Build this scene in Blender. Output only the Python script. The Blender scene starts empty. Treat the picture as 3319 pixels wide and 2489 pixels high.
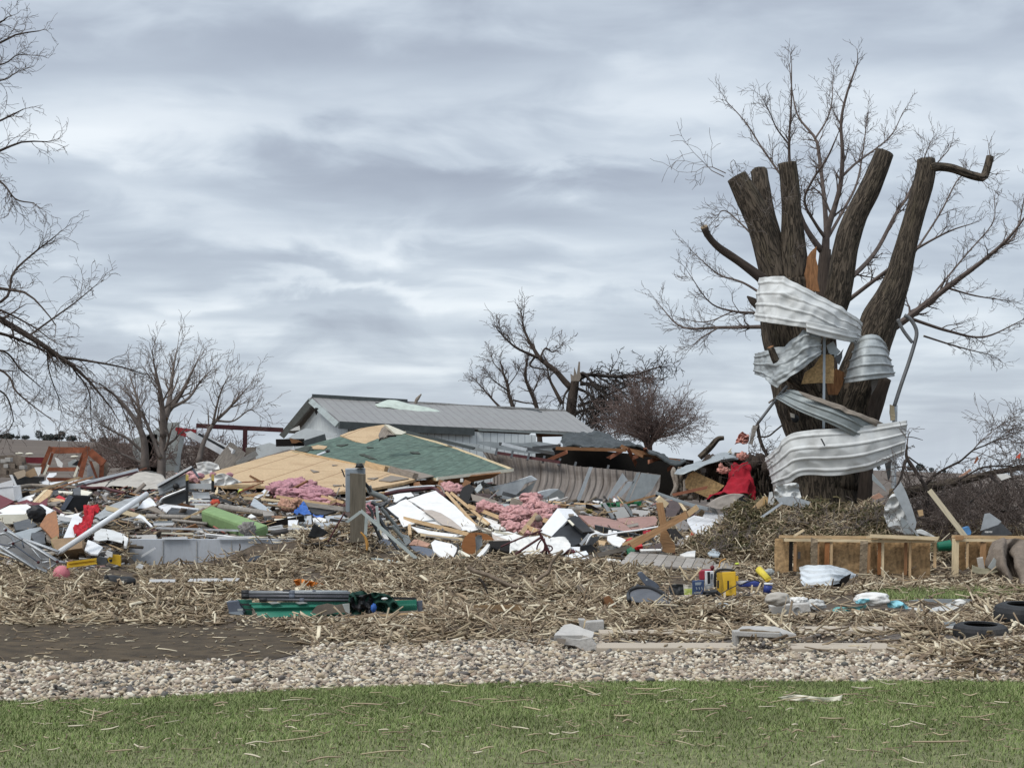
import bpy, bmesh, math, random
import numpy as np
from mathutils import Vector, noise as mnoise
R = math.radians
scene = bpy.context.scene
COL = scene.collection

# ------------------------------------------------------------------ camera
F, CX, HY, HC = 3600.0,1106.0,1000.0,1.9        # focal length and horizon in photo units, eye height in metres
cam_d = bpy.data.cameras.new('camera'); cam = bpy.data.objects.new('camera', cam_d); COL.objects.link(cam)
cam.location = (0,0, HC); cam.rotation_euler = (R(90),0,0)
cam_d.sensor_width = 36; cam_d.lens = 36 * F / 2212.0; cam_d.shift_y = (HY - 829.5) / 2212.0
cam_d.clip_start = 0.1; cam_d.clip_end = 9000
scene.camera = cam
scene.view_settings.view_transform = 'Standard'; scene.view_settings.look = 'None'
scene.view_settings.exposure = 0.62; scene.view_settings.gamma = 1.0
scene.view_settings.use_curve_mapping = False
scene.cycles.max_bounces = 6; scene.cycles.diffuse_bounces = 3; scene.cycles.transparent_max_bounces = 6
scene.cycles.use_denoising = True

# ------------------------------------------------------------------ world (overcast sky)
SUN_EL, SUN_AZ = 52.0,228.0
world = bpy.data.worlds.new('World'); scene.world = world; world.use_nodes = True
def build_world():
    nt = world.node_tree; N = nt.nodes; L = nt.links; N.clear()
    def n(t, **k):
        x = N.new(t)
        for a, b in k.items(): setattr(x, a, b)
        return x
    def mth(op, a, b=None, c=None, clamp=False):
        x = n('ShaderNodeMath', operation=op, use_clamp=clamp)
        for i, v in enumerate((a, b, c)):
            if v is None: continue
            if isinstance(v, (int, float)): x.inputs[i].default_value = v
            else: L.new(v, x.inputs[i])
        return x.outputs[0]
    out = n('ShaderNodeOutputWorld'); bg = n('ShaderNodeBackground'); bg.inputs[1].default_value = 0.1
    L.new(bg.outputs[0], out.inputs[0])
    sky = n('ShaderNodeTexSky', sky_type='NISHITA', sun_disc=False); sky.sun_elevation = R(SUN_EL); sky.sun_rotation = R(SUN_AZ)
    tc = n('ShaderNodeTexCoord'); sp = n('ShaderNodeSeparateXYZ'); L.new(tc.outputs['Generated'], sp.inputs[0])
    X, Y, Z = sp.outputs
    zc = mth('MAXIMUM', Z, 0.02)
    zz = mth('ADD', zc, 0.10)
    cb = n('ShaderNodeCombineXYZ'); L.new(mth('DIVIDE', X, zz), cb.inputs[0]); L.new(mth('DIVIDE', Y, zz), cb.inputs[1])
    def nz(scale, detail, rough, loc, sx=1.0, sy=1.0):
        mp = n('ShaderNodeMapping'); mp.inputs['Location'].default_value = loc; mp.inputs['Scale'].default_value = (sx, sy, 1)
        L.new(cb.outputs[0], mp.inputs[0])
        t = n('ShaderNodeTexNoise'); t.inputs['Scale'].default_value = scale; t.inputs['Detail'].default_value = detail
        t.inputs['Roughness'].default_value = rough; t.inputs['Distortion'].default_value = 0.35
        L.new(mp.outputs[0], t.inputs['Vector']); return t.outputs['Fac']
    a = nz(0.95,5,0.5,(3.1,7.7,0),0.9,1.15)
    b = nz(2.9,5,0.5,(1.3,2.2,4),0.75,1.2)
    val = mth('MULTIPLY_ADD', mth('SUBTRACT', a, 0.5),0.55,0.58)
    val = mth('ADD', val, mth('MULTIPLY', mth('SUBTRACT', b, 0.5),0.42))
    mp = n('ShaderNodeMapping'); mp.inputs['Scale'].default_value = (1,1,2.6); L.new(tc.outputs['Generated'], mp.inputs[0])
    lump = n('ShaderNodeTexNoise'); lump.inputs['Scale'].default_value = 11.0; lump.inputs['Detail'].default_value = 6; lump.inputs['Roughness'].default_value = .5; lump.inputs['Distortion'].default_value = .5; L.new(mp.outputs[0], lump.inputs['Vector'])
    val = mth('MULTIPLY_ADD', mth('SUBTRACT', lump.outputs['Fac'],0.5),0.8, val)
    # the large cloud masses, each at its own bearing and elevation
    yc = mth('MAXIMUM', Y, 0.05)
    u = mth('DIVIDE', X, yc); v = mth('DIVIDE', Z, yc)
    wob = mth('MULTIPLY', mth('SUBTRACT', lump.outputs['Fac'],0.5),0.16)
    u = mth('ADD', u, wob); v = mth('ADD', v, mth('MULTIPLY', wob, 0.5))
    for (px, py, sx, sy, amp) in [(330,255,330,60,.34),(250,450,420,45,.14),(850,390,430,75,-.36),(620,300,180,60,-.16),
            (800,100,520,70,-.22),(1350,220,260,60,.12),(1330,420,260,50,-.14),(1250,340,240,30,.16),(900,505,420,22,.15),(500,575,620,28,-.16),
            (850,618,520,22,.26),(1700,250,300,60,.10),(1980,60,300,70,-.14),(420,690,500,25,.15),
            (1100,860,900,40,-.10),(120,90,300,70,-.12),(1300,760,300,25,.10),(500,780,500,25,-.10),(2000,700,300,100,.05)]:
        du = mth('DIVIDE', mth('SUBTRACT', u, (px - CX) / F), sx / F); dv = mth('DIVIDE', mth('SUBTRACT', v, (HY - py) / F), sy / F)
        q = mth('ADD', mth('MULTIPLY', du, du), mth('MULTIPLY', dv, dv))
        g = mth('POWER', 2.718, mth('MULTIPLY', q, -1.0))
        g = mth('MULTIPLY', g, mth('GREATER_THAN', Y, 0.0))
        val = mth('MULTIPLY_ADD', g, amp * 1.05, val)
    rp = n('ShaderNodeValToRGB'); cr = rp.color_ramp; cr.interpolation = 'B_SPLINE'
    els = [(0.0,(.224,.250,.306)),(0.3,(.280,.314,.372)),(0.55,(.356,.402,.460)),(0.76,(.475,.520,.568)),(0.95,(.60,.635,.665))]
    cr.elements[0].position = 0; cr.elements[0].color = (*els[0][1],1)
    cr.elements[1].position = 1; cr.elements[1].color = (*els[-1][1],1)
    for p, c in els[1:-1]:
        e = cr.elements.new(p); e.color = (*c, 1)
    L.new(val, rp.inputs[0])
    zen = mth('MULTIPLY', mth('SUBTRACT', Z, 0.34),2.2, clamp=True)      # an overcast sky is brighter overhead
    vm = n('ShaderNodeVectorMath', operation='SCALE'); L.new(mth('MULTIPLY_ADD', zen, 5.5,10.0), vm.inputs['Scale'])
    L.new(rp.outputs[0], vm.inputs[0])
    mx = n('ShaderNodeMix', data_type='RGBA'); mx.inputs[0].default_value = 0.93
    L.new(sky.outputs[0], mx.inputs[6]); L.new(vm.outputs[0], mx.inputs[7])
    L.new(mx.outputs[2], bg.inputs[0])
build_world()
sd = bpy.data.lights.new('sun', 'SUN'); sd.energy = 1.5; sd.angle = R(25); sd.color = (1.0,.97,.92)
so = bpy.data.objects.new('sun', sd); COL.objects.link(so)
sv = Vector((math.sin(R(SUN_AZ)) * math.cos(R(SUN_EL)), math.cos(R(SUN_AZ)) * math.cos(R(SUN_EL)), math.sin(R(SUN_EL))))
so.rotation_euler = sv.to_track_quat('Z', 'Y').to_euler(); so.location = (0,-20,60)

# ------------------------------------------------------------------ survey of the place: bearings on the photo to points in space
CR = {'D': (1,0,0), 'A': (.26126,0,833.3), 'B': (.26126,400,833.3), 'C': (.26126,800,833.3), 'X': (.26126,1233.3,833.3),
      'E': (.26126,1646,833.3), 'F': (.3817,1400,100), 'G': (.32147,1533.3,566.7), 'H': (.56285,0,0), 'I': (.25618,0,1166.7),
      'J': (.25618,400,1200), 'K': (.25618,900,1166.7), 'L': (.24111,1300,1166.7), 'M': (.24111,1679.3,1133.3),
      'N': (.27125,966.7,633.3), 'O': (.13562,0,920), 'Pp': (.14065,0,1066.7), 'Q': (.15069,266.7,966.7), 'R': (.15069,566.7,1000),
      'S': (.16576,833.3,1033.3), 'T': (.16576,1133.3,1033.3), 'U': (.18087,1400,900), 'V': (.18087,1866.7,900)}
def cv(c, x, y):
    s, x0, y0 = CR[c]; return x0 + s * x, y0 + s * y
def P(x, y, d): return np.array([(x - CX) / F * d, d, HC + (HY - y) / F * d])
def gd(y): return 6840.0 / (y - 1000.0)
_dy = [900,1000,1033,1065,1165,1250,1270,1300,1350,1400,1450,1500,1560,1659]
_dd = [50,47,44,38,31,27.4, gd(1270), gd(1300), gd(1350), gd(1400), gd(1450), gd(1500), gd(1560), gd(1659)]
def dp(y): return float(np.interp(y, _dy, _dd))
def pts(c, L, d=None, lean=.55, off=.12):
    """points seen in a close-up c -> points in space; d fixed, or found from where the thing rests on the rubble"""
    q = [(*cv(c, p[0], p[1]),(p[2] if len(p) > 2 else None)) for p in L]
    yb = max(p[1] for p in q); db = dp(yb); out = []
    for x, y, dd in q:
        if dd is None:
            dd = d if d is not None else db + (dp(y) - db) * lean - off
        out.append(P(x, y, dd))
    return out
def px(w, d): return w / F * d      # a width on the photo at distance d, in metres
def ss(t): t = np.clip(t, 0,1); return t * t * (3 - 2 * t)

# height of the land
BUMPS = [(765,1222,.62,.75,1.0),(840,1235,.32,.9,.8),(650,1245,.30,1.0,1.1),(560,1262,.16,1.3,.8),(1010,1285,.26,.75,.55),(950,1255,.22,1.3,.9),(1150,1250,.22,1.2,.8),
         (1240,1300,.12,.8,.5),(1440,1340,.17,.35,.3),(1340,1255,.15,1.2,.8),(2150,1450,.19,.6,.40),(1990,1380,.07,.3,.4),
         (1740,1222,.90,1.1,1.7),(1890,1222,.62,.55,1.4),(1600,1222,.58,.6,1.1),(565,1222,.40,.55,.45),(470,1224,.10,.6,.3),(2038,1236,.34,.28,.5),(640,1225,.3,.5,.5),(1640,1410,.10,.3,.15),(1510,1228,.28,.6,.8),(1660,1232,.12,.3,.4),(1800,1235,.14,.35,.4),
         (1960,1385,.06,.5,.3),(1530,1420,.05,.3,.2),(1780,1395,.12,.35,.2),(2120,1215,.55,1.6,1.1)]
CLEAR = [(1725,1945,1362,1390,.72),(2045,2240,1366,1402,.9),(2150,2300,1330,1362,.9),(480,920,1308,1345,.96),(318,525,1243,1263,.98),(222,305,1236,1282,.97),(138,268,1208,1242,.9),(-40,150,1208,1236,.7),(1285,1600,1386,1412,.85),(1715,1945,1388,1412,.85),(1690,1945,1350,1370,.75),(1785,2100,1284,1334,.94),(1650,1790,1304,1342,.92),(1440,1675,1250,1299,.88),(1355,1478,1266,1312,.85),(1722,1856,1236,1276,.9),(1325,1595,1205,1232,.8),(1670,2060,1238,1262,.6),(1195,1310,1370,1412,.85),(1018,1132,1306,1328,.8),(640,705,1252,1272,.85),(2060,2230,1230,1268,.7),(1010,1140,1240,1275,.4)]
_r = np.random.default_rng(44); _k = 0
while _k < 75:      # small drifts of litter between the named things
    _x, _y = _r.uniform(-250,2450), _r.uniform(1262,1372)
    if any(a - 35 < _x < b + 35 and c - 12 < _y < d + 22 for a, b, c, d, q in CLEAR) or (_x < 700 and _y > 1335): continue
    _w = _r.uniform(.14,.42); BUMPS.append((_x, _y, _w * _r.uniform(.18,.36), _w, _w * _r.uniform(.5,.9))); _k += 1
def land(X, Y):
    X = np.asarray(X, float); Y = np.asarray(Y, float)
    xp = CX + F * X / np.maximum(Y, 1.0)
    ds = np.interp(xp, [200,262,284,590,640,1000],[27.4,28.3,31.25,31.25,29.6,29.4])
    z = (np.interp(Y, [27.4,31,38,44,49,56],[0,.479,1.21,1.42,1.0,0]) - .13) * np.clip((Y - ds) / .45,0,1)
    z = np.minimum(z, np.interp(Y, [34,36,41,46],[9,1.0,.72,.5]) + 9 * ss((1080 - xp) / 90)); z = np.maximum(z, 0) * (1 - ss((xp - 1440) / 130))
    z = z + .45 * ss((Y - 28.3) / 3) * (1 - ss((Y - 38) / 12)) * ss((xp - 1450) / 150)
    b = np.zeros_like(z)
    for (bx, by, h, rx, ry) in BUMPS:
        d0 = gd(by); x0 = (bx - CX) / F * d0
        b = b + h * np.exp(-((X - x0) / rx) ** 2 - ((Y - d0) / ry) ** 2)
    z = np.where(b > 0.02, np.maximum(z, b) + .25 * np.minimum(z, b), z)
    z = z + .012 * np.sin(X * 3.1 + Y * 1.3) * np.sin(Y * 2.7 - X) * ss((Y - 16) / 4) * (1 - ss((Y - 60) / 20))
    s = (1000 - (950 + np.clip(xp, -1500,3700) / 2212 * 76)) / F
    zf = (HC * .99 + s * 600) * ss((Y - 60) / 540) ** 1.25
    z = z + np.where(Y > 60, zf, 0) - np.maximum(Y - 600,0) * .02
    return z

# ------------------------------------------------------------------ mesh helpers
WL = {}
def tag(o, label=None, cat=None, group=None, kind=None):
    if label: o['label'] = label
    if cat: o['category'] = cat
    if group: o['group'] = group
    if kind: o['kind'] = kind
    return o
def empty(name, loc, label, cat, group=None):
    o = bpy.data.objects.new(name, None); COL.objects.link(o); o.location = tuple(map(float, loc)); o.empty_display_size = .2
    WL[o] = np.array(loc, float); return tag(o, label, cat, group)
def link(name, me, org, parent, mats, **kw):
    for m in (mats if isinstance(mats, (list, tuple)) else [mats]): me.materials.append(m)
    o = bpy.data.objects.new(name, me); COL.objects.link(o)
    if parent is not None:
        o.parent = parent; o.location = tuple(map(float, org - WL[parent]))
    else: o.location = tuple(map(float, org))
    WL[o] = np.array(org, float)
    return tag(o, **kw)
def mk(name, V, Fc, mat, parent=None, uv=None, smooth=False, mi=None, **kw):
    V = np.asarray(V, float).reshape(-1,3)
    org = np.array([V[:, 0].mean(), V[:, 1].mean(), V[:, 2].min()])
    me = bpy.data.meshes.new(name); me.from_pydata((V - org).tolist(),[],[list(map(int, f)) for f in Fc])
    if uv is not None:
        ul = me.uv_layers.new(name='UVMap'); uv = np.asarray(uv, float)
        li = np.empty(len(me.loops), int); me.loops.foreach_get('vertex_index', li)
        ul.data.foreach_set('uv', uv[li].ravel())
    if mi is not None: me.polygons.foreach_set('material_index', np.asarray(mi, int))
    if smooth: me.polygons.foreach_set('use_smooth', np.ones(len(me.polygons), bool))
    me.update()
    return link(name, me, org, parent, mat, **kw)
def npmesh(name, V, Q, mat, parent=None, smooth=False, **kw):
    V = np.asarray(V, np.float32).reshape(-1,3); Q = np.asarray(Q, np.int32); k = Q.shape[1]
    org = np.array([V[:, 0].mean(), V[:, 1].mean(), V[:, 2].min()], np.float32); W = V - org
    me = bpy.data.meshes.new(name); me.vertices.add(len(W)); me.vertices.foreach_set('co', W.ravel())
    me.loops.add(Q.size); me.loops.foreach_set('vertex_index', Q.ravel()); me.polygons.add(len(Q))
    me.polygons.foreach_set('loop_start', np.arange(0, Q.size, k, dtype=np.int32))
    if smooth: me.polygons.foreach_set('use_smooth', np.ones(len(Q), bool))
    me.update(calc_edges=True); me.validate()
    return link(name, me, org.astype(float), parent, mat, **kw)
class MB:
    def __init__(s): s.V = []; s.F = []; s.U = []; s.I = []
    def add(s, V, Fc, U=None, mi=0):
        o = len(s.V); s.V += [tuple(v) for v in V]; s.F += [[i + o for i in f] for f in Fc]
        s.U += [tuple(u) for u in U] if U is not None else [(v[0], v[2]) for v in V]
        s.I += list(mi) if isinstance(mi, (list, tuple)) else [mi] * len(Fc); return s
    def build(s, name, mat, parent=None, smooth=False, **kw):
        return mk(name, s.V, s.F, mat, parent, uv=s.U, smooth=smooth, mi=s.I, **kw)
def unit(v): v = np.asarray(v, float); return v / (np.linalg.norm(v) + 1e-12)
EYE = np.array([0,0, HC])
def box_geo(p0, p1, w, t, roll=0.0, rng=None, jag=0.0, up=None):
    p0 = np.asarray(p0, float); p1 = np.asarray(p1, float); a = unit(p1 - p0); L = np.linalg.norm(p1 - p0)
    view = unit(EYE - (p0 + p1) / 2) if up is None else np.asarray(up, float)
    n = unit(view - a * np.dot(view, a)); s = np.cross(n, a)
    if roll: n, s = n * math.cos(roll) + s * math.sin(roll), s * math.cos(roll) - n * math.sin(roll)
    V = []; U = []
    for k, p in ((0, p0),(1, p1)):
        for i, j in ((-1,-1),(1,-1),(1,1),(-1,1)):
            q = p + s * i * w / 2 + n * j * t / 2
            if rng is not None and jag: q = q + a * rng.uniform(-jag, jag)
            V.append(q); U.append((k * L, (i * w + j * t) / 2))
    Fc = [(0,1,5,4),(1,2,6,5),(2,3,7,6),(3,0,4,7),(3,2,1,0),(4,5,6,7)]
    return V, Fc, U
def board(name, p0, p1, w, t, mat, parent=None, roll=0.0, jag=.03, seed=None, **kw):
    rng = np.random.default_rng(seed if seed is not None else int(abs(p0[0] * 991 + p1[2] * 877 + p1[0] * 53)) % 99991)
    V, Fc, U = box_geo(p0, p1, w, t, roll, rng, jag)
    return mk(name, V, Fc, mat, parent, uv=U, **kw)
def plane_of(Q):
    Q = np.asarray(Q, float); c = Q.mean(0); n = np.zeros(3)
    for i in range(len(Q)): n += np.cross(Q[i] - c, Q[(i + 1) % len(Q)] - c)
    n = unit(n)
    if np.dot(n, EYE - c) < 0: n = -n
    return c, n
def flatten(Q):
    c, n = plane_of(Q); out = []
    for q in Q:
        r = q - EYE; k = np.dot(n, unit(r))
        if abs(k) < .12: out.append(q); continue
        out.append(EYE + r * (np.dot(n, c - EYE) / np.dot(n, r)))
    return np.array(out), n
def rag_poly(Q, n, amt, step, seed):
    rng = np.random.default_rng(seed); out = []
    for i in range(len(Q)):
        a, b = Q[i], Q[(i + 1) % len(Q)]; L = np.linalg.norm(b - a); k = max(1, int(L / step)); s = np.cross(n, unit(b - a))
        for j in range(k):
            out.append(a + (b - a) * (j + (rng.uniform(-.3,.3) if j else 0)) / k + (s * rng.normal(0, amt) if j else 0))
    return np.array(out)
def slab_geo(Q, t, rag=0.0, step=.25, seed=1):
    Q, n = flatten(np.asarray(Q, float))
    if rag: Q = rag_poly(Q, n, rag, step, seed)
    m = len(Q); e1 = unit(Q[1] - Q[0]); e2 = np.cross(n, e1)
    area = sum(np.dot(n, np.cross(Q[i] - Q[0], Q[(i + 1) % m] - Q[0])) for i in range(m))
    if area < 0: Q = Q[::-1]
    V = np.vstack([Q, Q - n * t]); U = [(np.dot(v - Q[0], e1), np.dot(v - Q[0], e2)) for v in V]
    Fc = [list(range(m)), list(range(2 * m - 1, m - 1,-1))] + [[(i + 1) % m, i, m + i, m + (i + 1) % m] for i in range(m)]
    return V, Fc, U
def slab(name, Q, t, mat, parent=None, rag=0.0, step=.25, seed=1, edge=None, **kw):
    V, Fc, U = slab_geo(Q, t, rag, step, seed)
    mi = None
    if edge is not None: mat = [mat, edge]; mi = [0,0] + [1] * (len(Fc) - 2)
    return mk(name, V, Fc, mat, parent, uv=U, mi=mi, **kw)
def hexa(name, Q, depth, mat, parent=None, bevel=.012, push=None, **kw):
    """a solid box whose front face is the quad Q and which runs back by depth"""
    Q, n = flatten(np.asarray(Q, float)); b = np.array(push, float) if push is not None else -n * depth
    c = Q.mean(0)
    V = np.vstack([Q, Q + b]); Fc = [[0,1,2,3],[7,6,5,4]] + [[(i + 1) % 4, i, 4 + i, 4 + (i + 1) % 4] for i in range(4)]
    bm = bmesh.new(); bv = [bm.verts.new(v) for v in V]
    for f in Fc: bm.faces.new([bv[i] for i in f])
    bmesh.ops.recalc_face_normals(bm, faces=bm.faces)
    if bevel: bmesh.ops.bevel(bm, geom=list(bm.edges), offset=bevel, segments=2, affect='EDGES', profile=.6)
    bm.verts.ensure_lookup_table(); VV = [tuple(v.co) for v in bm.verts]; bm.verts.index_update(); FF = [[v.index for v in f.verts] for f in bm.faces]; bm.free()
    return mk(name, VV, FF, mat, parent, **kw)
def smooth_line(L, n, closed=False):
    L = np.asarray(L, float)
    if len(L) == 2: t = np.linspace(0,1, n)[:, None]; return L[0] * (1 - t) + L[1] * t
    E = np.vstack([2 * L[0] - L[1], L, 2 * L[-1] - L[-2]]); seg = np.linalg.norm(np.diff(L[:, :3], axis=0), axis=1); cum = np.r_[0, np.cumsum(seg)]; out = []
    for s in np.linspace(0, cum[-1], n):
        i = min(int(np.searchsorted(cum, s, 'right') - 1), len(L) - 2); t = (s - cum[i]) / max(seg[i],1e-9)
        p0, p1, p2, p3 = E[i:i + 4]
        out.append(.5 * (2 * p1 + (p2 - p0) * t + (2 * p0 - 5 * p1 + 4 * p2 - p3) * t * t + (3 * p1 - p0 - 3 * p2 + p3) * t ** 3))
    return np.array(out)
def lin_line(L, n):
    L = np.asarray(L, float); seg = np.linalg.norm(np.diff(L, axis=0), axis=1); cum = np.r_[0, np.cumsum(seg)]
    s = np.linspace(0, cum[-1], n); return np.stack([np.interp(s, cum, L[:, k]) for k in range(L.shape[1])],1)
def tube_geo(C, rad, n=8, cap=True, dent=None, seed=0):
    C = np.asarray(C, float); m = len(C); rad = np.broadcast_to(np.asarray(rad, float),(m,)); T = np.gradient(C, axis=0); V = []; U = []; s = 0; rm = float(rad.mean())
    a = np.array([0,0,1.]) if abs(unit(T[0])[2]) < .9 else np.array([0,1., 0]); N = unit(np.cross(T[0], a))
    for i in range(m):
        t = unit(T[i]); N = unit(N - t * np.dot(N, t)); B = np.cross(t, N)
        if i: s += np.linalg.norm(C[i] - C[i - 1])
        for k in range(n + 1):
            th = 2 * math.pi * (k % n) / n; o = N * math.cos(th) + B * math.sin(th); r = rad[i]
            if dent: r = r * (1 + dent(C[i] + o * r, th, s))
            V.append(C[i] + o * r); U.append((k / n * 6.283 * rm, s))
    Fc = [[i * (n + 1) + k, i * (n + 1) + k + 1,(i + 1) * (n + 1) + k + 1,(i + 1) * (n + 1) + k] for i in range(m - 1) for k in range(n)]
    mi = [0] * len(Fc)
    if cap:
        Fc += [[k for k in range(n - 1,-1,-1)],[(m - 1) * (n + 1) + k for k in range(n)]]; mi += [1,1]
    return V, Fc, U, mi
def pipe(name, C, r, mat, parent=None, n=8, seg=None, smooth=True, bend=True, **kw):
    C = np.asarray(C, float)
    if len(C) > 2 and bend: C = smooth_line(C, seg or len(C) * 5)
    elif len(C) > 2: C = lin_line(C, seg or len(C) * 3)
    rr = r if np.isscalar(r) else np.interp(np.linspace(0,1, len(C)), np.linspace(0,1, len(r)), r)
    V, Fc, U, mi = tube_geo(C, rr, n)
    return mk(name, V, Fc, mat, parent, uv=U, smooth=smooth, **kw)
def sheet_geo(rows, nu, nv, t=.004, ribs=0, ramp=.02, along=True, crum=0., cs=2.0, seed=0, smooth=True, ridge=False, hang=None):
    """a bent sheet through rows of points, with ribs, dents and real thickness"""
    G = np.array([(smooth_line if smooth else lin_line)(r, nu) for r in rows]); m = len(rows)
    W = np.empty((nv, nu, 3))
    for j in range(nu): W[:, j] = (smooth_line if m > 2 and smooth else lin_line)(G[:, j], nv)
    du = np.gradient(W, axis=1); dv = np.gradient(W, axis=0); Nn = np.cross(du, dv); Nn /= (np.linalg.norm(Nn, axis=2, keepdims=True) + 1e-12)
    if np.mean(np.sum(Nn * (EYE - W), axis=2)) < 0: Nn = -Nn
    uu, vv = np.meshgrid(np.linspace(0,1, nu), np.linspace(0,1, nv))
    off = np.zeros((nv, nu))
    if ribs:
        q = (vv if along else uu) * ribs; fr = q - np.floor(q); off += ramp * np.clip((.5 - np.abs(fr - .5) - .36) / .07,0,1)
    if crum:
        for j in range(nv):
            for i in range(nu):
                p = W[j, i] * cs + seed * 7.3
                h = mnoise.noise(Vector(p)) + .5 * mnoise.noise(Vector(p * 2.3)) + (.25 * mnoise.noise(Vector(p * 5.1)))
                if ridge: h = (1 - 2 * abs(mnoise.noise(Vector(p)))) + .6 * (1 - 2 * abs(mnoise.noise(Vector(p * 2.2)))) - .6
                off[j, i] += crum * h
    W = W + Nn * off[..., None]
    Lu = np.r_[0, np.cumsum(np.linalg.norm(np.diff(W.mean(0), axis=0), axis=1))]; Lv = np.r_[0, np.cumsum(np.linalg.norm(np.diff(W.mean(1), axis=0), axis=1))]
    UV = np.stack(np.meshgrid(Lu, Lv),2).reshape(-1,2)
    A = W.reshape(-1,3); B = (W - Nn * t).reshape(-1,3); k = nu * nv
    Fc = []
    for j in range(nv - 1):
        for i in range(nu - 1):
            a = j * nu + i; q = [a, a + 1, a + nu + 1, a + nu]; Fc.append(q); Fc.append([x + k for x in q[::-1]])
    bd = list(range(nu)) + [j * nu + nu - 1 for j in range(1, nv)] + [(nv - 1) * nu + i for i in range(nu - 2,-1,-1)] + [j * nu for j in range(nv - 2,0,-1)]
    for i in range(len(bd)): a, b = bd[i], bd[(i + 1) % len(bd)]; Fc.append([b, a, a + k, b + k])
    return np.vstack([A, B]), Fc, np.vstack([UV, UV])
def sheet(name, rows, mat, nu=40, nv=16, parent=None, shade=True, kw_geo=None, **kw):
    g = dict(kw_geo or {})
    V, Fc, U = sheet_geo(rows, nu, nv, **g)
    return mk(name, V, Fc, mat, parent, uv=U, smooth=shade, **kw)
def blob_geo(c, rx, ry, rz, amp=.3, fs=2.0, sub=4, seed=0, flat=None, ridge=True):
    bm = bmesh.new(); bmesh.ops.create_icosphere(bm, subdivisions=sub, radius=1); V = []
    for v in bm.verts:
        p = np.array(v.co); q = Vector(p * fs + seed * 3.77)
        h = mnoise.noise(q) + .5 * mnoise.noise(q * 2.2) + (.55 * (1 - 2.4 * abs(mnoise.noise(q * 2.9))) + .45 * mnoise.noise(q * 6.) + .3 * mnoise.noise(q * 11.) if ridge else 0)
        p = p * (1 + amp * h); V.append(c + p * np.array([rx, ry, rz]))
    bm.verts.index_update(); Fc = [[v.index for v in f.verts] for f in bm.faces]; bm.free()
    return V, Fc
def blob(name, c, rx, ry, rz, mat, parent=None, amp=.3, fs=2., sub=4, seed=0, smooth=True, ridge=True, **kw):
    V, Fc = blob_geo(np.asarray(c), rx, ry, rz, amp, fs, sub, seed, ridge=ridge)
    return mk(name, V, Fc, mat, parent, smooth=smooth, **kw)

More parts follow.
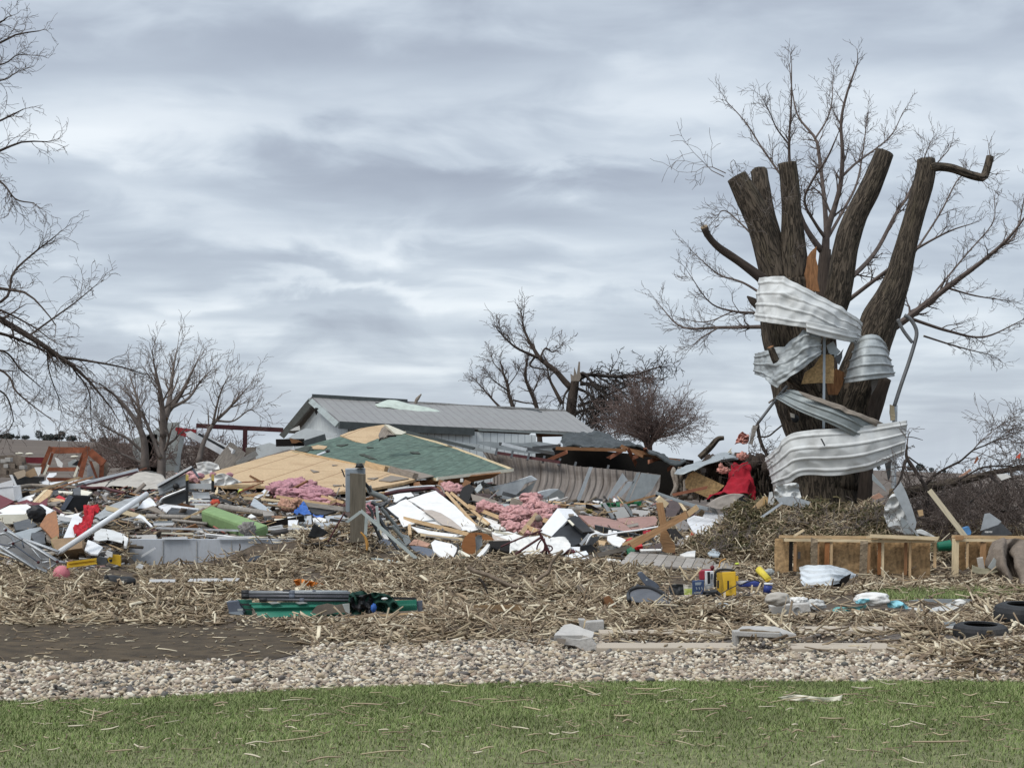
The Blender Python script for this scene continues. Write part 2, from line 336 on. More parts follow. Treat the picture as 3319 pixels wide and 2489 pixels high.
# ------------------------------------------------------------------ materials
def mat(name, col, rough=.75, var=.18, scale=6., bump=.15, bs=60., metal=0., dirt=0., dirtc=(.10,.075,.05), ds=2.5, island=None, spec=.3, stretch=None, uv=False, two=None, crack=None):
    m = bpy.data.materials.new(name); m.use_nodes = True; nt = m.node_tree; N = nt.nodes; L = nt.links
    bs_ = N['Principled BSDF']; bs_.inputs['Roughness'].default_value = rough; bs_.inputs['Metallic'].default_value = metal
    bs_.inputs['Specular IOR Level'].default_value = spec
    tc = N.new('ShaderNodeTexCoord'); src = tc.outputs['UV' if uv else 'Object']
    if stretch:
        mp = N.new('ShaderNodeMapping'); mp.inputs['Scale'].default_value = stretch; L.new(src, mp.inputs[0]); src = mp.outputs[0]
    no = N.new('ShaderNodeTexNoise'); no.inputs['Scale'].default_value = scale; no.inputs['Detail'].default_value = 6; no.inputs['Roughness'].default_value = .6; L.new(src, no.inputs['Vector'])
    def mix(a, b, f, bt='MIX'):
        x = N.new('ShaderNodeMix'); x.data_type = 'RGBA'; x.blend_type = bt
        for i, v in ((0, f),(6, a),(7, b)):
            if isinstance(v, (int, float)): x.inputs[i].default_value = v
            elif isinstance(v, tuple): x.inputs[i].default_value = (*v, 1)
            else: L.new(v, x.inputs[i])
        return x.outputs[2]
    def rng_(v, a, b, c=0., d=1.):
        x = N.new('ShaderNodeMapRange'); x.inputs[1].default_value = a; x.inputs[2].default_value = b; x.inputs[3].default_value = c; x.inputs[4].default_value = d; L.new(v, x.inputs[0]); return x.outputs[0]
    if island:
        ge = N.new('ShaderNodeNewGeometry'); rp = N.new('ShaderNodeValToRGB'); cr = rp.color_ramp; cr.interpolation = 'CONSTANT'; k = len(island)
        cr.elements[0].color = (*island[0],1); cr.elements[0].position = 0; cr.elements.remove(cr.elements[1])
        for i, c in enumerate(island[1:]): e = cr.elements.new((i + 1) / k); e.color = (*c, 1)
        L.new(ge.outputs['Random Per Island'], rp.inputs[0]); base = rp.outputs[0]
        c = mix(base, (1 - var, 1 - var, 1 - var), rng_(no.outputs['Fac'],.35,.65), 'MULTIPLY')
    else:
        lo = two if two else tuple(x * (1 - var) for x in col); hi = tuple(min(1, x * (1 + var * .6)) for x in col)
        c = mix(lo, hi, rng_(no.outputs['Fac'],.32,.68))
    if dirt:
        d2 = N.new('ShaderNodeTexNoise'); d2.inputs['Scale'].default_value = ds; d2.inputs['Detail'].default_value = 8; d2.inputs['Roughness'].default_value = .65; L.new(src if stretch else tc.outputs['Object'], d2.inputs['Vector'])
        c = mix(c, dirtc, rng_(d2.outputs['Fac'],.50,.72,0, dirt))
    if crack:      # dark fissures between ridges
        k = N.new('ShaderNodeTexNoise'); k.inputs['Scale'].default_value = crack; k.inputs['Detail'].default_value = 4; k.inputs['Roughness'].default_value = .6; k.inputs['Distortion'].default_value = .6; L.new(src, k.inputs['Vector'])
        ab = N.new('ShaderNodeMath'); ab.operation = 'SUBTRACT'; ab.inputs[1].default_value = .5; L.new(k.outputs['Fac'], ab.inputs[0]); a2 = N.new('ShaderNodeMath'); a2.operation = 'ABSOLUTE'; L.new(ab.outputs[0], a2.inputs[0])
        c = mix(c, (.018,.014,.010), rng_(a2.outputs[0],.015,.075,1., 0.))
    L.new(c, bs_.inputs['Base Color'])
    if bump:
        bn = N.new('ShaderNodeTexNoise'); bn.inputs['Scale'].default_value = bs; bn.inputs['Detail'].default_value = 5; L.new(src, bn.inputs['Vector'])
        bp = N.new('ShaderNodeBump'); bp.inputs['Strength'].default_value = bump; bp.inputs['Distance'].default_value = .02; L.new(bn.outputs['Fac'], bp.inputs['Height']); L.new(bp.outputs[0], bs_.inputs['Normal'])
    return m
def lines_on(m, scale, axis, width, depth, col=None, uv=True):
    """regular seams cut across a surface"""
    nt = m.node_tree; N = nt.nodes; L = nt.links; b = N['Principled BSDF']
    tc = N.new('ShaderNodeTexCoord'); sp = N.new('ShaderNodeSeparateXYZ'); L.new(tc.outputs['UV' if uv else 'Object'], sp.inputs[0])
    a = N.new('ShaderNodeMath'); a.operation = 'MULTIPLY'; a.inputs[1].default_value = scale; L.new(sp.outputs[axis], a.inputs[0])
    f = N.new('ShaderNodeMath'); f.operation = 'FRACT'; L.new(a.outputs[0], f.inputs[0])
    g = N.new('ShaderNodeMath'); g.operation = 'LESS_THAN'; g.inputs[1].default_value = width; L.new(f.outputs[0], g.inputs[0])
    if col:
        old = b.inputs['Base Color'].links[0].from_socket; x = N.new('ShaderNodeMix'); x.data_type = 'RGBA'; L.new(g.outputs[0], x.inputs[0]); L.new(old, x.inputs[6]); x.inputs[7].default_value = (*col, 1); L.new(x.outputs[2], b.inputs['Base Color'])
    if depth:
        bp = N.new('ShaderNodeBump'); bp.invert = True; bp.inputs['Strength'].default_value = depth; bp.inputs['Distance'].default_value = .02; L.new(g.outputs[0], bp.inputs['Height'])
        if b.inputs['Normal'].links: L.new(b.inputs['Normal'].links[0].from_socket, bp.inputs['Normal'])
        L.new(bp.outputs[0], b.inputs['Normal'])
    return m
MT = {}
def add_mats():
    w = dict(uv=True, stretch=(1.2,14,1), scale=3., bs=8., bump=.25)
    MT['lumber'] = mat('pine_lumber', (.52,.36,.20),.7,.3, dirt=.35, **w)
    MT['pale'] = mat('fresh_split_wood', (.66,.53,.34),.75,.25, dirt=.25, **w)
    MT['oldwood'] = mat('weathered_wood', (.24,.205,.17),.85,.35, dirt=.5, **w)
    MT['greywood'] = mat('silvered_wood', (.30,.275,.245),.85,.35, dirt=.5, **w)
    MT['brownwood'] = mat('stained_wood', (.22,.105,.045),.6,.35, dirt=.3, **w)
    MT['redwood'] = mat('red_stained_wood', (.26,.10,.055),.65,.35, dirt=.3, **w)
    MT['osb'] = mat('osb_sheathing', (.46,.30,.14),.8,.45, scale=22, bump=.2, dirt=.3, dirtc=(.16,.09,.04), ds=6)
    MT['osbwall'] = mat('osb_wall_sheathing', (.50,.335,.175),.8,.6, scale=13, bump=.25, dirt=.5, dirtc=(.20,.11,.05), ds=10)
    MT['deck'] = mat('roof_deck_osb', (.60,.40,.205),.8,.18, scale=14, bump=.1, dirt=.22, dirtc=(.25,.15,.07), ds=1.6)
    MT['shingle'] = lines_on(mat('green_asphalt_shingle', (.10,.148,.118),.9,.5, scale=5, bump=.5, bs=45, dirt=.55, dirtc=(.075,.095,.08), ds=1.4),1 / .42,1,.10,.3,(.06,.095,.078))
    MT['drywall'] = mat('white_drywall', (.74,.73,.71),.85,.07, bump=.03, dirt=.25, dirtc=(.45,.41,.36), ds=2.2)
    MT['drybrown'] = mat('drywall_paper_back', (.45,.39,.34),.9,.15, bump=.05, dirt=.3)
    MT['white'] = mat('white_enamel', (.72,.73,.74),.42,.08, bump=.02, dirt=.35, dirtc=(.35,.31,.27), ds=3)
    MT['cream'] = mat('cream_trim', (.70,.66,.54),.6,.12, dirt=.3)
    MT['whitemetal'] = mat('white_steel_panel', (.60,.61,.60),.6,.10, bump=.05, bs=5, dirt=.6, dirtc=(.31,.30,.275), ds=2.4, spec=.25)
    MT['galv'] = mat('galvanised_sheet', (.47,.50,.52),.52,.16, bump=.05, bs=6, metal=.55, dirt=.35, dirtc=(.25,.26,.26), ds=2.5)
    MT['greymetal'] = mat('grey_steel_panel', (.33,.36,.37),.5,.14, bump=.06, bs=6, metal=.3, dirt=.4, dirtc=(.17,.17,.165), ds=2)
    MT['alum'] = mat('aluminium', (.55,.56,.57),.4,.12, metal=.6, bump=.03, dirt=.3)
    MT['darkmetal'] = mat('dark_grey_metal', (.085,.09,.095),.5,.3, metal=.3, dirt=.35)
    MT['slate'] = mat('slate_grey_plastic', (.10,.115,.145),.5,.2, dirt=.2)
    MT['black'] = mat('black_plastic', (.018,.019,.021),.5,.3, bump=.03, dirt=.2)
    MT['rubber'] = mat('tyre_rubber', (.028,.029,.031),.8,.3, dirt=.35, dirtc=(.12,.105,.09))
    MT['red'] = mat('red_cloth', (.30,.010,.022),.9,.3, scale=5, bump=.2, bs=90)
    MT['redbright'] = mat('bright_red_plastic', (.48,.015,.02),.5,.25)
    MT['maroon'] = mat('maroon_paint', (.13,.012,.018),.5,.25, dirt=.2)
    MT['orange'] = mat('orange_plastic', (.62,.20,.03),.6,.3)
    MT['coral'] = mat('coral_red_cloth', (.60,.10,.06),.85,.3)
    MT['rust'] = mat('rusty_orange_frame', (.235,.075,.036),.7,.4, dirt=.4, dirtc=(.10,.035,.02), ds=8)
    MT['rustpipe'] = mat('maroon_rusted_steel', (.075,.022,.025),.7,.3, dirt=.3)
    MT['pink'] = mat('pink_fibreglass', (.58,.33,.325),1.0,.35, scale=14, bump=.9, bs=28, spec=.05, dirt=.25, dirtc=(.40,.22,.17), ds=5)
    MT['pinkdark'] = mat('rose_fibreglass', (.47,.25,.28),1.0,.35, scale=14, bump=.9, bs=28, spec=.05)
    MT['pinkball'] = mat('pink_vinyl_ball', (.62,.20,.23),.45,.12, dirt=.25, dirtc=(.3,.16,.13))
    MT['green'] = mat('green_cushion', (.20,.30,.135),.9,.12, bump=.2, bs=160, dirt=.2, dirtc=(.33,.42,.25), ds=3)
    MT['greentrim'] = mat('green_painted_steel', (.025,.17,.115),.45,.15, bump=.02, dirt=.35, dirtc=(.13,.12,.10), ds=2.4)
    MT['greendark'] = mat('dark_green_cloth', (.012,.05,.036),.9,.4, bump=.3, bs=40)
    MT['greenplastic'] = mat('green_plastic', (.02,.16,.07),.5,.3)
    MT['blue'] = mat('blue_tarp', (.03,.11,.38),.5,.3, bump=.1)
    MT['bluebox'] = mat('blue_case', (.045,.075,.16),.55,.25, dirt=.2)
    MT['bluelight'] = mat('light_blue_plastic', (.10,.25,.48),.55,.25)
    MT['teal'] = mat('teal_wrap', (.16,.42,.40),.5,.3, bump=.3, bs=25, dirt=.35, dirtc=(.45,.42,.36))
    MT['aqua'] = mat('aqua_wrap', (.25,.55,.62),.45,.3, bump=.3, bs=25, dirt=.25, dirtc=(.5,.48,.42))
    MT['plastic'] = mat('dusty_clear_plastic', (.52,.52,.50),.35,.2, bump=.4, bs=18, dirt=.5, dirtc=(.36,.32,.27), ds=6)
    MT['bag'] = mat('white_plastic_bag', (.72,.71,.68),.5,.14, bump=.3, bs=22, dirt=.4, dirtc=(.48,.44,.38))
    MT['yellow'] = mat('yellow_plastic', (.60,.37,.025),.5,.14, dirt=.25, dirtc=(.30,.20,.06))
    MT['hivis'] = mat('lime_hi_vis', (.50,.60,.08),.7,.2)
    MT['card'] = mat('cardboard', (.34,.235,.145),.85,.2, dirt=.3)
    MT['tan'] = mat('tan_cardboard', (.44,.35,.26),.9,.2, dirt=.3)
    MT['beige'] = mat('beige_fabric', (.43,.40,.355),.9,.18, bump=.15, bs=50, dirt=.35)
    MT['sofa'] = mat('grey_beige_upholstery', (.42,.375,.335),.95,.15, bump=.25, bs=70, dirt=.3)
    MT['mauve'] = mat('mauve_painted_panel', (.33,.195,.165),.65,.15, dirt=.3)
    MT['carpet'] = mat('brown_grey_carpet', (.185,.15,.12),.95,.25, scale=12, bump=.5, bs=90, dirt=.3)
    MT['greytarp'] = mat('grey_tarp', (.31,.325,.33),.6,.18, bump=.12, bs=14, dirt=.35)
    MT['darktarp'] = mat('charcoal_roof_membrane', (.038,.045,.047),.6,.3, bump=.2, bs=10, dirt=.4, dirtc=(.11,.115,.112))
    MT['brownleather'] = mat('dark_brown_vinyl', (.075,.05,.045),.6,.25)
    MT['greycloth'] = mat('grey_cloth', (.24,.225,.215),.9,.2, bump=.2)
    MT['concrete'] = mat('concrete', (.40,.385,.36),.9,.16, scale=8, bump=.3, dirt=.3, dirtc=(.22,.19,.155))
    MT['paintedconc'] = mat('pale_painted_concrete', (.44,.465,.50),.85,.12, scale=5, bump=.15, dirt=.4, dirtc=(.20,.18,.165), ds=5, stretch=(3,3,.8))
    MT['sill'] = mat('dusty_timber_sill', (.42,.36,.285),.9,.22, dirt=.4, dirtc=(.27,.21,.15), **{k: v for k, v in w.items()})
    MT['vinyl'] = mat('white_vinyl_siding', (.60,.635,.64),.6,.08, bump=.03, dirt=.3, dirtc=(.38,.38,.36))
    MT['shedroof'] = mat('grey_brown_metal_roof', (.245,.240,.230),.5,.10, scale=3, bump=.02, metal=.1, dirt=.3, dirtc=(.20,.175,.165), ds=1.2)
    lines_on(MT['shedroof'],1 / .30,0,.10,.6,(.17,.155,.155))
    MT['shedtrim'] = mat('dark_grey_eave_trim', (.075,.085,.085),.5,.2)
    MT['palegreen'] = mat('pale_green_sheet', (.46,.52,.46),.5,.14, bump=.05, dirt=.3)
    MT['barn'] = mat('brown_stained_steel_wall', (.185,.160,.142),.65,.35, uv=True, stretch=(5,.5,1), scale=2.2, bump=.1, dirt=.9, dirtc=(.085,.062,.046), ds=1.6)
    MT['void'] = mat('shade_black_timber', (.010,.008,.0065),.95,.3)  # near black timber, shade of closed rooms and gaps put into the colour
    MT['bark'] = mat('grey_brown_bark', (.100,.079,.059),.95,.6, uv=True, stretch=(7,1.1,1), scale=3., bump=1.0, bs=3., dirt=.5, dirtc=(.062,.055,.026), ds=.5, crack=2.1)
    MT['barkdark'] = mat('dark_bark', (.060,.045,.036),.95,.5, uv=True, stretch=(9,1.2,1), scale=2.6, bump=.9, bs=3.2)
    MT['cutwood'] = mat('cut_wood', (.36,.27,.17),.85,.3, scale=20)
    MT['heart'] = mat('torn_heartwood', (.30,.145,.065),.85,.45, scale=9, stretch=(4,4,.6), bump=.7, bs=20)
    MT['twig'] = mat('grey_brown_twigs', (.12,.094,.082),.9,.3, bump=0)
    MT['twigpale'] = mat('light_brown_twigs', (.17,.135,.115),.9,.3, bump=0)
    MT['twiggrey'] = mat('pale_grey_twigs', (.15,.125,.11),.9,.3, bump=0)
    MT['twigred'] = mat('reddish_twigs', (.155,.112,.098),.9,.35, bump=0)
    MT['twigdark'] = mat('dark_twigs', (.045,.036,.031),.9,.3, bump=0)
    MT['farfol'] = mat('distant_evergreen', (.055,.065,.06),.95,.4, bump=0)
    MT['soil'] = mat('straw_littered_soil', (.095,.072,.052),.95,.45, scale=14, bump=.6, bs=30, dirt=.5, dirtc=(.17,.132,.092), ds=5)
    MT['field'] = mat('ploughed_field', (.115,.09,.072),.95,.3, scale=.05, bump=0, dirt=.5, dirtc=(.155,.125,.10), ds=.12, stretch=(.25,2.5,1))
    MT['bare'] = mat('bare_wet_soil', (.066,.048,.029),.95,.5, scale=4, bump=1., bs=18, dirt=.7, dirtc=(.115,.083,.048), ds=2.2)
    MT['turf'] = mat('turf_soil', (.17,.175,.085),.95,.4, scale=10, bump=.3)
    MT['bed'] = mat('gravel_bed', (.145,.125,.11),.95,.4, scale=30, bump=.6, bs=60)
    MT['grass'] = mat('lawn_grass', None, .8,.40, scale=.9, bump=0, spec=.2, island=[(0.176,0.242,0.072),(0.213,0.282,0.092),(0.242,0.300,0.114),(0.193,0.258,0.083),(0.271,0.310,0.134),(0.226,0.282,0.103),(0.152,0.217,0.062),(0.361,0.370,0.186),(0.295,0.314,0.144)])
    MT['stone'] = mat('river_stone', None, .8,.12, scale=40, bump=.15, bs=90, island=[(0.435,0.364,0.269),(0.530,0.458,0.355),(0.276,0.224,0.173),(0.488,0.416,0.317),(0.572,0.510,0.403),(0.594,0.530,0.422),(0.307,0.229,0.168),(0.435,0.354,0.245),(0.133,0.120,0.110),(0.350,0.286,0.221),(0.700,0.645,0.538),(0.318,0.260,0.197),(0.403,0.333,0.264),(0.180,0.151,0.125),(0.509,0.416,0.298),(0.329,0.265,0.211),(0.106,0.102,0.091),(0.657,0.608,0.499)])
    MT['straw'] = mat('corn_stalk', None, .85,.30, scale=6, bump=0, spec=.2, island=[(0.356,0.275,0.184),(0.486,0.400,0.273),(0.238,0.178,0.118),(0.572,0.486,0.341),(0.313,0.243,0.166),(0.151,0.112,0.076),(0.432,0.351,0.236),(0.713,0.626,0.462),(0.281,0.211,0.142),(0.378,0.297,0.200),(0.189,0.140,0.095)])
    MT['splint'] = mat('mixed_splinters', None, .8,.25, scale=9, bump=0, island=[(.52,.38,.22),(.62,.50,.33),(.30,.22,.15),(.09,.08,.075),(.60,.59,.57),(.42,.30,.17),(.22,.20,.18),(.035,.033,.033),(.50,.36,.20),(.34,.12,.09)])
    MT['needle'] = mat('spruce_needles', None, .85,.3, scale=6, bump=0, island=[(.095,.088,.038),(.125,.105,.048),(.07,.072,.030),(.165,.13,.07),(.11,.10,.05),(.21,.165,.10),(.14,.11,.065)])
    MT['shard'] = mat('mixed_rubble', None, .8,.3, scale=9, bump=.1, dirt=.2, island=[(.50,.49,.47),(.10,.085,.07),(.06,.052,.046),(.14,.115,.09),(.085,.08,.078),(.20,.165,.125),(.13,.105,.085),(.32,.23,.14),(.09,.085,.085),(.24,.20,.165),(.42,.41,.40),(.045,.042,.042),(.40,.30,.19),(.19,.16,.135),(.30,.30,.30),(.16,.12,.09),(.58,.56,.53),(.36,.20,.18),(.07,.06,.05),(.25,.22,.20),(.11,.09,.07)])
add_mats()
# ------------------------------------------------------------------ the land
rngG = np.random.default_rng(11)
def grid_sheet(name, xs, ys, zf, mat_, kind='structure', **kw):
    X, Y = np.meshgrid(xs, ys); Z = zf(X, Y); V = np.stack([X, Y, Z],2).reshape(-1,3); nx = len(xs)
    a = (np.arange(len(ys) - 1)[:, None] * nx + np.arange(nx - 1)[None]).ravel(); Q = np.stack([a, a + 1, a + nx + 1, a + nx],1)
    return npmesh(name, V, Q, mat_, smooth=True, kind=kind, **kw)
def build_land():
    xs = np.r_[np.linspace(-24,24,261)]; ys = np.r_[np.linspace(3,62,236)]
    grid_sheet('ground', xs, ys, lambda X, Y: land(X, Y), MT['soil'])
    # the ploughed field out to the horizon, starting just under the yard's far edge
    ys = np.r_[np.linspace(61.5,120,30), np.geomspace(125,3500,60)]; t = np.linspace(-1,1,121)
    T, Yg = np.meshgrid(t, ys); Xg = T * (30 + Yg * .9); V = np.stack([Xg, Yg, land(Xg, Yg) + np.where(Yg < 62,.02,0)],2).reshape(-1,3); nx = len(t)
    a = (np.arange(len(ys) - 1)[:, None] * nx + np.arange(nx - 1)[None]).ravel()
    npmesh('field', V, np.stack([a, a + 1, a + nx + 1, a + nx],1), MT['field'], smooth=True, kind='structure')
    # aprons either side and behind the photographer
    for s in (-1,1):
        xx = np.sort(s * np.linspace(24,90,12)); grid_sheet('ground', xx, np.linspace(-30,62,24), lambda X, Y: land(X, np.maximum(Y, 3.)) * np.exp(-(np.abs(X) - 24) / 12), MT['soil'])
    grid_sheet('ground', np.linspace(-24,24,8), np.linspace(-30,3,8), lambda X, Y: X * 0, MT['turf'])
build_land()
def lawn_edge(xp): return np.interp(xp, [-900,0,300,700,1100,1500,2212,3200],[1535,1519,1511,1489,1478,1474,1474,1474])
def lawn_far(X):   # distance of the grass edge at X
    d = np.full_like(X, 14.2)
    for _ in range(6): d = gd(lawn_edge(CX + F * X / d))
    return d
def strip(name, X, near, far, n, m, lift):
    T = np.linspace(0,1, n)[:, None]; Y = near[None] * (1 - T) + far[None] * T; XX = np.broadcast_to(X[None], Y.shape)
    V = np.stack([XX, Y, land(XX, Y) + lift],2).reshape(-1,3); nx = len(X); a = (np.arange(n - 1)[:, None] * nx + np.arange(nx - 1)[None]).ravel()
    npmesh(name, V, np.stack([a, a + 1, a + nx + 1, a + nx],1), m, smooth=True, kind='structure')
Xs = np.linspace(-16,16,220)
strip('lawn', Xs, np.full_like(Xs, 3.2), lawn_far(Xs),30, MT['turf'],.006)
strip('gravel_bed', Xs, lawn_far(Xs) + .002, lawn_far(Xs) + 3.6 + .2 * np.sin(Xs * 2.1),16, MT['bed'],.006)
Xb = np.linspace(-9.0,-1.6,120)
nearb = np.full_like(Xb, 0) + np.array([gd(1432) + .10 * math.sin(x * 3) + .05 * math.sin(x * 9) for x in Xb]); farb = np.array([gd(1351) + .18 * math.sin(x * 2.2) + .1 * math.sin(x * 6.1) for x in Xb])
tt = ss((Xb + 2.6) / 1.0); midb = 17.4; nearb = nearb * (1 - tt) + midb * tt; farb = farb * (1 - tt) + (midb + .02) * tt
strip('bare_soil', Xb, nearb, farb, 30, MT['bare'],.012)

CLEARED = None      # where named things show: {row, column} -> distance; loose litter keeps off their faces
def covers(X, Y, Z, rng, p, front=1.3, back=.05):
    if CLEARED is None: return np.zeros(len(X), bool)
    i = np.clip(((HY - (Z - HC) / Y * F) / 3).astype(int),0, CLEARED.shape[0] - 1); xx = (CX + X / Y * F) / 3 + 20; j = np.clip(xx.astype(int),0, CLEARED.shape[1] - 1); d = CLEARED[i, j]
    return (d < 1e8) & (Y > d - front) & (Y < d + back) & (rng.uniform(0,1, len(X)) < p)
# ---- scattered small stuff, each kind one mesh
def frames(n, rng, tilt):
    yaw = rng.uniform(0,2 * np.pi, n); pit = rng.normal(0,1, n) * tilt
    a = np.stack([np.cos(yaw) * np.cos(pit), np.sin(yaw) * np.cos(pit), np.sin(pit)],1)
    s = np.stack([-np.sin(yaw), np.cos(yaw), np.zeros(n)],1); u = np.cross(a, s); ro = rng.normal(0,.5, n)[:, None]
    return a, s * np.cos(ro) + u * np.sin(ro), u * np.cos(ro) - s * np.sin(ro)
def stalk_mesh(name, C, L, W, T, tilt, m, rng, bend=.06, **kw):
    """bent stalks: three rings of four"""
    n = len(C); a, s, u = frames(n, rng, tilt); V = np.empty((n, 12,3)); k = rng.normal(0, bend, n)[:, None] * L[:, None]
    for i, t in enumerate((-.5,0,.5)):
        c = C + a * (L * t)[:, None] + (u * abs(k) * 0 + (s * k * (1 - abs(t) * 2)))
        c[:, 2] += 0
        for j, (p, q) in enumerate(((-1,-1),(1,-1),(1,1),(-1,1))): V[:, i * 4 + j] = c + s * (W * .5 * p)[:, None] + u * (T * .5 * q)[:, None]
    q = [];
    for i in range(2):
        for j in range(4): q.append([i * 4 + j, i * 4 + (j + 1) % 4, i * 4 + 4 + (j + 1) % 4, i * 4 + 4 + j])
    q.append([3,2,1,0]); q.append([8,9,10,11])
    Q = (np.array(q)[None] + (np.arange(n) * 12)[:, None, None]).reshape(-1,4)
    return npmesh(name, V.reshape(-1,3), Q, m, **kw)
def sample_px(n, rng, x0, x1, y0, y1):
    """even over the ground between two rows of the view"""
    d0, d1 = gd(y1), gd(y0); d = np.sqrt(rng.uniform(d0 ** 2, d1 ** 2, n)); x = rng.uniform(x0, x1, n); return (x - CX) / F * d, d, x, HY + 6840 / d
def in_bare(xp, yp): return (xp < 655 - (yp - 1390) * .3 + 25 * np.sin(yp * .4)) & (yp > 1351 + 5 * np.sin(xp * .02) + 3 * np.sin(xp * .11)) & (yp < 1431 + 3 * np.sin(xp * .05))
def straw_keep(xp, yp, rng, n):
    edge = np.interp(xp, [-400,560,700,900,1100,1300,1600,1960,2040,2300,2700],[1352,1352,1398,1392,1372,1402,1408,1412,1472,1476,1476])
    soft = rng.uniform(0,1, n) < np.clip((edge + np.where((xp > 640) & (xp < 1290),24,10) - yp) / np.where((xp > 640) & (xp < 1290),62,26),0.0,1)
    k = soft & ~(in_bare(xp, yp) & (rng.uniform(0,1, n) < .96 - .5 * np.clip((xp - 480) / 170,0,1)))
    k &= ~((xp > 1440) & (xp < 1640) & (yp > 1285) & (yp < 1320) & (rng.uniform(0,1, n) < .72))
    k &= ~((xp > 1900) & (yp > 1274) & (yp < 1298) & (rng.uniform(0,1, n) < .8))
    for (a, b, c, d, q) in CLEAR: k &= ~((xp > a) & (xp < b) & (yp > c) & (yp < d) & (rng.uniform(0,1, n) < q))
    return k
def build_straw():
    rng = np.random.default_rng(5); n = 124000
    X, Y, xp, yp = sample_px(n, rng, -480,2700,1207,1476); k = straw_keep(xp, yp, rng, n)
    wall = (xp > 275) & (xp < 620) & (Y > 30.85); k &= ~wall
    X, Y, xp, yp = X[k], Y[k], xp[k], yp[k]; n = len(X); Z = land(X, Y)
    L = rng.gamma(3.0,.075, n).clip(.05,.62); W = rng.uniform(.007,.027, n); T = W * rng.uniform(.2,.7, n)
    hum = np.clip(Z / .3,0,1)
    C = np.stack([X, Y, Z + .012 + np.abs(rng.normal(0,.030, n)) * (1 + .9 * hum)],1)
    k = ~covers(X, Y, C[:, 2], rng, .86); C, L, W, T = C[k], L[k], W[k], T[k]; n = len(C)
    half = n // 2
    stalk_mesh('straw', C[:half], L[:half], W[:half], T[:half],.16, MT['straw'], rng, kind='stuff', label='flattened corn stalk litter spread over the yard', cat='corn stalks')
    stalk_mesh('straw', C[half:], L[half:] * 1.05, W[half:], T[half:],.42, MT['straw'], rng, kind='stuff', label='tangled corn stalks heaped into drifts in front of the wreckage', cat='corn stalks')
    m_ = n // 9; J = rng.permutation(n)[:m_]; stalk_mesh('straw', C[J] + [0,0,.02], L[J] * .8, rng.uniform(.022,.055, m_), rng.uniform(.002,.006, m_),.35, MT['straw'], rng, bend=.15, kind='stuff', label='broad torn corn husks among the stalk litter', cat='corn husks')
    # long leaves and stalks sticking up out of the drifts
    n = 2600; X, Y, xp, yp = sample_px(n * 3, rng, -260,2480,1207,1470); k = straw_keep(xp, yp, rng, n * 3) & (land(X, Y) > .06) & ~((xp > 275) & (xp < 620) & (Y > 30.85)); X, Y = X[k], Y[k]; n = len(X)
    C = np.stack([X, Y, land(X, Y) + .06],1); C = C[~covers(X, Y, C[:, 2] + .08, rng, .95)]; n = len(C)
    stalk_mesh('straw', C, rng.gamma(4,.085, n).clip(.12,.8), rng.uniform(.006,.016, n), rng.uniform(.003,.010, n),.5, MT['straw'], rng, bend=.12, kind='stuff', label='long pale stalks bristling out of the straw drifts', cat='corn stalks')
def build_needles():
    rng = np.random.default_rng(8)
    c0 = gd(1222); n = 26000
    X = rng.uniform((1440 - CX) / F * c0,(1985 - CX) / F * c0, n); Y = rng.uniform(27.8,33.5, n); Z = land(X, Y); k = (Z > .2)
    k &= ~covers(X, Y, Z + .06, rng, .93,2.2); X, Y, Z = X[k], Y[k], Z[k]; n = len(X); cl = np.array([mnoise.noise(Vector((x * 1.3, y * 1.3,2.))) for x, y in zip(X, Y)])
    g = cl + rng.normal(0,.22, n) + np.clip((Z - .55) * .5,-.3,.12) > .12 + .3 * ss((1680 - (CX + F * X / Y)) / 160)
    C = np.stack([X, Y, Z + .02 + np.abs(rng.normal(0,.05, n))],1)
    a = C[g]; m = len(a)
    # short needle sprays
    stalk_mesh('spruce_boughs', np.repeat(a, 3,0) + rng.normal(0,.06,(m * 3,3)), rng.uniform(.08,.26, m * 3), rng.uniform(.012,.035, m * 3), rng.uniform(.004,.012, m * 3),.5, MT['needle'], rng, bend=.2, kind='stuff', label='brown green spruce boughs heaped at the foot of the broken tree', cat='spruce boughs')
    b = C[~g]; m = len(b)
    stalk_mesh('straw', b, rng.gamma(3.4,.075, m).clip(.08,.6), rng.uniform(.008,.02, m), rng.uniform(.004,.012, m),.5, MT['straw'], rng, bend=.12, kind='stuff', label='corn stalks mixed into the mound under the broken tree', cat='corn stalks')
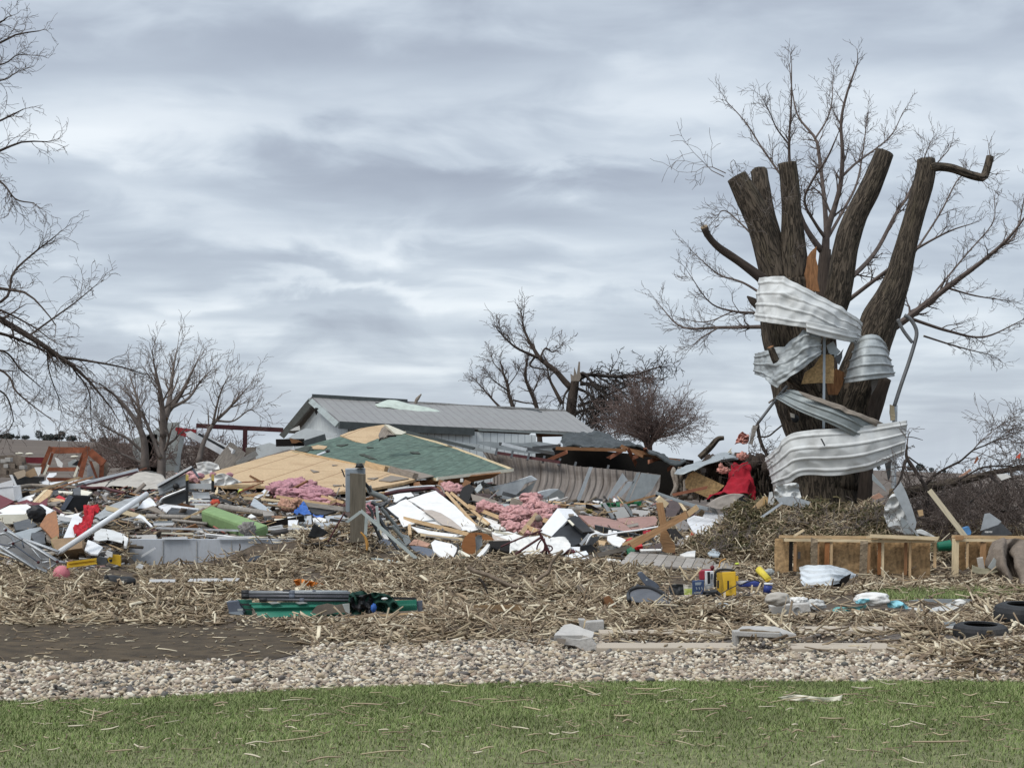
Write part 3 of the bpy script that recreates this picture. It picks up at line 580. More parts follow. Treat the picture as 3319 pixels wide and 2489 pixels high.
def build_gravel():
    rng = np.random.default_rng(3); n = 62000
    X = rng.uniform(-7.0,7.0, n); e = lawn_far(X); Y = e + rng.uniform(-.06,3.4, n); xp = CX + F * X / Y; yp = HY + 6840 / Y
    k = ~in_bare(xp, yp - 3) & (yp > np.interp(xp, [-400,640,760,1000,1180,1290,1960,2050,2400],[1428,1424,1376,1362,1385,1408,1408,1425,1440]) - rng.exponential(np.where((xp > 640) & (xp < 1290),18,7), n))
    X2, Y2, x2, y2 = sample_px(2600, rng, 1430,1660,1283,1324); X3, Y3, x3, y3 = sample_px(900, rng, 650,960,1336,1362)
    X4, Y4, _, _ = sample_px(700, rng, 1480,2040,1322,1360)
    X = np.r_[X[k], X2, X3, X4]; Y = np.r_[Y[k], Y2, Y3, Y4]; k = ~covers(X, Y, land(X, Y) + .03, rng, .95,.6); X, Y = X[k], Y[k]; n = len(X)
    bm = bmesh.new(); bmesh.ops.create_icosphere(bm, subdivisions=1, radius=1); B = np.array([v.co[:] for v in bm.verts]); bm.verts.index_update(); T = np.array([[v.index for v in f.verts] for f in bm.faces]); bm.free()
    nb = len(B); r = rng.gamma(7,.0022, n).clip(.006,.036); sc = np.stack([r * rng.uniform(.9,1.9, n), r * rng.uniform(.8,1.25, n), r * rng.uniform(.5,.9, n)],1)
    D = 1 + rng.normal(0,.11,(n, nb)); S = (B[None] * D[..., None]) * sc[:, None]; yaw = rng.uniform(0,6.28, n); c, s = np.cos(yaw)[:, None], np.sin(yaw)[:, None]
    til = rng.normal(0,.35, n)[:, None]; S[..., 2] += S[..., 0] * til
    V = np.empty_like(S); V[..., 0] = S[..., 0] * c - S[..., 1] * s; V[..., 1] = S[..., 0] * s + S[..., 1] * c; V[..., 2] = S[..., 2]
    lift = np.abs(rng.normal(0,.012, n)); V += np.stack([X, Y, land(X, Y) + sc[:, 2] * .6 + lift],1)[:, None]
    Q = (T[None] + (np.arange(n) * nb)[:, None, None]).reshape(-1,3)
    npmesh('gravel', V.reshape(-1,3), Q, MT['stone'], smooth=True, kind='stuff', label='mixed grey and tan river gravel bordering the lawn', cat='gravel')
def blades(X, Y, rng, hmin, hmax):
    n = len(X); Z = land(X, Y); h = rng.uniform(hmin, hmax, n); yaw = rng.uniform(0,6.28, n); w = rng.uniform(.0016,.0036, n)
    ln = h * rng.uniform(.3,1.5, n); dx, dy = np.cos(yaw), np.sin(yaw); sx, sy = -dy * w, dx * w; V = np.empty((n, 5,3)); b = np.stack([X, Y, Z],1)
    V[:, 0] = b + np.stack([sx, sy, 0 * w],1); V[:, 1] = b - np.stack([sx, sy, 0 * w],1)
    mid = b + np.stack([dx * ln * .35, dy * ln * .35, h * .6],1); V[:, 2] = mid - np.stack([sx, sy, 0 * w],1) * .8; V[:, 3] = mid + np.stack([sx, sy, 0 * w],1) * .8
    V[:, 4] = b + np.stack([dx * ln, dy * ln, h],1)
    T = np.array([[0,1,2],[0,2,3],[3,2,4]]); return V.reshape(-1,3),(T[None] + (np.arange(n) * 5)[:, None, None]).reshape(-1,3)
def build_grass():
    rng = np.random.default_rng(21); n = 345000
    X = rng.uniform(-6.9,6.9, n); e = lawn_far(X); Y = 9.6 + (e - 9.6 + rng.normal(0,.03, n)) * np.sqrt(rng.uniform(0,1, n)); V, T = blades(X, Y, rng, .012,.044)
    npmesh('grass', V, T, MT['grass'], kind='stuff', label='short green spring grass across the foreground lawn', cat='grass')
    X, Y, xp, yp = sample_px(16000, rng, 1880,2480,1272,1299); V, T = blades(X, Y, rng, .03,.09)
    npmesh('grass', V, T, MT['grass'], kind='stuff', label='patch of green grass in front of the stud wall', cat='grass')
build_grass()
def lawn_litter():
    rng = np.random.default_rng(33); n = 2600; X = rng.uniform(-5.3,5.3, n); e = lawn_far(X); Y = 9.7 + (e - 9.7) * rng.uniform(0,1, n) ** .7; g = np.array([mnoise.noise(Vector((x * .9, y * 1.5,0))) for x, y in zip(X, Y)]) + rng.normal(0,.25, n) > .0; X, Y = X[g], Y[g]; n = len(X)
    stalk_mesh('straw', np.stack([X, Y, land(X, Y) + rng.uniform(.02,.05, n)],1), rng.gamma(2.2,.03, n).clip(.02,.2), rng.uniform(.003,.008, n), rng.uniform(.002,.005, n),.15, MT['straw'], rng, kind='stuff', label='thin scatter of straw bits over the lawn', cat='corn stalks')
    n = 600; X = rng.uniform(-8.5,-1.6, n); Y = gd(1350 + 84 * rng.uniform(0,1, n) ** 1.6); C = np.stack([X, Y, land(X, Y) + .02],1)
    stalk_mesh('straw', C, rng.gamma(2.2,.04, n).clip(.02,.3), rng.uniform(.005,.014, n), rng.uniform(.003,.01, n),.08, MT['straw'], rng, kind='stuff', label='sparse straw bits on the bare soil', cat='corn stalks')
def build_rubble():
    rng = np.random.default_rng(13); n = 25000
    X = rng.uniform(-14,5.6, n); Y = rng.uniform(27.6,47, n); xp = CX + F * X / Y; Z = land(X, Y)
    ds = np.interp(xp, [200,262,284,590,640,1000],[27.7,28.6,31.35,31.35,29.9,29.6]); k = (Y > ds) & (xp < 1500) & (Z > .05) & (xp > -400)
    k &= ~covers(X, Y, Z + .05, rng, .93,2.0,.3); X, Y, Z = X[k], Y[k], Z[k]; n = len(X)
    C = np.stack([X, Y, Z - .02 + np.abs(rng.normal(0,.05, n))],1)
    L = rng.gamma(1.7,.11, n).clip(.03,1.1); W = (rng.gamma(1.5,.032, n)).clip(.012,.3); W = np.minimum(W, L); T = rng.uniform(.006,.05, n)
    stalk_mesh('rubble', C, L, W, T, .28, MT['shard'], rng, bend=.03, kind='stuff', label='small broken bits of house spread through the wreckage', cat='rubble')
    j = rng.permutation(n)[:1500]; stalk_mesh('splinters', C[j] + [0,0,.05], rng.gamma(3,.16,1500).clip(.15,1.4), rng.uniform(.012,.035,1500), rng.uniform(.006,.018,1500),.24, MT['splint'], rng, bend=.01, kind='stuff', label='thin splintered laths and wires scattered through the wreckage', cat='splinters')
# ------------------------------------------------------------------ trees
class Twigs:
    def __init__(s, seed, rmin=.005): s.S = []; s.r = np.random.default_rng(seed); s.rmin = rmin
    def grow(s, p, d, L, r, lvl, wob=.22, grav=.0, n=4, kids=1.6, ang=.75, shrink=.56):
        rg = s.r; p = np.asarray(p, float); d = unit(d)
        for i in range(n):
            d = unit(d + rg.normal(0, wob, 3) + np.array([0,0, grav])); q = p + d * (L / n) * rg.uniform(.8,1.2)
            r0 = r * (1 - .75 * i / n); r1 = r * (1 - .75 * (i + 1) / n)
            s.S.append((*p, *q, max(r0, s.rmin), max(r1, s.rmin * .8))); p = q
            if lvl > 0:
                k = int(kids) + (rg.uniform() < kids % 1)
                for _ in range(k):
                    t = rg.normal(0,1,3); t = unit(t - d * np.dot(t, d)); a = ang * rg.uniform(.6,1.3)
                    s.grow(p, d * math.cos(a) + t * math.sin(a), L * shrink * rg.uniform(.6,1.25), max(r1 * .7, s.rmin), lvl - 1, wob, grav, max(3, n - 1), kids, ang, shrink)
    def along(s, C, rad, L, lvl, count, t0=.15, t1=1., ang=.8, flat=.0, **k):
        C = np.asarray(C, float); m = len(C)
        for t in np.sort(s.r.uniform(t0, t1, count)):
            f = t * (m - 1); i = min(int(f), m - 2); p = C[i] + (C[i + 1] - C[i]) * (f - i); d = unit(C[i + 1] - C[i])
            v = s.r.normal(0,1,3); v[1] *= (1 - flat); v = unit(v - d * np.dot(v, d)); a = ang * s.r.uniform(.6,1.25); r = float(np.interp(t, np.linspace(0,1, len(rad)), rad))
            s.grow(p, d * math.cos(a) + v * math.sin(a), L * s.r.uniform(.55,1.3) * (1.15 - .5 * t), max(r * .5, s.rmin), lvl, **k)
        s.grow(C[-1], C[-1] - C[-2], L * .8, max(rad[-1], s.rmin), lvl, **k)
    def build(s, name, m, parent=None, **kw):
        A = np.array(s.S); p, q, r0, r1 = A[:, :3], A[:, 3:6], A[:, 6], A[:, 7]; d = q - p; d /= np.linalg.norm(d, axis=1, keepdims=True) + 1e-9
        up = np.where(np.abs(d[:, 2:3]) < .9, np.array([[0,0,1.]]), np.array([[1., 0,0]])); e = np.cross(d, up); e /= np.linalg.norm(e, axis=1, keepdims=True) + 1e-9; f = np.cross(d, e)
        V = np.empty((len(A),6,3))
        for j in range(3):
            o = e * math.cos(j * 2.0944) + f * math.sin(j * 2.0944); V[:, j] = p + o * r0[:, None]; V[:, 3 + j] = q + o * r1[:, None]
        Q = np.array([[0,1,4,3],[1,2,5,4],[2,0,3,5]]); Q = (Q[None] + (np.arange(len(A)) * 6)[:, None, None]).reshape(-1,4)
        return npmesh(name, V.reshape(-1,3), Q, m, parent, smooth=True, **kw)
def limb_line(c, L, d, dd=0., n=14):
    """limb from (x, y, width) marks; dd = how much farther away its far end stands"""
    k = len(L); A = []
    for i, (x, y, w) in enumerate(L):
        X, Y = cv(c, x, y); di = d + dd * i / max(k - 1,1); A.append((*P(X, Y, di), max(w * CR[c][0] / F * di / 2,.004)))
    A = smooth_line(np.array(A), n) if k > 2 else lin_line(np.array(A), n)
    return A[:, :3], np.maximum(A[:, 3],.004)
def bark_dent(amp, f=5., ph=0.):
    def g(p, th, s):
        return .045 * (1 - 3 * abs(mnoise.noise(Vector((math.cos(th) * 7.5 + ph, math.sin(th) * 7.5, s * .8))))) + amp * (1.1 * mnoise.noise(Vector((p[0] * f * .5 + ph, p[1] * f * .5, p[2] * f * .22))) + .9 * mnoise.noise(Vector((math.cos(th) * 3.2 + ph, math.sin(th) * 3.2, s * 1.1))) + .7 * mnoise.noise(Vector((math.cos(th) * 7 + ph, math.sin(th) * 7, s * 2.4))))
    return g
def limb_mesh(name, line, m, parent, n=26, amp=.07, cut='cutwood', seed=0, **kw):
    C, r = line; V, Fc, U, mi = tube_geo(C, r, n, True, bark_dent(amp, ph=seed * 3.3))
    return mk(name, V, Fc, [m, MT[cut]], parent, uv=U, mi=mi, smooth=True, **kw)

def broken_tree():
    D = 33.0
    base = P(*cv('G', 780,1900), D); base[2] = 0
    t = empty('broken_tree', base, 'massive broken tree with sawn-off stub limbs, wrapped in torn sheet metal', 'tree')
    B = MT['bark']; BD = MT['barkdark']
    limb_mesh('trunk', limb_line('G', [(520,120,340),(535,420,370),(585,640,390),(655,860,445),(720,1060,455),(770,1300,430),(790,1560,470),(800,2000,620)], D, 0,90), B, t, 110,.06, seed=1)
    for i, (L, dd) in enumerate([
        ([(765,1560,170),(745,1420,180),(720,1290,168),(682,1150,158),(632,1000,146),(567,860,134),(500,738,112)],.1),
        ([(740,1450,140),(690,1100,130),(664,950,108),(640,800,96),(628,706,90)],.55),
        ([(800,1560,170),(815,1400,185),(820,1250,165),(818,1080,130),(812,940,112),(800,780,105),(786,660,100)],-.1),
        ([(900,1900,150),(975,1670,150),(1062,1460,140),(1092,1300,140),(1122,1120,138),(1172,970,126),(1262,790,118),(1338,603,104)],.4),
        ([(1060,2500,300),(1085,2275,285),(1135,2065,290),(1195,1896,262),(1250,1710,215),(1312,1550,200),(1400,1350,150),(1452,1160,118),(1500,980,112),(1552,800,110),(1573,700,104),(1573,640,96)],.1),
    ]):
        limb_mesh('limb', limb_line('F', L, D - .1, dd, 60), B, t, 64,.06, seed=3 + i)
    arm = limb_line('F', [(1590,690,60),(1640,683,48),(1720,692,48),(1820,727,48),(1890,744,46),(1906,730,44),(1920,690,42),(1936,625,42)], D - .1,.2,24)
    limb_mesh('limb', arm, B, t, 16,.06, seed=12)
    low = limb_line('F', [(660,1330,66),(620,1295,56),(500,1208,46),(400,1140,40),(340,1075,36),(316,1022,40)], D - .3,-.5,20)
    limb_mesh('limb', low, BD, t, 16,.09, seed=13)
    limb_mesh('limb', limb_line('G', [(655,865,50),(600,820,58),(530,770,56),(475,705,50),(440,650,48),(408,568,40)], D - 1.25,-.35,20), B, t, 16,.10, 'heart', seed=14)
    limb_mesh('limb', limb_line('F', [(640,1480,60),(590,1440,40),(560,1415,8)], D, 0,8), BD, t, 10,.1, seed=15)
    # torn heartwood and slabs of bark hanging off
    slab('torn_wood', pts('F', [(905,1190),(925,1160),(955,1132),(950,1200),(962,1250),(958,1320),(972,1390),(930,1385),(900,1370),(898,1330),(888,1290),(900,1240)], D - .75),.10, MT['heart'], t, rag=.012, step=.12, seed=4)
    slab('torn_wood', pts('G', [(795,760),(850,715),(905,740),(890,830),(860,890),(800,890),(790,830)], D - 1.05),.08, MT['heart'], t, rag=.012, step=.1, seed=5)
    limb_mesh('bark_slab', limb_line('G', [(1185,780,70),(1140,880,95),(1105,1000,95),(1080,1120,80)], D - .75,0,14), BD, t, 12,.12, seed=8)
    limb_mesh('bark_slab', limb_line('G', [(1055,1350,92),(1050,1450,92),(1040,1580,96),(1030,1700,100)], D - .7,0,12), BD, t, 14,.09, seed=9)
    slab('bark_slab', pts('G', [(1090,790),(1135,785),(1110,850),(1085,890)], D - 1.15),.04, MT['greycloth'], t, rag=.01, step=.08)
    tw = Twigs(5,.0045); C, r = arm; tw.along(C[-10:], r[-10:] * .2,.42,1,9,.0,1, kids=1.2); C, r = low; tw.along(C[-6:], r[-6:] * .2,.30,1,8,.2,1, kids=1.2)
    for (x, y) in [(520,860),(560,980),(600,1080),(640,1000),(860,920),(690,960),(830,1200),(480,800)]:
        tw.grow(P(*cv('F', x, y), D - .75),(-.5 + .9 * tw.r.uniform(),-.5,.4),.5,.008,2, kids=1.3)
    for (x, y) in [(430,740),(440,720)]: tw.grow(P(*cv('F', x, y), D),(-.9,-.1,.45),1.0,.012,2, kids=1.2)
    tw.build('twigs', MT['twiggrey'], t)
broken_tree()

def back_tree():
    D = 42.0; t = empty('bare_tree', (*P(1790,1160, D)[:2],.3), 'tall leafless tree standing behind the broken tree, fine twigs fanning widely to both sides', 'tree')
    m = MT['twig']
    limb_mesh('trunk', limb_line('F', [(1010,2800,190),(1005,2000,150),(1000,1560,110),(995,1330,85),(1003,1150,62)], D, 0,24), MT['barkdark'], t, 20,.05)
    tw = Twigs(17,.0045)
    lim = [([(1003,1180,50),(1012,1050,40),(1060,900,30),(1092,760,26),(1100,600,22),(1092,430,17),(1125,270,13),(1180,110,8)],-.4),
           ([(1012,1080,34),(1000,900,26),(985,760,22),(968,620,20),(945,520,16),(850,400,10),(815,250,7),(800,110,5)],1.2),
           ([(945,525,12),(1010,420,9),(1040,320,6),(1045,200,4)],.4),([(1015,1100,26),(950,1010,18),(885,880,15),(930,760,13),(1010,640,11),(1065,520,8)],-1.2),
           ([(985,1160,40),(930,1090,34),(870,980,26),(820,800,20),(800,650,17),(800,500,13),(810,330,10),(812,110,5)],-.8),
           ([(870,980,20),(790,790,16),(730,700,13),(640,570,10),(550,430,7),(440,310,4)],.6),([(800,560,10),(730,470,8),(690,380,6),(650,300,4)],-.5),
           ([(1095,740,18),(1180,660,14),(1290,580,10),(1380,500,7),(1440,380,4)],1.),([(1020,1080,20),(1110,920,16),(1180,780,12),(1215,600,8),(1240,400,4)],1.4),
           ([(1010,1420,34),(1150,1310,30),(1290,1160,24),(1420,920,18),(1550,760,11),(1700,590,5)],1.5),([(1130,1440,26),(1300,1310,22),(1500,1160,16),(1700,1050,10),(1850,1000,4)],-1.),
           ([(1300,1660,44),(1480,1530,38),(1700,1360,32),(1900,1210,24),(2050,1075,16),(2180,900,8)],-1.),([(1480,1540,20),(1700,1612,16),(1900,1645,11),(2120,1550,5)],.5),
           ([(1440,900,12),(1500,780,10),(1560,640,6),(1600,540,4)],.5),([(1700,1370,14),(1850,1412,9),(2060,1445,4)],.4),([(1960,1160,12),(2080,1060,9),(2140,800,5)],.6),
           ([(900,1580,34),(660,1588,24),(400,1592,17),(190,1588,11),(60,1460,4)],1.2),([(760,1545,20),(610,1512,16),(480,1500,12),(350,1450,8),(230,1285,4)],-.6),
           ([(700,1440,18),(540,1340,12),(400,1292,9),(268,1180,4)],.3),([(400,1592,10),(300,1652,6),(250,1700,4)],0),([(620,1100,14),(520,1000,9),(430,930,6),(380,980,3)],.5),([(480,1500,8),(330,1560,6),(180,1540,4)],.6),
           ([(1500,1180,14),(1650,950,10),(1750,760,7),(1820,700,4)],.8),([(1600,1420,12),(1800,1180,9),(1950,1000,6),(1960,860,4)],1.2),([(1560,1640,12),(1750,1700,9),(1950,1750,4)],.3)]
    for L, dd in lim:
        line = limb_line('F', L, D, dd * 1.6,22); C, r = line
        limb_mesh('limb', line, m, t, 8,.03)
        ln = float(np.linalg.norm(np.diff(C, axis=0), axis=1).sum())
        tw.along(C, r, .60,2, int(4 + ln * 2.9),.18,1., ang=.62, kids=1.05, wob=.17, grav=.07)
    tw.build('crown', MT['twig'], t)
back_tree()

def leftover_branches():
    D = 25.0; t = empty('bare_tree', (*P(-560,1200, D)[:2],0), 'leafless tree mostly out of view, its long dark boughs sweeping in from the left edge', 'tree')
    m = MT['barkdark']
    limb_mesh('trunk', limb_line('H', [(-1000,2900,130),(-990,2000,105),(-960,1300,85),(-930,700,66),(-920,100,40)], D, 0,20), m, t, 20,.05)
    tw = Twigs(23,.0031)
    lim = [([(-940,1000,50),(-400,1050,42),(-100,1165,28),(0,1226,24),(110,1290,22),(230,1370,17),(330,1450,11),(430,1570,5)],0,30),([(-950,900,40),(-300,1040,22),(0,1107,12),(100,1125,9),(170,1190,6),(215,1250,4)],-.6,10),([(-300,1200,16),(0,1160,11),(50,1050,9),(120,980,7),(215,905,4)],.5,12),
           ([(-950,700,40),(-300,640,20),(-60,600,13),(20,570,9),(90,545,7),(180,545,4)],.4,16),([(-930,500,30),(-200,520,14),(-40,480,9),(40,445,7),(90,420,4)],-.5,12),([(-300,640,18),(-60,680,10),(10,705,8),(60,765,6),(130,780,4)],-.3,12),
           ([(-920,300,30),(-200,230,14),(-20,175,9),(60,135,7),(150,120,4)],.3,13),([(-925,200,30),(-200,130,12),(-20,95,8),(30,66,4)],-.4,8),([(-200,1250,16),(0,1280,12),(110,1320,9),(250,1385,5)],.7,12),([(230,1370,12),(330,1384,9),(470,1410,6),(560,1440,3)],.3,12),
           ([(-300,1330,14),(0,1420,9),(60,1500,7),(130,1560,5),(200,1612,3)],-.3,10),([(110,1290,9),(200,1225,7),(290,1160,5),(372,1092,3)],.5,9),([(-200,1380,12),(0,1345,8),(80,1420,6),(150,1480,3)],.2,8),([(-200,1480,10),(0,1500,7),(50,1600,4),(40,1640,3)],.4,6),
           ([(-200,280,10),(0,250,6),(60,215,4),(95,210,3)],0,5),([(-200,330,10),(0,310,6),(55,285,3)],.2,4),([(280,1415,7),(340,1500,5),(350,1620,3)],.2,8),([(180,1335,7),(190,1430,5),(230,1540,3)],.2,7),([(380,1470,6),(450,1530,4),(500,1640,3)],.2,8),
           ([(-100,1165,12),(0,1190,9),(120,1250,6),(190,1300,4)],-.2,9)]
    for L, dd, cnt in lim:
        line = limb_line('H', L, D, dd * 2,24); C, r = line; limb_mesh('limb', line, m, t, 8,.04)
        tw.along(C, r, .46,2, int(cnt * .9) + 3,.38 if L[0][0] < -100 else .05,1., ang=.62, kids=1.0, wob=.17, grav=-.02)
    tw.build('crown', MT['twig'], t)
leftover_branches()

def small_tree():
    D = 46.0; t = empty('bare_tree', (*P(352,1030, D)[:2],1.3), 'small leafless fan shaped tree rising behind the left half of the rubble', 'tree')
    tw = Twigs(31,.0052); m = MT['twiggrey']
    lim = [([(1325,900,84),(1335,700,74),(1345,480,60),(1370,260,46),(1420,170,50),(1500,60,34),(1570,-80,20),(1640,-220,8)],.5,16),([(1350,420,60),(1345,240,50),(1330,80,36),(1300,-60,24),(1270,-200,12),(1260,-300,6)],-.8,14),([(1365,270,55),(1400,120,44),(1420,-40,30),(1440,-180,18),(1470,-330,6)],1.2,14),
           ([(1200,700,75),(1195,480,60),(1160,360,45),(1060,200,32),(960,90,22),(860,20,14),(760,20,6)],-.6,14),([(1160,370,34),(1150,200,26),(1120,60,18),(1080,-60,8)],.5,10),([(1640,640,50),(1680,480,40),(1760,320,32),(1880,200,24),(1980,90,14),(2060,0,6)],.7,12),([(1760,320,24),(1790,180,18),(1830,40,12),(1880,-60,5)],-.6,9),
           ([(1800,290,20),(1930,290,14),(2060,200,9),(2110,220,4)],.3,7),([(1420,180,30),(1560,100,22),(1660,-40,14),(1740,-120,6)],.6,10),([(1195,560,30),(1060,440,22),(940,380,14),(830,320,6)],-.5,9),([(1330,600,40),(1250,400,30),(1190,260,22),(1090,100,14),(1000,20,6)],.8,10),([(1180,640,24),(1000,560,16),(820,480,10),(700,380,4)],.3,9)]
    for L, dd, cnt in lim:
        line = limb_line('A', L, D, dd, 20); C, r = line; limb_mesh('limb' if L[0][2] < 100 else 'trunk', line, m, t, 10,.05); tw.along(C, r, .80,2, int(cnt * .85) + 3,.25,1., ang=.55, kids=.95, wob=.14, grav=.07)
    tw.build('crown', MT['twigpale'], t)
small_tree()

def barn_trees():
    D = 76.0; t = empty('snapped_tree', (*P(1238,960, D)[:2],.3), 'snapped tree behind the metal barn, splintered top and dark branches hanging down', 'tree')
    limb_mesh('trunk', limb_line('N', [(975,1200,90),(985,940,84),(1000,800,74),(1015,700,66),(1025,650,40)], D, 0,18), MT['barkdark'], t, 18,.08, 'oldwood')
    slab('torn_wood', pts('N', [(985,700),(980,640),(1005,660),(1010,590),(1030,650),(1045,545),(1056,548),(1055,640),(1065,660),(1050,700)], D - .7),.25, MT['oldwood'], t)
    tw = Twigs(41,.009); hv = Twigs(43,.013)
    for L, dd, cnt in [([(985,760,52),(930,700,48),(860,620,42),(740,525,36),(690,450,28),(640,360,22),(600,250,14),(610,130,6)],.5,22),([(720,515,26),(640,480,22),(540,430,18),(450,350,12),(380,265,5)],-1., 18),([(735,520,18),(780,440,14),(840,470,10),(905,420,5)],.6,9),([(910,880,34),(860,780,26),(815,690,18),(795,600,9)],.5,10),([(700,500,18),(660,580,14),(790,610,10),(830,620,6)],0,6)]:
        line = limb_line('N', L, D, dd, 20); limb_mesh('limb', line, MT['barkdark'], t, 9,.05); tw.along(*line, .78,2, int(cnt * .9),.3,1., ang=.6, kids=1.0, wob=.17, grav=.05)
    tw.build('crown', MT['twig'], t)
    for L, dd, cnt in [([(1040,690,40),(1120,650,32),(1250,660,28),(1420,665,26),(1530,640,18),(1640,600,12),(1720,585,6)],.5,26),([(1050,650,34),(1090,640,30),(1130,690,24),(1200,740,18),(1300,745,14),(1420,700,10),(1560,620,6)],-.6,18),([(1060,720,30),(1160,730,26),(1250,800,20),(1330,900,12),(1400,990,7)],-1,16),([(1040,760,26),(1120,800,20),(1190,880,15),(1260,990,8)],-1.4,16),([(1040,900,26),(1150,860,22),(1300,800,18),(1480,720,12),(1600,690,6)],.4,16),
            ([(1020,960,24),(1160,910,20),(1330,920,14),(1500,880,8)],-.8,14),([(960,770,20),(930,820,16),(920,900,12),(915,980,8)],-.5,8),([(1060,700,20),(1140,760,16),(1170,860,12),(1150,960,8)],-1.2,12),([(1200,670,16),(1290,720,12),(1400,790,8),(1500,860,4)],-.2,10),([(1050,820,18),(1090,900,14),(1110,1000,8)],-1.4,12),([(1100,1040,20),(1250,1000,14),(1400,1010,8)],-1.2,12)]:
        line = limb_line('N', L, D, dd, 20); limb_mesh('limb', line, MT['twigdark'], t, 8,.05); hv.along(*line, 1.0,2, cnt, .1,1., ang=.8, kids=1.15, wob=.24, grav=-.10)
    hv.build('crown', MT['twigdark'], t)
    D = 84.0; t = empty('bare_tree', (*P(1130,960, D)[:2],.3), 'twin-stemmed leafless tree showing over the ridge of the metal barn', 'tree'); tw = Twigs(47,.0085)
    for L, dd, cnt in [([(560,1250,50),(520,915,30),(490,820,27),(478,730,24),(445,640,16),(420,540,8)],.5,18),([(740,1250,46),(715,930,34),(660,780,28),(620,670,22),(630,560,15),(650,470,7)],-.5,18),([(430,920,24),(370,860,17),(300,780,12),(210,680,5)],.6,16),([(485,780,14),(400,720,10),(330,660,5)],-.5,10),([(520,850,14),(600,870,12),(680,880,9)],0,3),([(430,620,10),(370,560,7),(345,480,4)],.4,9),([(680,790,14),(720,700,10),(740,640,5)],.4,8),([(480,740,10),(540,660,7),(590,560,4)],-.4,9)]:
        line = limb_line('N', L, D, dd, 16); limb_mesh('trunk' if L[0][1] == 1250 else 'limb', line, MT['barkdark'], t, 8,.04); tw.along(*line, .75,2, cnt, .3,1., ang=.62, kids=1.0, wob=.17, grav=.04)
    tw.build('crown', MT['twig'], t)
    D = 66.0; t = empty('bushy_tree', (*P(1405,960, D)[:2],.3), 'rounded bushy tree with dense reddish bare twigs right of the barn', 'tree'); tw = Twigs(53,.0072)
    rg = np.random.default_rng(4)
    for k in range(40):
        a = rg.uniform(-1.4,1.4); Ln = rg.uniform(290,440) * (1 - .10 * abs(a)); x1 = 1615 + math.sin(a) * Ln * 1.0; y1 = 1190 - math.cos(a) * Ln * 1.02; mid = (1600 + (x1 - 1600) * .5 + rg.normal(0,18),1140 + (y1 - 1140) * .42 + rg.normal(0,14))
        line = limb_line('N', [(1600 + rg.normal(0,14),1330,18),(1600 + (x1 - 1600) * .12,1180,14),(*mid, 9),(x1, y1,3)], D, rg.uniform(-2.4,2.4),14); limb_mesh('limb', line, MT['twigred'], t, 6,.03); tw.along(*line, .9,2,10,.25,1., ang=.6, kids=1.0, wob=.17, grav=.04)
    tw.build('crown', MT['twigred'], t)
barn_trees()

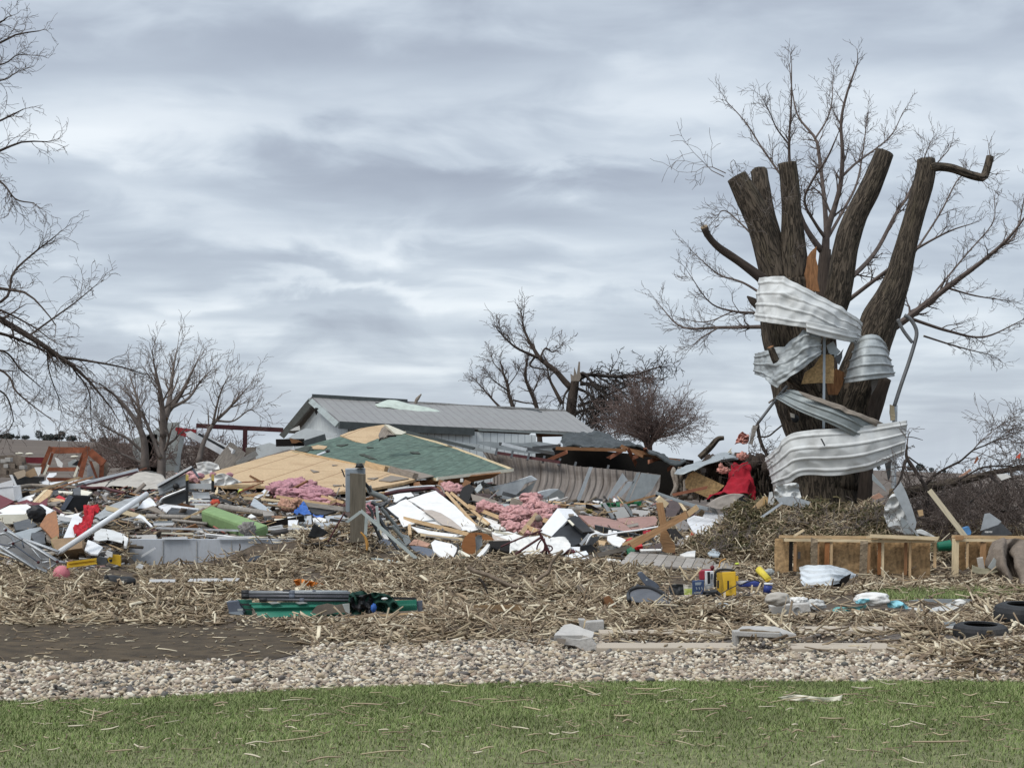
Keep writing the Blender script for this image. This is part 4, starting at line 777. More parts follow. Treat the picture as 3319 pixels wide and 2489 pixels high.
def fallen_tree():
    D = 31.5; t = empty('fallen_tree', (*P(2150,1190, D)[:2],.4), 'uprooted leafless tree lying along the ground at the right edge, branches tangled', 'tree')
    tr = limb_line('V', [(330,930,150),(480,915,140),(700,865,130),(900,820,120),(1100,780,100),(1300,735,86),(1500,680,76),(1700,640,66),(1950,590,56),(2300,520,36)], D, .6,34)
    limb_mesh('trunk', tr, MT['bark'], t, 22,.08); tw = Twigs(61,.0045)
    lim = [([(720,830,36),(800,740,32),(900,660,28),(1030,590,26),(1150,530,24),(1300,400,20),(1430,350,16),(1560,290,14),(1750,200,9),(1920,165,5)],-.6,14),([(1300,400,12),(1400,280,9),(1520,190,7),(1620,100,6),(1740,60,4),(1840,45,3)],.5,6),([(1560,290,10),(1700,270,8),(1830,330,6),(1960,400,4)],.3,8),([(1290,420,10),(1400,440,8),(1560,500,6),(1720,530,4)],0,7),([(1100,780,22),(1250,690,18),(1400,610,20),(1600,590,18),(1800,600,14),(2000,640,8)],-.7,10),([(1500,300,8),(1540,200,6),(1680,160,5),(1860,155,3)],.4,5),
           ([(1500,700,40),(1600,800,34),(1660,900,28),(1690,1030,20),(1700,1150,14)],-.7,9),([(1620,690,22),(1690,760,18),(1720,880,14),(1740,1000,10)],-.5,6),([(1750,650,34),(1780,760,28),(1860,880,22),(1910,1010,16),(1960,1150,10)],-.6,7),([(1900,620,26),(1960,740,20),(2020,900,14)],-.3,5),([(1370,740,20),(1400,830,16),(1340,960,14),(1240,1060,12),(1210,1200,9)],-.6,9),([(1140,790,16),(1160,900,14),(1200,1000,13),(1220,1120,11),(1200,1250,8)],-.9,7),([(1480,860,22),(1380,940,20),(1280,1000,16),(1220,1080,10)],-1.1,5),([(930,840,18),(1040,900,15),(1150,970,12),(1260,1060,7)],-.8,7),([(960,840,14),(930,960,12),(980,1080,9)],-.6,6),
           ([(1700,1000,18),(1690,1100,14),(1640,1220,9)],-.4,4),([(1340,1180,20),(1450,1110,20),(1600,1120,18),(1800,1150,12)],-.6,6)]
    for L, dd, cnt in lim:
        line = limb_line('V', L, D - .2, dd * 1.4,18); limb_mesh('limb', line, MT['twigdark'] if L[0][1] > 640 else MT['twig'], t, 9,.05); tw.along(*line, .55,2, cnt + 3,.1,1., ang=.75, kids=1.1, wob=.2, grav=-.02)
    tw.build('twigs', MT['twig'], t)
    # a torn dark bough standing in front of it
    t = empty('broken_bough', (*P(*cv('V', 745,1150),30.4)[:2],.4), 'forked black bough standing on end beside the white sheet', 'branch'); tw = Twigs(67,.005)
    for L, dd, cnt in [([(750,1200,50),(745,1100,50),(752,950,46),(722,820,46),(640,690,48),(560,570,50),(505,480,42),(510,340,20)],0,10),([(500,520,44),(470,600,36),(440,720,26),(385,830,16),(280,950,10)],-.3,6),([(530,480,20),(610,540,18),(700,600,14),(760,655,8)],.3,1),([(650,700,18),(720,715,14),(790,730,8)],.2,1),([(340,1060,16),(450,1140,14),(600,1195,12),(820,1240,6)],-.6,6),([(160,1150,12),(250,1280,12),(330,1400,8)],-.6,6),([(500,240,10),(600,250,10),(700,280,6)],.3,0),([(720,1120,12),(745,1030,10),(690,940,8),(540,870,7),(440,690,5)],-.3,3)]:
        line = limb_line('V', L, 30.6, dd, 18); limb_mesh('limb', line, MT['twigdark'], t, 10,.07); 
        if cnt: tw.along(*line, .4,2, cnt, .1,1., ang=.8, kids=1.1)
    tw.build('twigs', MT['twig'], t)
fallen_tree()

def brush(name, label, cat, spots, mt, seed, size=.8, rmin=.006, cnt=40):
    tw = Twigs(seed, rmin)
    for (x, y, d, w, h) in spots:
        for k in range(cnt):
            xx = x + tw.r.normal(0, w / 2); p = P(xx, y, d + tw.r.normal(0,.6)); tw.grow(p, (tw.r.normal(0,.8), tw.r.normal(0,.4), tw.r.uniform(.1,1.3)), px(h, d) * tw.r.uniform(.5,1.2), rmin * 2,2, kids=1.1, wob=.25)
    tw.build(name, mt, kind='stuff', label=label, cat=cat)
brush('brushwood', 'dark tangled brushwood under the fallen tree at the right edge', 'brush', [(2010,1150,31,70,70),(2090,1140,32,100,80),(2180,1130,32,110,90),(2060,1100,33.5,90,60),(2160,1080,34,110,60),(1985,1110,33,40,60)], MT['twig'],71, cnt=30, rmin=.006)
brush('brushwood', 'brown thicket of bare brush behind the small fan shaped tree', 'brush', [(260,1010,49,60,60),(330,1010,49,80,55),(430,1005,49,60,60),(470,990,50,60,45),(230,985,52,40,50)], MT['twigred'],73, cnt=42, rmin=.0075)
brush('brushwood', 'loose grey twigs trailing over the spruce mound', 'brush', [(1640,1160,29.2,120,36),(1790,1130,29.4,110,40),(1870,1140,29.1,60,45),(1560,1185,28.7,60,28)], MT['twiggrey'],79, cnt=12, rmin=.004)
brush('brushwood', 'grey twigs caught beside the leaning pole left of the broken tree', 'brush', [(1640,975,32.2,30,50),(1660,1000,32.2,30,50)], MT['twig'],83, cnt=7, rmin=.0045)

def far_trees():
    # small trees along the horizon, each one built of many leaf-size faces round a stem
    rng = np.random.default_rng(90); D = 560.
    spots = [(84,958,15,20),(133,957,17,20),(15,954,30,9),(110,962,34,10),(155,963,22,10),(55,958,16,8),(172,952,5,17),(225,966,18,10),(200,965,10,6),(275,972,26,20),(300,972,22,22),(250,970,14,10),(1898,1018,8,10),(1966,1020,14,14),(1988,1022,18,16),(2012,1022,10,10),(2040,1023,8,6),(318,972,14,16),(38,956,10,7),(128,964,10,14)]
    for i, (x, y, w, h) in enumerate(spots):
        d = D if i not in (9,10,17) else 210.
        xw = (x - CX) / F * d; z0 = float(land(xw, d)); p = np.array([xw, d, z0]); t = empty('distant_tree', p, 'tiny dark tree on the far horizon', 'tree', 'trees along the far horizon')
        hw, hh = px(w, d) / 2, max(px(h, d),.8) ; n = 420; a = rng.normal(0,1,(n, 3)); a /= np.linalg.norm(a, axis=1, keepdims=True); a *= rng.uniform(.55,1.0, n)[:, None] ** .5; C = p + np.stack([a[:, 0] * hw, a[:, 1] * hw, hh * .62 + a[:, 2] * hh * .45],1); C += rng.normal(0,.08 * hw, C.shape)
        s = hw * .16; V = C[:, None] + rng.normal(0, s, (n, 3,3)); npmesh('crown', V.reshape(-1,3), np.arange(n * 3).reshape(-1,3), MT['farfol'], t)
        pipe('trunk', [p - [0,0,.3], p + [0,0, hh * .5]], max(hw * .07,.12), MT['twigdark'], t, n=5, seg=3)
far_trees()
# ------------------------------------------------------------------ the metal barn behind, and the fallen house roof
MT['shingdark'] = mat('torn_felt', (.06,.068,.055),.95,.4, scale=12)
MT['sidingv'] = lines_on(mat('white_ribbed_siding', (.66,.70,.70),.55,.08, dirt=.3, dirtc=(.38,.39,.38), bump=.03),1 / .23,0,.12,.5,(.40,.43,.44))
MT['eave'] = mat('grey_green_trim', (.30,.335,.325),.5,.15, dirt=.3)
MT['deckl'] = lines_on(lines_on(mat('bare_osb_deck', (.50,.36,.215),.85,.22, scale=22, bump=.12, dirt=.6, dirtc=(.32,.205,.11), ds=1.3),1 / 1.22,1,.032,.3,(.24,.14,.07)),1 / 2.44,0,.014,.3,(.27,.155,.075))
MT['maroonr'] = mat('red_painted_steel', (.33,.04,.045),.6,.25)
MT['palemetal'] = mat('chalky_weathered_steel', (.34,.36,.35),.7,.2, dirt=.5, dirtc=(.18,.165,.14), ds=2)
def barn():
    rl, rr = P(674,859,55), P(1223,889,58.5); el, er = P(732,910,51), P(1294,936,54.2); bl = P(611,936,59.5); br = bl + (rr - rl) + np.array([0,0,.15])
    t = empty('metal_barn', (*((el + er + bl) / 3)[:2],0), 'low white metal barn with a grey ribbed roof sagging toward its right end', 'barn')
    rf = sheet('roof', [lin_line([rl, rr],5), lin_line([el, er],5)], MT['shedroof'],90,14, t, False, dict(t=.06, crum=.03, cs=.6))
    sheet('roof', [lin_line([rl, rr],5), lin_line([bl, br],5)], MT['shedroof'],40,8, t, False, dict(t=.06, crum=.02, cs=.6))
    # walls
    def wall(name, a, b, m, top=.10, inset=.25, gable=None, base=-.2, stop=1.):
        din = unit((el + bl) / 2 - rl * [1,1,0]) ; pass
    mid = (el + bl) / 2; axis = unit((er - el) * [1,1,0]); cross = unit((bl - el) * [1,1,0])
    a = el + axis * .35 + cross * .25; b = er + axis * -2.3 + cross * .25; c = bl + axis * .35 - cross * .25
    V = []
    def quad_wall(name, top, bot, m, **k):
        Q = [top[0], top[1], bot[1], bot[0]]; n = unit(np.cross(Q[1] - Q[0], Q[3] - Q[0])); n = n if np.dot(n, EYE - Q[0]) > 0 else -n
        V = np.array(Q + [q - n * .12 for q in Q]); L = np.linalg.norm(Q[1] - Q[0]); H = np.linalg.norm(Q[3] - Q[0]); U = [(0, H),(L, H),(L, 0),(0,0)] * 2
        mk(name, V, [[0,1,2,3],[7,6,5,4],[1,0,4,5],[2,1,5,6],[3,2,6,7],[0,3,7,4]], m, t, uv=U, **k)
    # the front wall stops where the siding is torn away
    e0, e1 = a.copy(), P(1158,951,53.3); e1 = e1 + 0
    e1[2] = el[2] + (er[2] - el[2]) * .75 - .05
    quad_wall('wall', [e0 - [0,0,.1], e1 - [0,0,.1]],[e0 * [1,1,0] + [0,0,.0], e1 * [1,1,0]], MT['sidingv'])
    # gable wall under the roof edge
    g = [rl + axis * .35 - [0,0,.13], a - [0,0,.12], a * [1,1,0], c * [1,1,0], c - [0,0,.12]]
    slab('wall', g, .12, MT['sidingv'], t)
    # barge boards and eave
    for p, q in ((rl, el),(rl, bl)):
        d = axis * -.03; board('barge_board', p + d - [0,0,.10], q + d - [0,0,.10],.22,.06, MT['eave'], t, jag=0)
    m1 = el + (er - el) * .50
    board('eave', el - cross * .05 - [0,0,.12], m1 - cross * .05 - [0,0,.14],.22,.16, MT['shedtrim'], t, jag=.02)
    board('eave', m1 + (er - el) * .02 - cross * .04 - [0,0,.07], er - cross * .04 - [0,0,.07],.05,.08, MT['eave'], t, jag=.02)
    board('ridge_cap', rl + [0,0,.05], rl + (rr - rl) * .36 + [0,0,.05],.14,.10, MT['shedtrim'], rf, jag=.02)
    # purlins and dark opening under the torn end
    board('purlin', P(*cv('C', 1370,408),53.9), P(*cv('C', 1720,402),54.2),.12,.1, MT['brownwood'], t)
    slab('hole_patch', pts('B', [(1075,180),(1100,185),(1098,215),(1082,245),(1072,215)],53.6),.03, MT['void'], t, rag=.01, step=.08)  # black patch painted as the dark inside a hole
    slab('hole_patch', pts('B', [(865,370),(945,330),(950,365),(890,372)],56.6),.03, MT['bag'], t, rag=.02, step=.15)
    # inside: far wall, its near black colour painting the shade of the room
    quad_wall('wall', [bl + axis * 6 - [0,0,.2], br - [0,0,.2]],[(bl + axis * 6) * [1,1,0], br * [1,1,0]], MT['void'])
    # lifted ridge flashing
    sheet('ridge_flashing', [pts('C', [(640,203),(760,188),(1000,174),(1250,185),(1400,205)],58), pts('C', [(660,222),(800,222),(1060,224),(1300,218),(1420,216)],57.6)], MT['darktarp'],40,6, t, True, dict(t=.03, crum=.05, cs=1.2))
    return t
barn()
sheet('roof_sheet', [pts('C', [(35,160),(110,130),(175,118),(320,150),(560,200),(735,262)],55.2), pts('C', [(60,168),(160,178),(300,215),(480,250),(690,276),(722,276)],54.6)], MT['palegreen'],50,10, None, True, dict(t=.02, crum=.06, cs=.9, ribs=3, ramp=.03), label='pale green metal sheet bent over the barn ridge', cat='metal sheet')
slab('roof_gap_flashing', pts('C', [(40,140),(70,138),(165,160),(165,178),(50,165)],55.4),.05, MT['black'], label='black end of torn flashing sticking up at the barn ridge', cat='flashing')
pipe('weather_vane_rod', [P(*cv('C', 376,150),56), P(*cv('C', 382,120),56), P(*cv('C', 422,68),56)],[.05,.06,.02], MT['oldwood'], n=6, label='thin bent rod sticking up from the barn ridge', cat='rod')

def roof_deck():
    dk = lambda y: 37.5 + (1066 - y) / 93 * 8
    def g(c, L, off=0): return [P(*cv(c, x, y), dk(cv(c, x, y)[1]) - off) for x, y in L]
    t = empty('fallen_house_roof', (*P(760,1060,39)[:2],.9), 'collapsed house roof lying flat, bare plywood deck and green shingles', 'roof')
    deck = slab('roof_deck', g('B', [(110,752),(300,690),(600,605),(885,532),(1000,560),(1420,655),(1700,720),(1900,772),(1800,800),(1640,830),(1500,856),(1310,872),(1185,888),(1000,860),(800,835),(560,825),(330,830),(200,790)]),.06, MT['deckl'], t, rag=.012, step=.5, seed=3, edge=MT['lumber'])
    shg = slab('shingled_roof', g('D', [(630,975),(660,963),(735,943),(768,955),(790,958.5),(818,946),(822,941),(876,935),(985,970),(1104,1014),(1020,1023),(944,1033),(905,1026),(840,1006),(800,999),(766,1001),(720,990)],.10),.07, MT['shingle'], t, rag=.015, step=.35, seed=8, edge=MT['pale'])
    # the light edge boards of the shingled side and the fascia below
    e = g('D', [(876,934),(985,969),(1106,1014)],.16); board('edge_board', e[0], e[1],.07,.08, MT['pale'], shg); board('edge_board', e[1], e[2],.07,.08, MT['pale'], shg)
    e = g('D', [(944,1034),(1020,1024),(1108,1015)],.2); board('edge_board', e[0], e[2],.075,.07, MT['cream'], t)
    e = g('D', [(633,974),(720,991),(770,1003)],.18); board('edge_board', e[0], e[2],.05,.05, MT['lumber'], t)
    slab('fascia', [P(x, y, dk(1030) - .1 + d) for x, y, d in ((860,1042,.1),(945,1037,0),(1082,1022,.3),(1062,1033,.4),(1000,1045,.3),(960,1056,.2),(880,1056,.1))],.05, MT['brownwood'], t, rag=.01, step=.3)
    for x0, y0, x1, y1 in ((955,1040,935,1100),(1010,1040,985,1085),(900,1045,905,1080)): board('rafter', P(x0, y0,40.0), P(x1, y1,39.4),.16,.08, MT['brownwood'], t)
    # second patch of bare deck and the folded flap by the ridge
    slab('roof_deck', g('B', [(1280,410),(1330,390),(1460,350),(1650,320),(1670,400),(1605,455),(1490,482),(1380,450)],.05),.05, MT['deckl'], t, rag=.015, step=.25, seed=6, edge=MT['lumber'])
    slab('roof_flap', [P(*cv('B', x, y),44 + d) for x, y, d in ((1600,400,.0),(1625,350,.3),(1660,325,.4),(1745,400,.2),(1700,410,0),(1610,440,-.3))],.05, MT['oldwood'], t, rag=.01, step=.2)
    slab('roof_flap', [P(*cv('B', x, y),43.8 + d) for x, y, d in ((1600,450,.0),(1640,405,.1),(1745,408,.2),(1650,415,0),(1610,430,0))],.04, MT['void'], t)
    slab('roof_flap', [P(*cv('B', x, y),44.1 + d) for x, y, d in ((1650,318,.0),(1680,322,.1),(1830,385,.3),(1790,402,.1),(1740,400,0))],.05, MT['cream'], t)
    # torn holes and blocks of wood left on it, laid on the roof's own planes
    def lay(c, L, on, lift):
        v = [np.array(x.co) + WL[on] for x in on.data.vertices][:len(on.data.vertices) // 2]; o, n = plane_of(np.array(v)); o = o + n * lift; out = []
        for x, y in L: r = P(*cv(c, x, y),1.) - EYE; out.append(EYE + r * np.dot(n, o - EYE) / np.dot(n, r))
        return out
    for (c, L) in (('B', [(1040,500),(1090,488),(1175,500),(1150,522),(1060,520)]),): slab('torn_patch', lay(c, L, shg, .03),.02, MT['deckl'], shg, rag=.012, step=.1)
    for (c, L) in (('B', [(1000,520),(1090,490),(1060,528),(1010,528)]),('B', [(1250,490),(1350,480),(1290,500)]),('B', [(1440,565),(1480,560),(1590,608),(1530,600)]),('B', [(1035,690),(1110,708),(1060,714)]),('B', [(1505,762),(1600,755),(1560,772)]),('B', [(540,745),(610,790),(590,790)]),('B', [(1215,650),(1260,655),(1220,660)]),('B', [(905,525),(1000,495),(1060,500),(1010,545),(960,545)]),('B', [(1500,500),(1560,508),(1510,515)]),('B', [(1860,545),(1930,545),(1945,560),(1880,558)]),('B', [(1700,740),(1850,765),(1700,790),(1600,780)]),('B', [(1220,815),(1300,820),(1230,830)])):
        on = shg if L[0] in ((1000,520),(1250,490),(1440,565),(905,525),(1500,500),(1860,545)) else deck; slab('torn_patch', lay(c, L, on, .025),.02, MT['oldwood' if on is deck else 'shingdark'], on, rag=.01, step=.1)
    for (p, q, w, m) in (((1500,655),(1660,700),.20, 'lumber'),((1700,700),(1900,760),.22, 'oldwood')): a = g('B', [p, q],.22); board('blocking', a[0], a[1], w, .12, MT[m], t)
    slab('flashing', g('B', [(1760,690),(1850,690),(2060,745),(1930,770),(1880,750)],.15),.02, MT['oldwood'], t, rag=.01)
    pipe('vent_pipe', g('B', [(1095,575),(1170,545)],.3),.035, MT['white'], t, n=8, seg=4)
    pipe('vent_pipe', g('B', [(1168,550),(1182,540)],.32),.055, MT['black'], t, n=8, seg=4)
roof_deck()

# ---- the ribbed barn wall that has been blown in, with its sagging lean-to roof
def blown_wall():
    t = empty('blown_in_wall', (*P(1240,1090,44)[:2],.3), 'bowed brown stained metal wall leaning inward below the torn roof', 'wall')
    top = [P(*cv('C', x, y), d) for x, y, d in ((930,545,46.5),(1050,560,46),(1250,585,45.6),(1450,620,45.2),(1700,668,44.8),(1900,685,44.5),(2100,702,44.2),(2400,735,44))]
    bot = [P(*cv('C', x, y), d) for x, y, d in ((1010,860,45.2),(1090,930,44.6),(1240,990,44),(1400,1010,43.6),(1650,1010,43.4),(1850,1010,43.2),(2050,1010,43),(2300,1000,42.8))]
    midr = [a * .55 + b * .45 + np.array([.12,.35,0]) for a, b in zip(top, bot)]
    pan = sheet('wall_panel', [top, midr, bot], MT['barn'],200,14, t, False, dict(t=.02, ribs=26, ramp=.045, along=False, crum=.10, cs=.55, seed=2))
    # silver battens and peeled strips on the wall
    for L, m in (([(1810,670),(1840,672),(1720,985),(1685,985)], 'galv'),([(2085,720),(2130,780),(2100,800),(1960,975),(1935,970)], 'galv'),([(2130,790),(2185,790),(2020,985),(1975,985)], 'galv'),([(2200,720),(2230,715),(2120,985),(2085,985)], 'greymetal'),([(2240,720),(2400,740),(2330,860),(2180,985),(2130,985)], 'greymetal')):
        slab('wall_strip', pts('C', L, 43.0),.02, MT[m], pan, rag=.008, step=.4)
    # rail with brackets along the top
    a, b = P(*cv('C', 1040,552),45.5), P(*cv('C', 1570,632),44.7); rail = board('top_rail', a, b, .08,.08, MT['rustpipe'], t, jag=.01)
    for (x, y) in ((1050,555),(1180,575),(1315,595),(1440,618),(1570,640),(1700,668),(1970,695)):
        p = P(*cv('C', x, y - 38),45.0); q = P(*cv('C', x - 16, y + 20),44.9); board('bracket', p, q, .06,.04, MT['darkmetal'], rail, jag=0)
blown_wall()
def lean_to():
    t = empty('torn_lean_to_roof', (*P(1330,990,48)[:2],0), 'torn dark lean-to roof sagging to the right with splintered rafters over a black void', 'roof')
    top = [P(*cv('N', x, y), d) for x, y, d in ((910,1185,50.5),(940,1120,50.5),(1090,1110,50.5),(1270,1112,50.5),(1370,1175,50),(1560,1240,49.6),(1700,1290,49.2),(1830,1340,48.8),(1900,1345,48.5))]
    low = [P(*cv('N', x, y), d) for x, y, d in ((915,1210,46.2),(1010,1195,46.0),(1110,1215,45.8),(1250,1200,45.6),(1380,1215,45.4),(1520,1245,45.2),(1660,1295,45.),(1790,1345,44.8),(1900,1352,44.6))]
    sheet('roof_membrane', [top, low], MT['darktarp'],80,14, t, False, dict(t=.04, crum=.15, cs=1.7, seed=5))
    for p, q in (((870,1235),(1420,1250)),((1420,1240),(1660,1290)),((1380,1215),(1560,1300)),((1560,1285),(1850,1340))): board('rafter', P(*cv('N', *p),45.4), P(*cv('N', *q),45.2),.09,.08, MT['brownwood'], t)
    for p, q in (((1290,1310),(1420,1235)),((1480,1310),(1590,1265)),((1610,1340),(1700,1310)),((960,1260),(800,1330)),((1440,1245),(1500,1360)),((1850,1335),(1760,1400)),((1575,1240),(1585,1290))): board('rafter', P(*cv('N', *p),45.1), P(*cv('N', *q),45.6),.10,.05, MT['redwood'], t, jag=.1)
    # the room behind: back, side and floor
    slab('back_wall', [P(*cv('N', x, y),50.8) for x, y in ((700,1200),(1960,1330),(1960,1620),(700,1620))],.1, MT['void'], t)  # near black paints in the shade of the enclosed room
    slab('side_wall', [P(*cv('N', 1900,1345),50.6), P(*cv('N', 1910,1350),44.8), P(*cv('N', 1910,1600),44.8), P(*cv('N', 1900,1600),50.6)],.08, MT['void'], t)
    for (c, L, m, d) in (('C', [(870,460),(1070,470),(1180,470),(1380,462),(1560,490),(1500,520),(1520,545),(1300,560),(1040,520),(900,480)], 'greymetal', 47),('C', [(1350,470),(1450,475),(1590,490),(1560,500),(1420,505)], 'galv', 46.6)):
        slab('roof_panel', pts(c, L, d),.05, MT[m], t, rag=.02, step=.3)
    for p, q, m in (((1070,480),(1520,560), 'darkmetal'),((1080,478),(1300,530), 'galv'),((290,380),(860,520), 'shedtrim'),((1340,515),(1570,495), 'darkmetal'),((860,520),(1060,555), 'greymetal'),((560,450),(900,500), 'greymetal')): board('roof_purlin', P(*cv('C', *p),46.0), P(*cv('C', *q),45.7),.09,.06, MT[m], t)
lean_to()
# strips of the barn's torn skirt visible over the shingles
slab('siding_sheet', pts('B', [(580,500),(700,470),(880,490),(900,515),(740,560),(585,605)],50),.03, MT['vinyl'], rag=.02, seed=3, label='white siding sheet leaning behind the fallen plywood roof', cat='siding')
slab('siding_sheet', pts('B', [(760,460),(1000,350),(1260,395),(1000,480),(820,470)],50.4),.03, MT['vinyl'], rag=.03, seed=5, label='torn white siding below the barn gable', cat='siding')
board('dark_beam', P(*cv('B', 750,472),49.6), P(*cv('B', 985,468),49.4),.22,.12, MT['void'], label='black beam under the barn gable', cat='beam')
board('dark_beam', P(*cv('B', 985,480),49.3), P(*cv('B', 1160,425),49.6),.2,.1, MT['shedtrim'], label='dark beam sloping up below the barn gable', cat='beam')
slab('brown_board', pts('B', [(860,430),(900,440),(970,470),(880,475)],49.3),.04, MT['brownwood'], rag=.02, step=.1, label='small brown splintered board below the barn gable', cat='board')
def pipe_rail():
    t = empty('pipe_rail', (*P(*cv('B', 500,600),47.5)[:2],.8), 'dark maroon steel rail on a post left of the barn gable', 'rail')
    a, b = P(*cv('A', 1625,330),47.5), P(*cv('A', 2340,366),47.5); board('rail', a, b, .13,.13, MT['rustpipe'], t, jag=0)
    board('post', P(*cv('B', 497,345),47.45), P(*cv('B', 490,640),47.45),.13,.12, MT['rustpipe'], t, jag=0)
pipe_rail()
board('timber_post', P(*cv('B', 430,520),46.8), P(*cv('B', 290,700),45.6),.55,.12, MT['oldwood'], label='broad brown plank leaning beside the maroon rail post', cat='plank')
board('timber_post', P(*cv('B', 580,560),46.6), P(*cv('B', 420,650),45.9),.16,.1, MT['greywood'], label='grey plank leaning under the maroon rail', cat='plank')
slab('plank_stack', pts('B', [(500,510),(580,505),(575,590),(500,640)],46.9),.15, MT['oldwood'], label='dark block of boards behind the leaning plank', cat='boards')
for (p, q, m, l) in (((1560,392),(1910,590), 'white', 'white steel bar slanting down, nearer of a pair under the red bracket'),((1690,430),(1930,552), 'white', 'white steel bar slanting down, upper of a pair under the maroon rail'),((1640,415),(1920,570), 'black', 'black channel slanting down between two white bars')):
    board('slanting_bar', P(*cv('A', *p),47.0), P(*cv('A', *q),46.4),.17,.08, MT[m], label=l, cat='bar')
def red_bracket():
    t = empty('red_bracket', P(*cv('A', 1540,420),47.2), 'red steel bracket on top of the slanting white bars', 'bracket')
    for p, q in (((1455,355),(1620,375)),((1470,390),(1540,410)),((1490,350),(1530,410)),((1540,410),(1620,370)),((1455,352),(1500,400))): board('bracket_bar', P(*cv('A', *p),47.1), P(*cv('A', *q),47.1),.09,.05, MT['maroonr'], t, jag=0)
red_bracket()
def tin_ruin():
    for L, m, l in (([(1105,440),(1300,400),(1310,720),(1180,720),(1125,620)], 'palemetal', 'pale grey weathered sheet standing left of the small tree trunk'),([(1210,420),(1350,310),(1480,300),(1500,700),(1320,720),(1230,700)], 'palemetal', 'pale peaked weathered sheet standing behind the small tree trunk'),([(1500,410),(1525,415),(1470,720),(1440,715)], 'greymetal', 'narrow dark sheet edge right of the small tree trunk')):
        slab('shed_sheet', pts('A', L, 48.5 if m == 'palemetal' else 48),.03, MT[m], rag=.03, seed=len(l), label=l, cat='metal sheet')
tin_ruin()
# ------------------------------------------------------------------ wreckage, one thing at a time
MT['ruin'] = mat('brown_stained_block', (.19,.155,.125),.95,.5, scale=5, bump=.4, bs=20, dirt=.5, dirtc=(.09,.065,.05), ds=3)
MT['screen'] = mat('glossy_black_screen', (.012,.013,.015),.25,.2, bump=0)
MT['brownwood2'] = mat('orange_brown_veneer', (.30,.125,.045),.55,.25, uv=True, stretch=(1,8,1), scale=3, bump=.1)
MT['redcl'] = mat('scarlet_cloth', (.42,.008,.018),.7,.35, scale=8, bump=.2)
MT['cardd'] = mat('olive_stained_card', (.23,.18,.09),.9,.2)
MT['framepanel'] = mat('dusty_pale_panel', (.40,.40,.40),.6,.15, dirt=.35); MT['alumd'] = mat('dull_aluminium_tube', (.42,.44,.455),.45,.15, metal=.35, dirt=.3)
MT['yellowc'] = mat('yellow_cap', (.55,.40,.12),.6,.2)
MT['pinktan'] = mat('tan_pink_paper', (.43,.25,.18),.95,.3, scale=10, bump=.5, bs=30)
MT['oldpost'] = mat('grey_brown_post_wood', (.15,.13,.10),.9,.35, uv=True, stretch=(.7,12,1), scale=3, bump=.4, bs=9, dirt=.4, dirtc=(.12,.10,.07)); MT['slatel'] = mat('blue_grey_steel', (.27,.31,.345),.5,.12, dirt=.25)
MT['anglegrey'] = mat('pale_green_grey_steel', (.40,.445,.43),.5,.12, dirt=.25)
MT['orangec'] = mat('faded_orange_cord', (.50,.26,.07),.9,.3)
MT['conduit'] = mat('grey_green_conduit', (.17,.185,.18),.5,.2, dirt=.3)
MT['blackbrown'] = MT['void']; MT['slatebox'] = MT['alumd']
def S(name, label, cat, c, L, m, t=.02, d=None, lean=.55, off=.12, rag=.0, parent=None, **k):
    kw = {} if parent is not None else dict(label=label, cat=cat)
    if parent is not None and label: kw = dict(label=label)
    return slab(name, pts(c, L, d, lean, off), t, MT[m], parent, rag=rag, seed=len(L) * 7 + int(abs(L[0][0])) % 97, **kw, **k)
def Bd(name, label, cat, c, p, q, w, m, t=.05, d=None, lean=.8, off=.2, parent=None, roll=0., **k):
    a, b = pts(c, [p, q], d, lean, off); dm = (a[1] + b[1]) / 2; kw = dict(label=label, cat=cat) if parent is None else {}
    return board(name, a, b, px(w * CR[c][0], dm), t, MT[m], parent, roll=roll, **kw, **k)
def Pp_(name, label, cat, c, L, w, m, d=None, lean=.8, off=.25, parent=None, **k):
    a = pts(c, L, d, lean, off); dm = np.mean([x[1] for x in a]); kw = dict(label=label, cat=cat) if parent is None else {}
    r = px(w * CR[c][0], dm) / 2 if np.isscalar(w) else [px(x * CR[c][0], dm) / 2 for x in w]
    return pipe(name, a, r, MT[m], parent, **kw, **k)
def E(name, label, cat, c, p, d=None, group=None):
    q = pts(c, [p], d, off=.12)[0]; return empty(name, q, label, cat, group)
def Sh(name, label, cat, c, rows, m, d=None, lean=.55, off=.12, nu=40, nv=14, parent=None, shade=True, **g):
    kw = dict(label=label, cat=cat) if parent is None else {}
    yb = max(cv(c, p[0], p[1])[1] for r in rows for p in r)
    R_ = []
    for r in rows:
        o = []
        for p in r:
            X, Y = cv(c, p[0], p[1]); dd = p[2] if len(p) > 2 else (d if d is not None else dp(yb) + (dp(Y) - dp(yb)) * lean - off); o.append(P(X, Y, dd))
        R_.append(o)
    return sheet(name, R_, MT[m], nu, nv, parent, shade, g, **kw)
def Bl(name, label, cat, c, x, y, rx, ry, m, d=None, off=.15, depth=.5, parent=None, **g):
    X, Y = cv(c, x, y); dd = d if d is not None else dp(Y + ry * CR[c][0]) - off; p = P(X, Y, dd); a = px(rx * CR[c][0], dd); b = px(ry * CR[c][0], dd)
    kw = dict(label=label, cat=cat) if parent is None else {}
    return blob(name, p, a, max(a * depth, .04), b, MT[m], parent, **g, **kw)
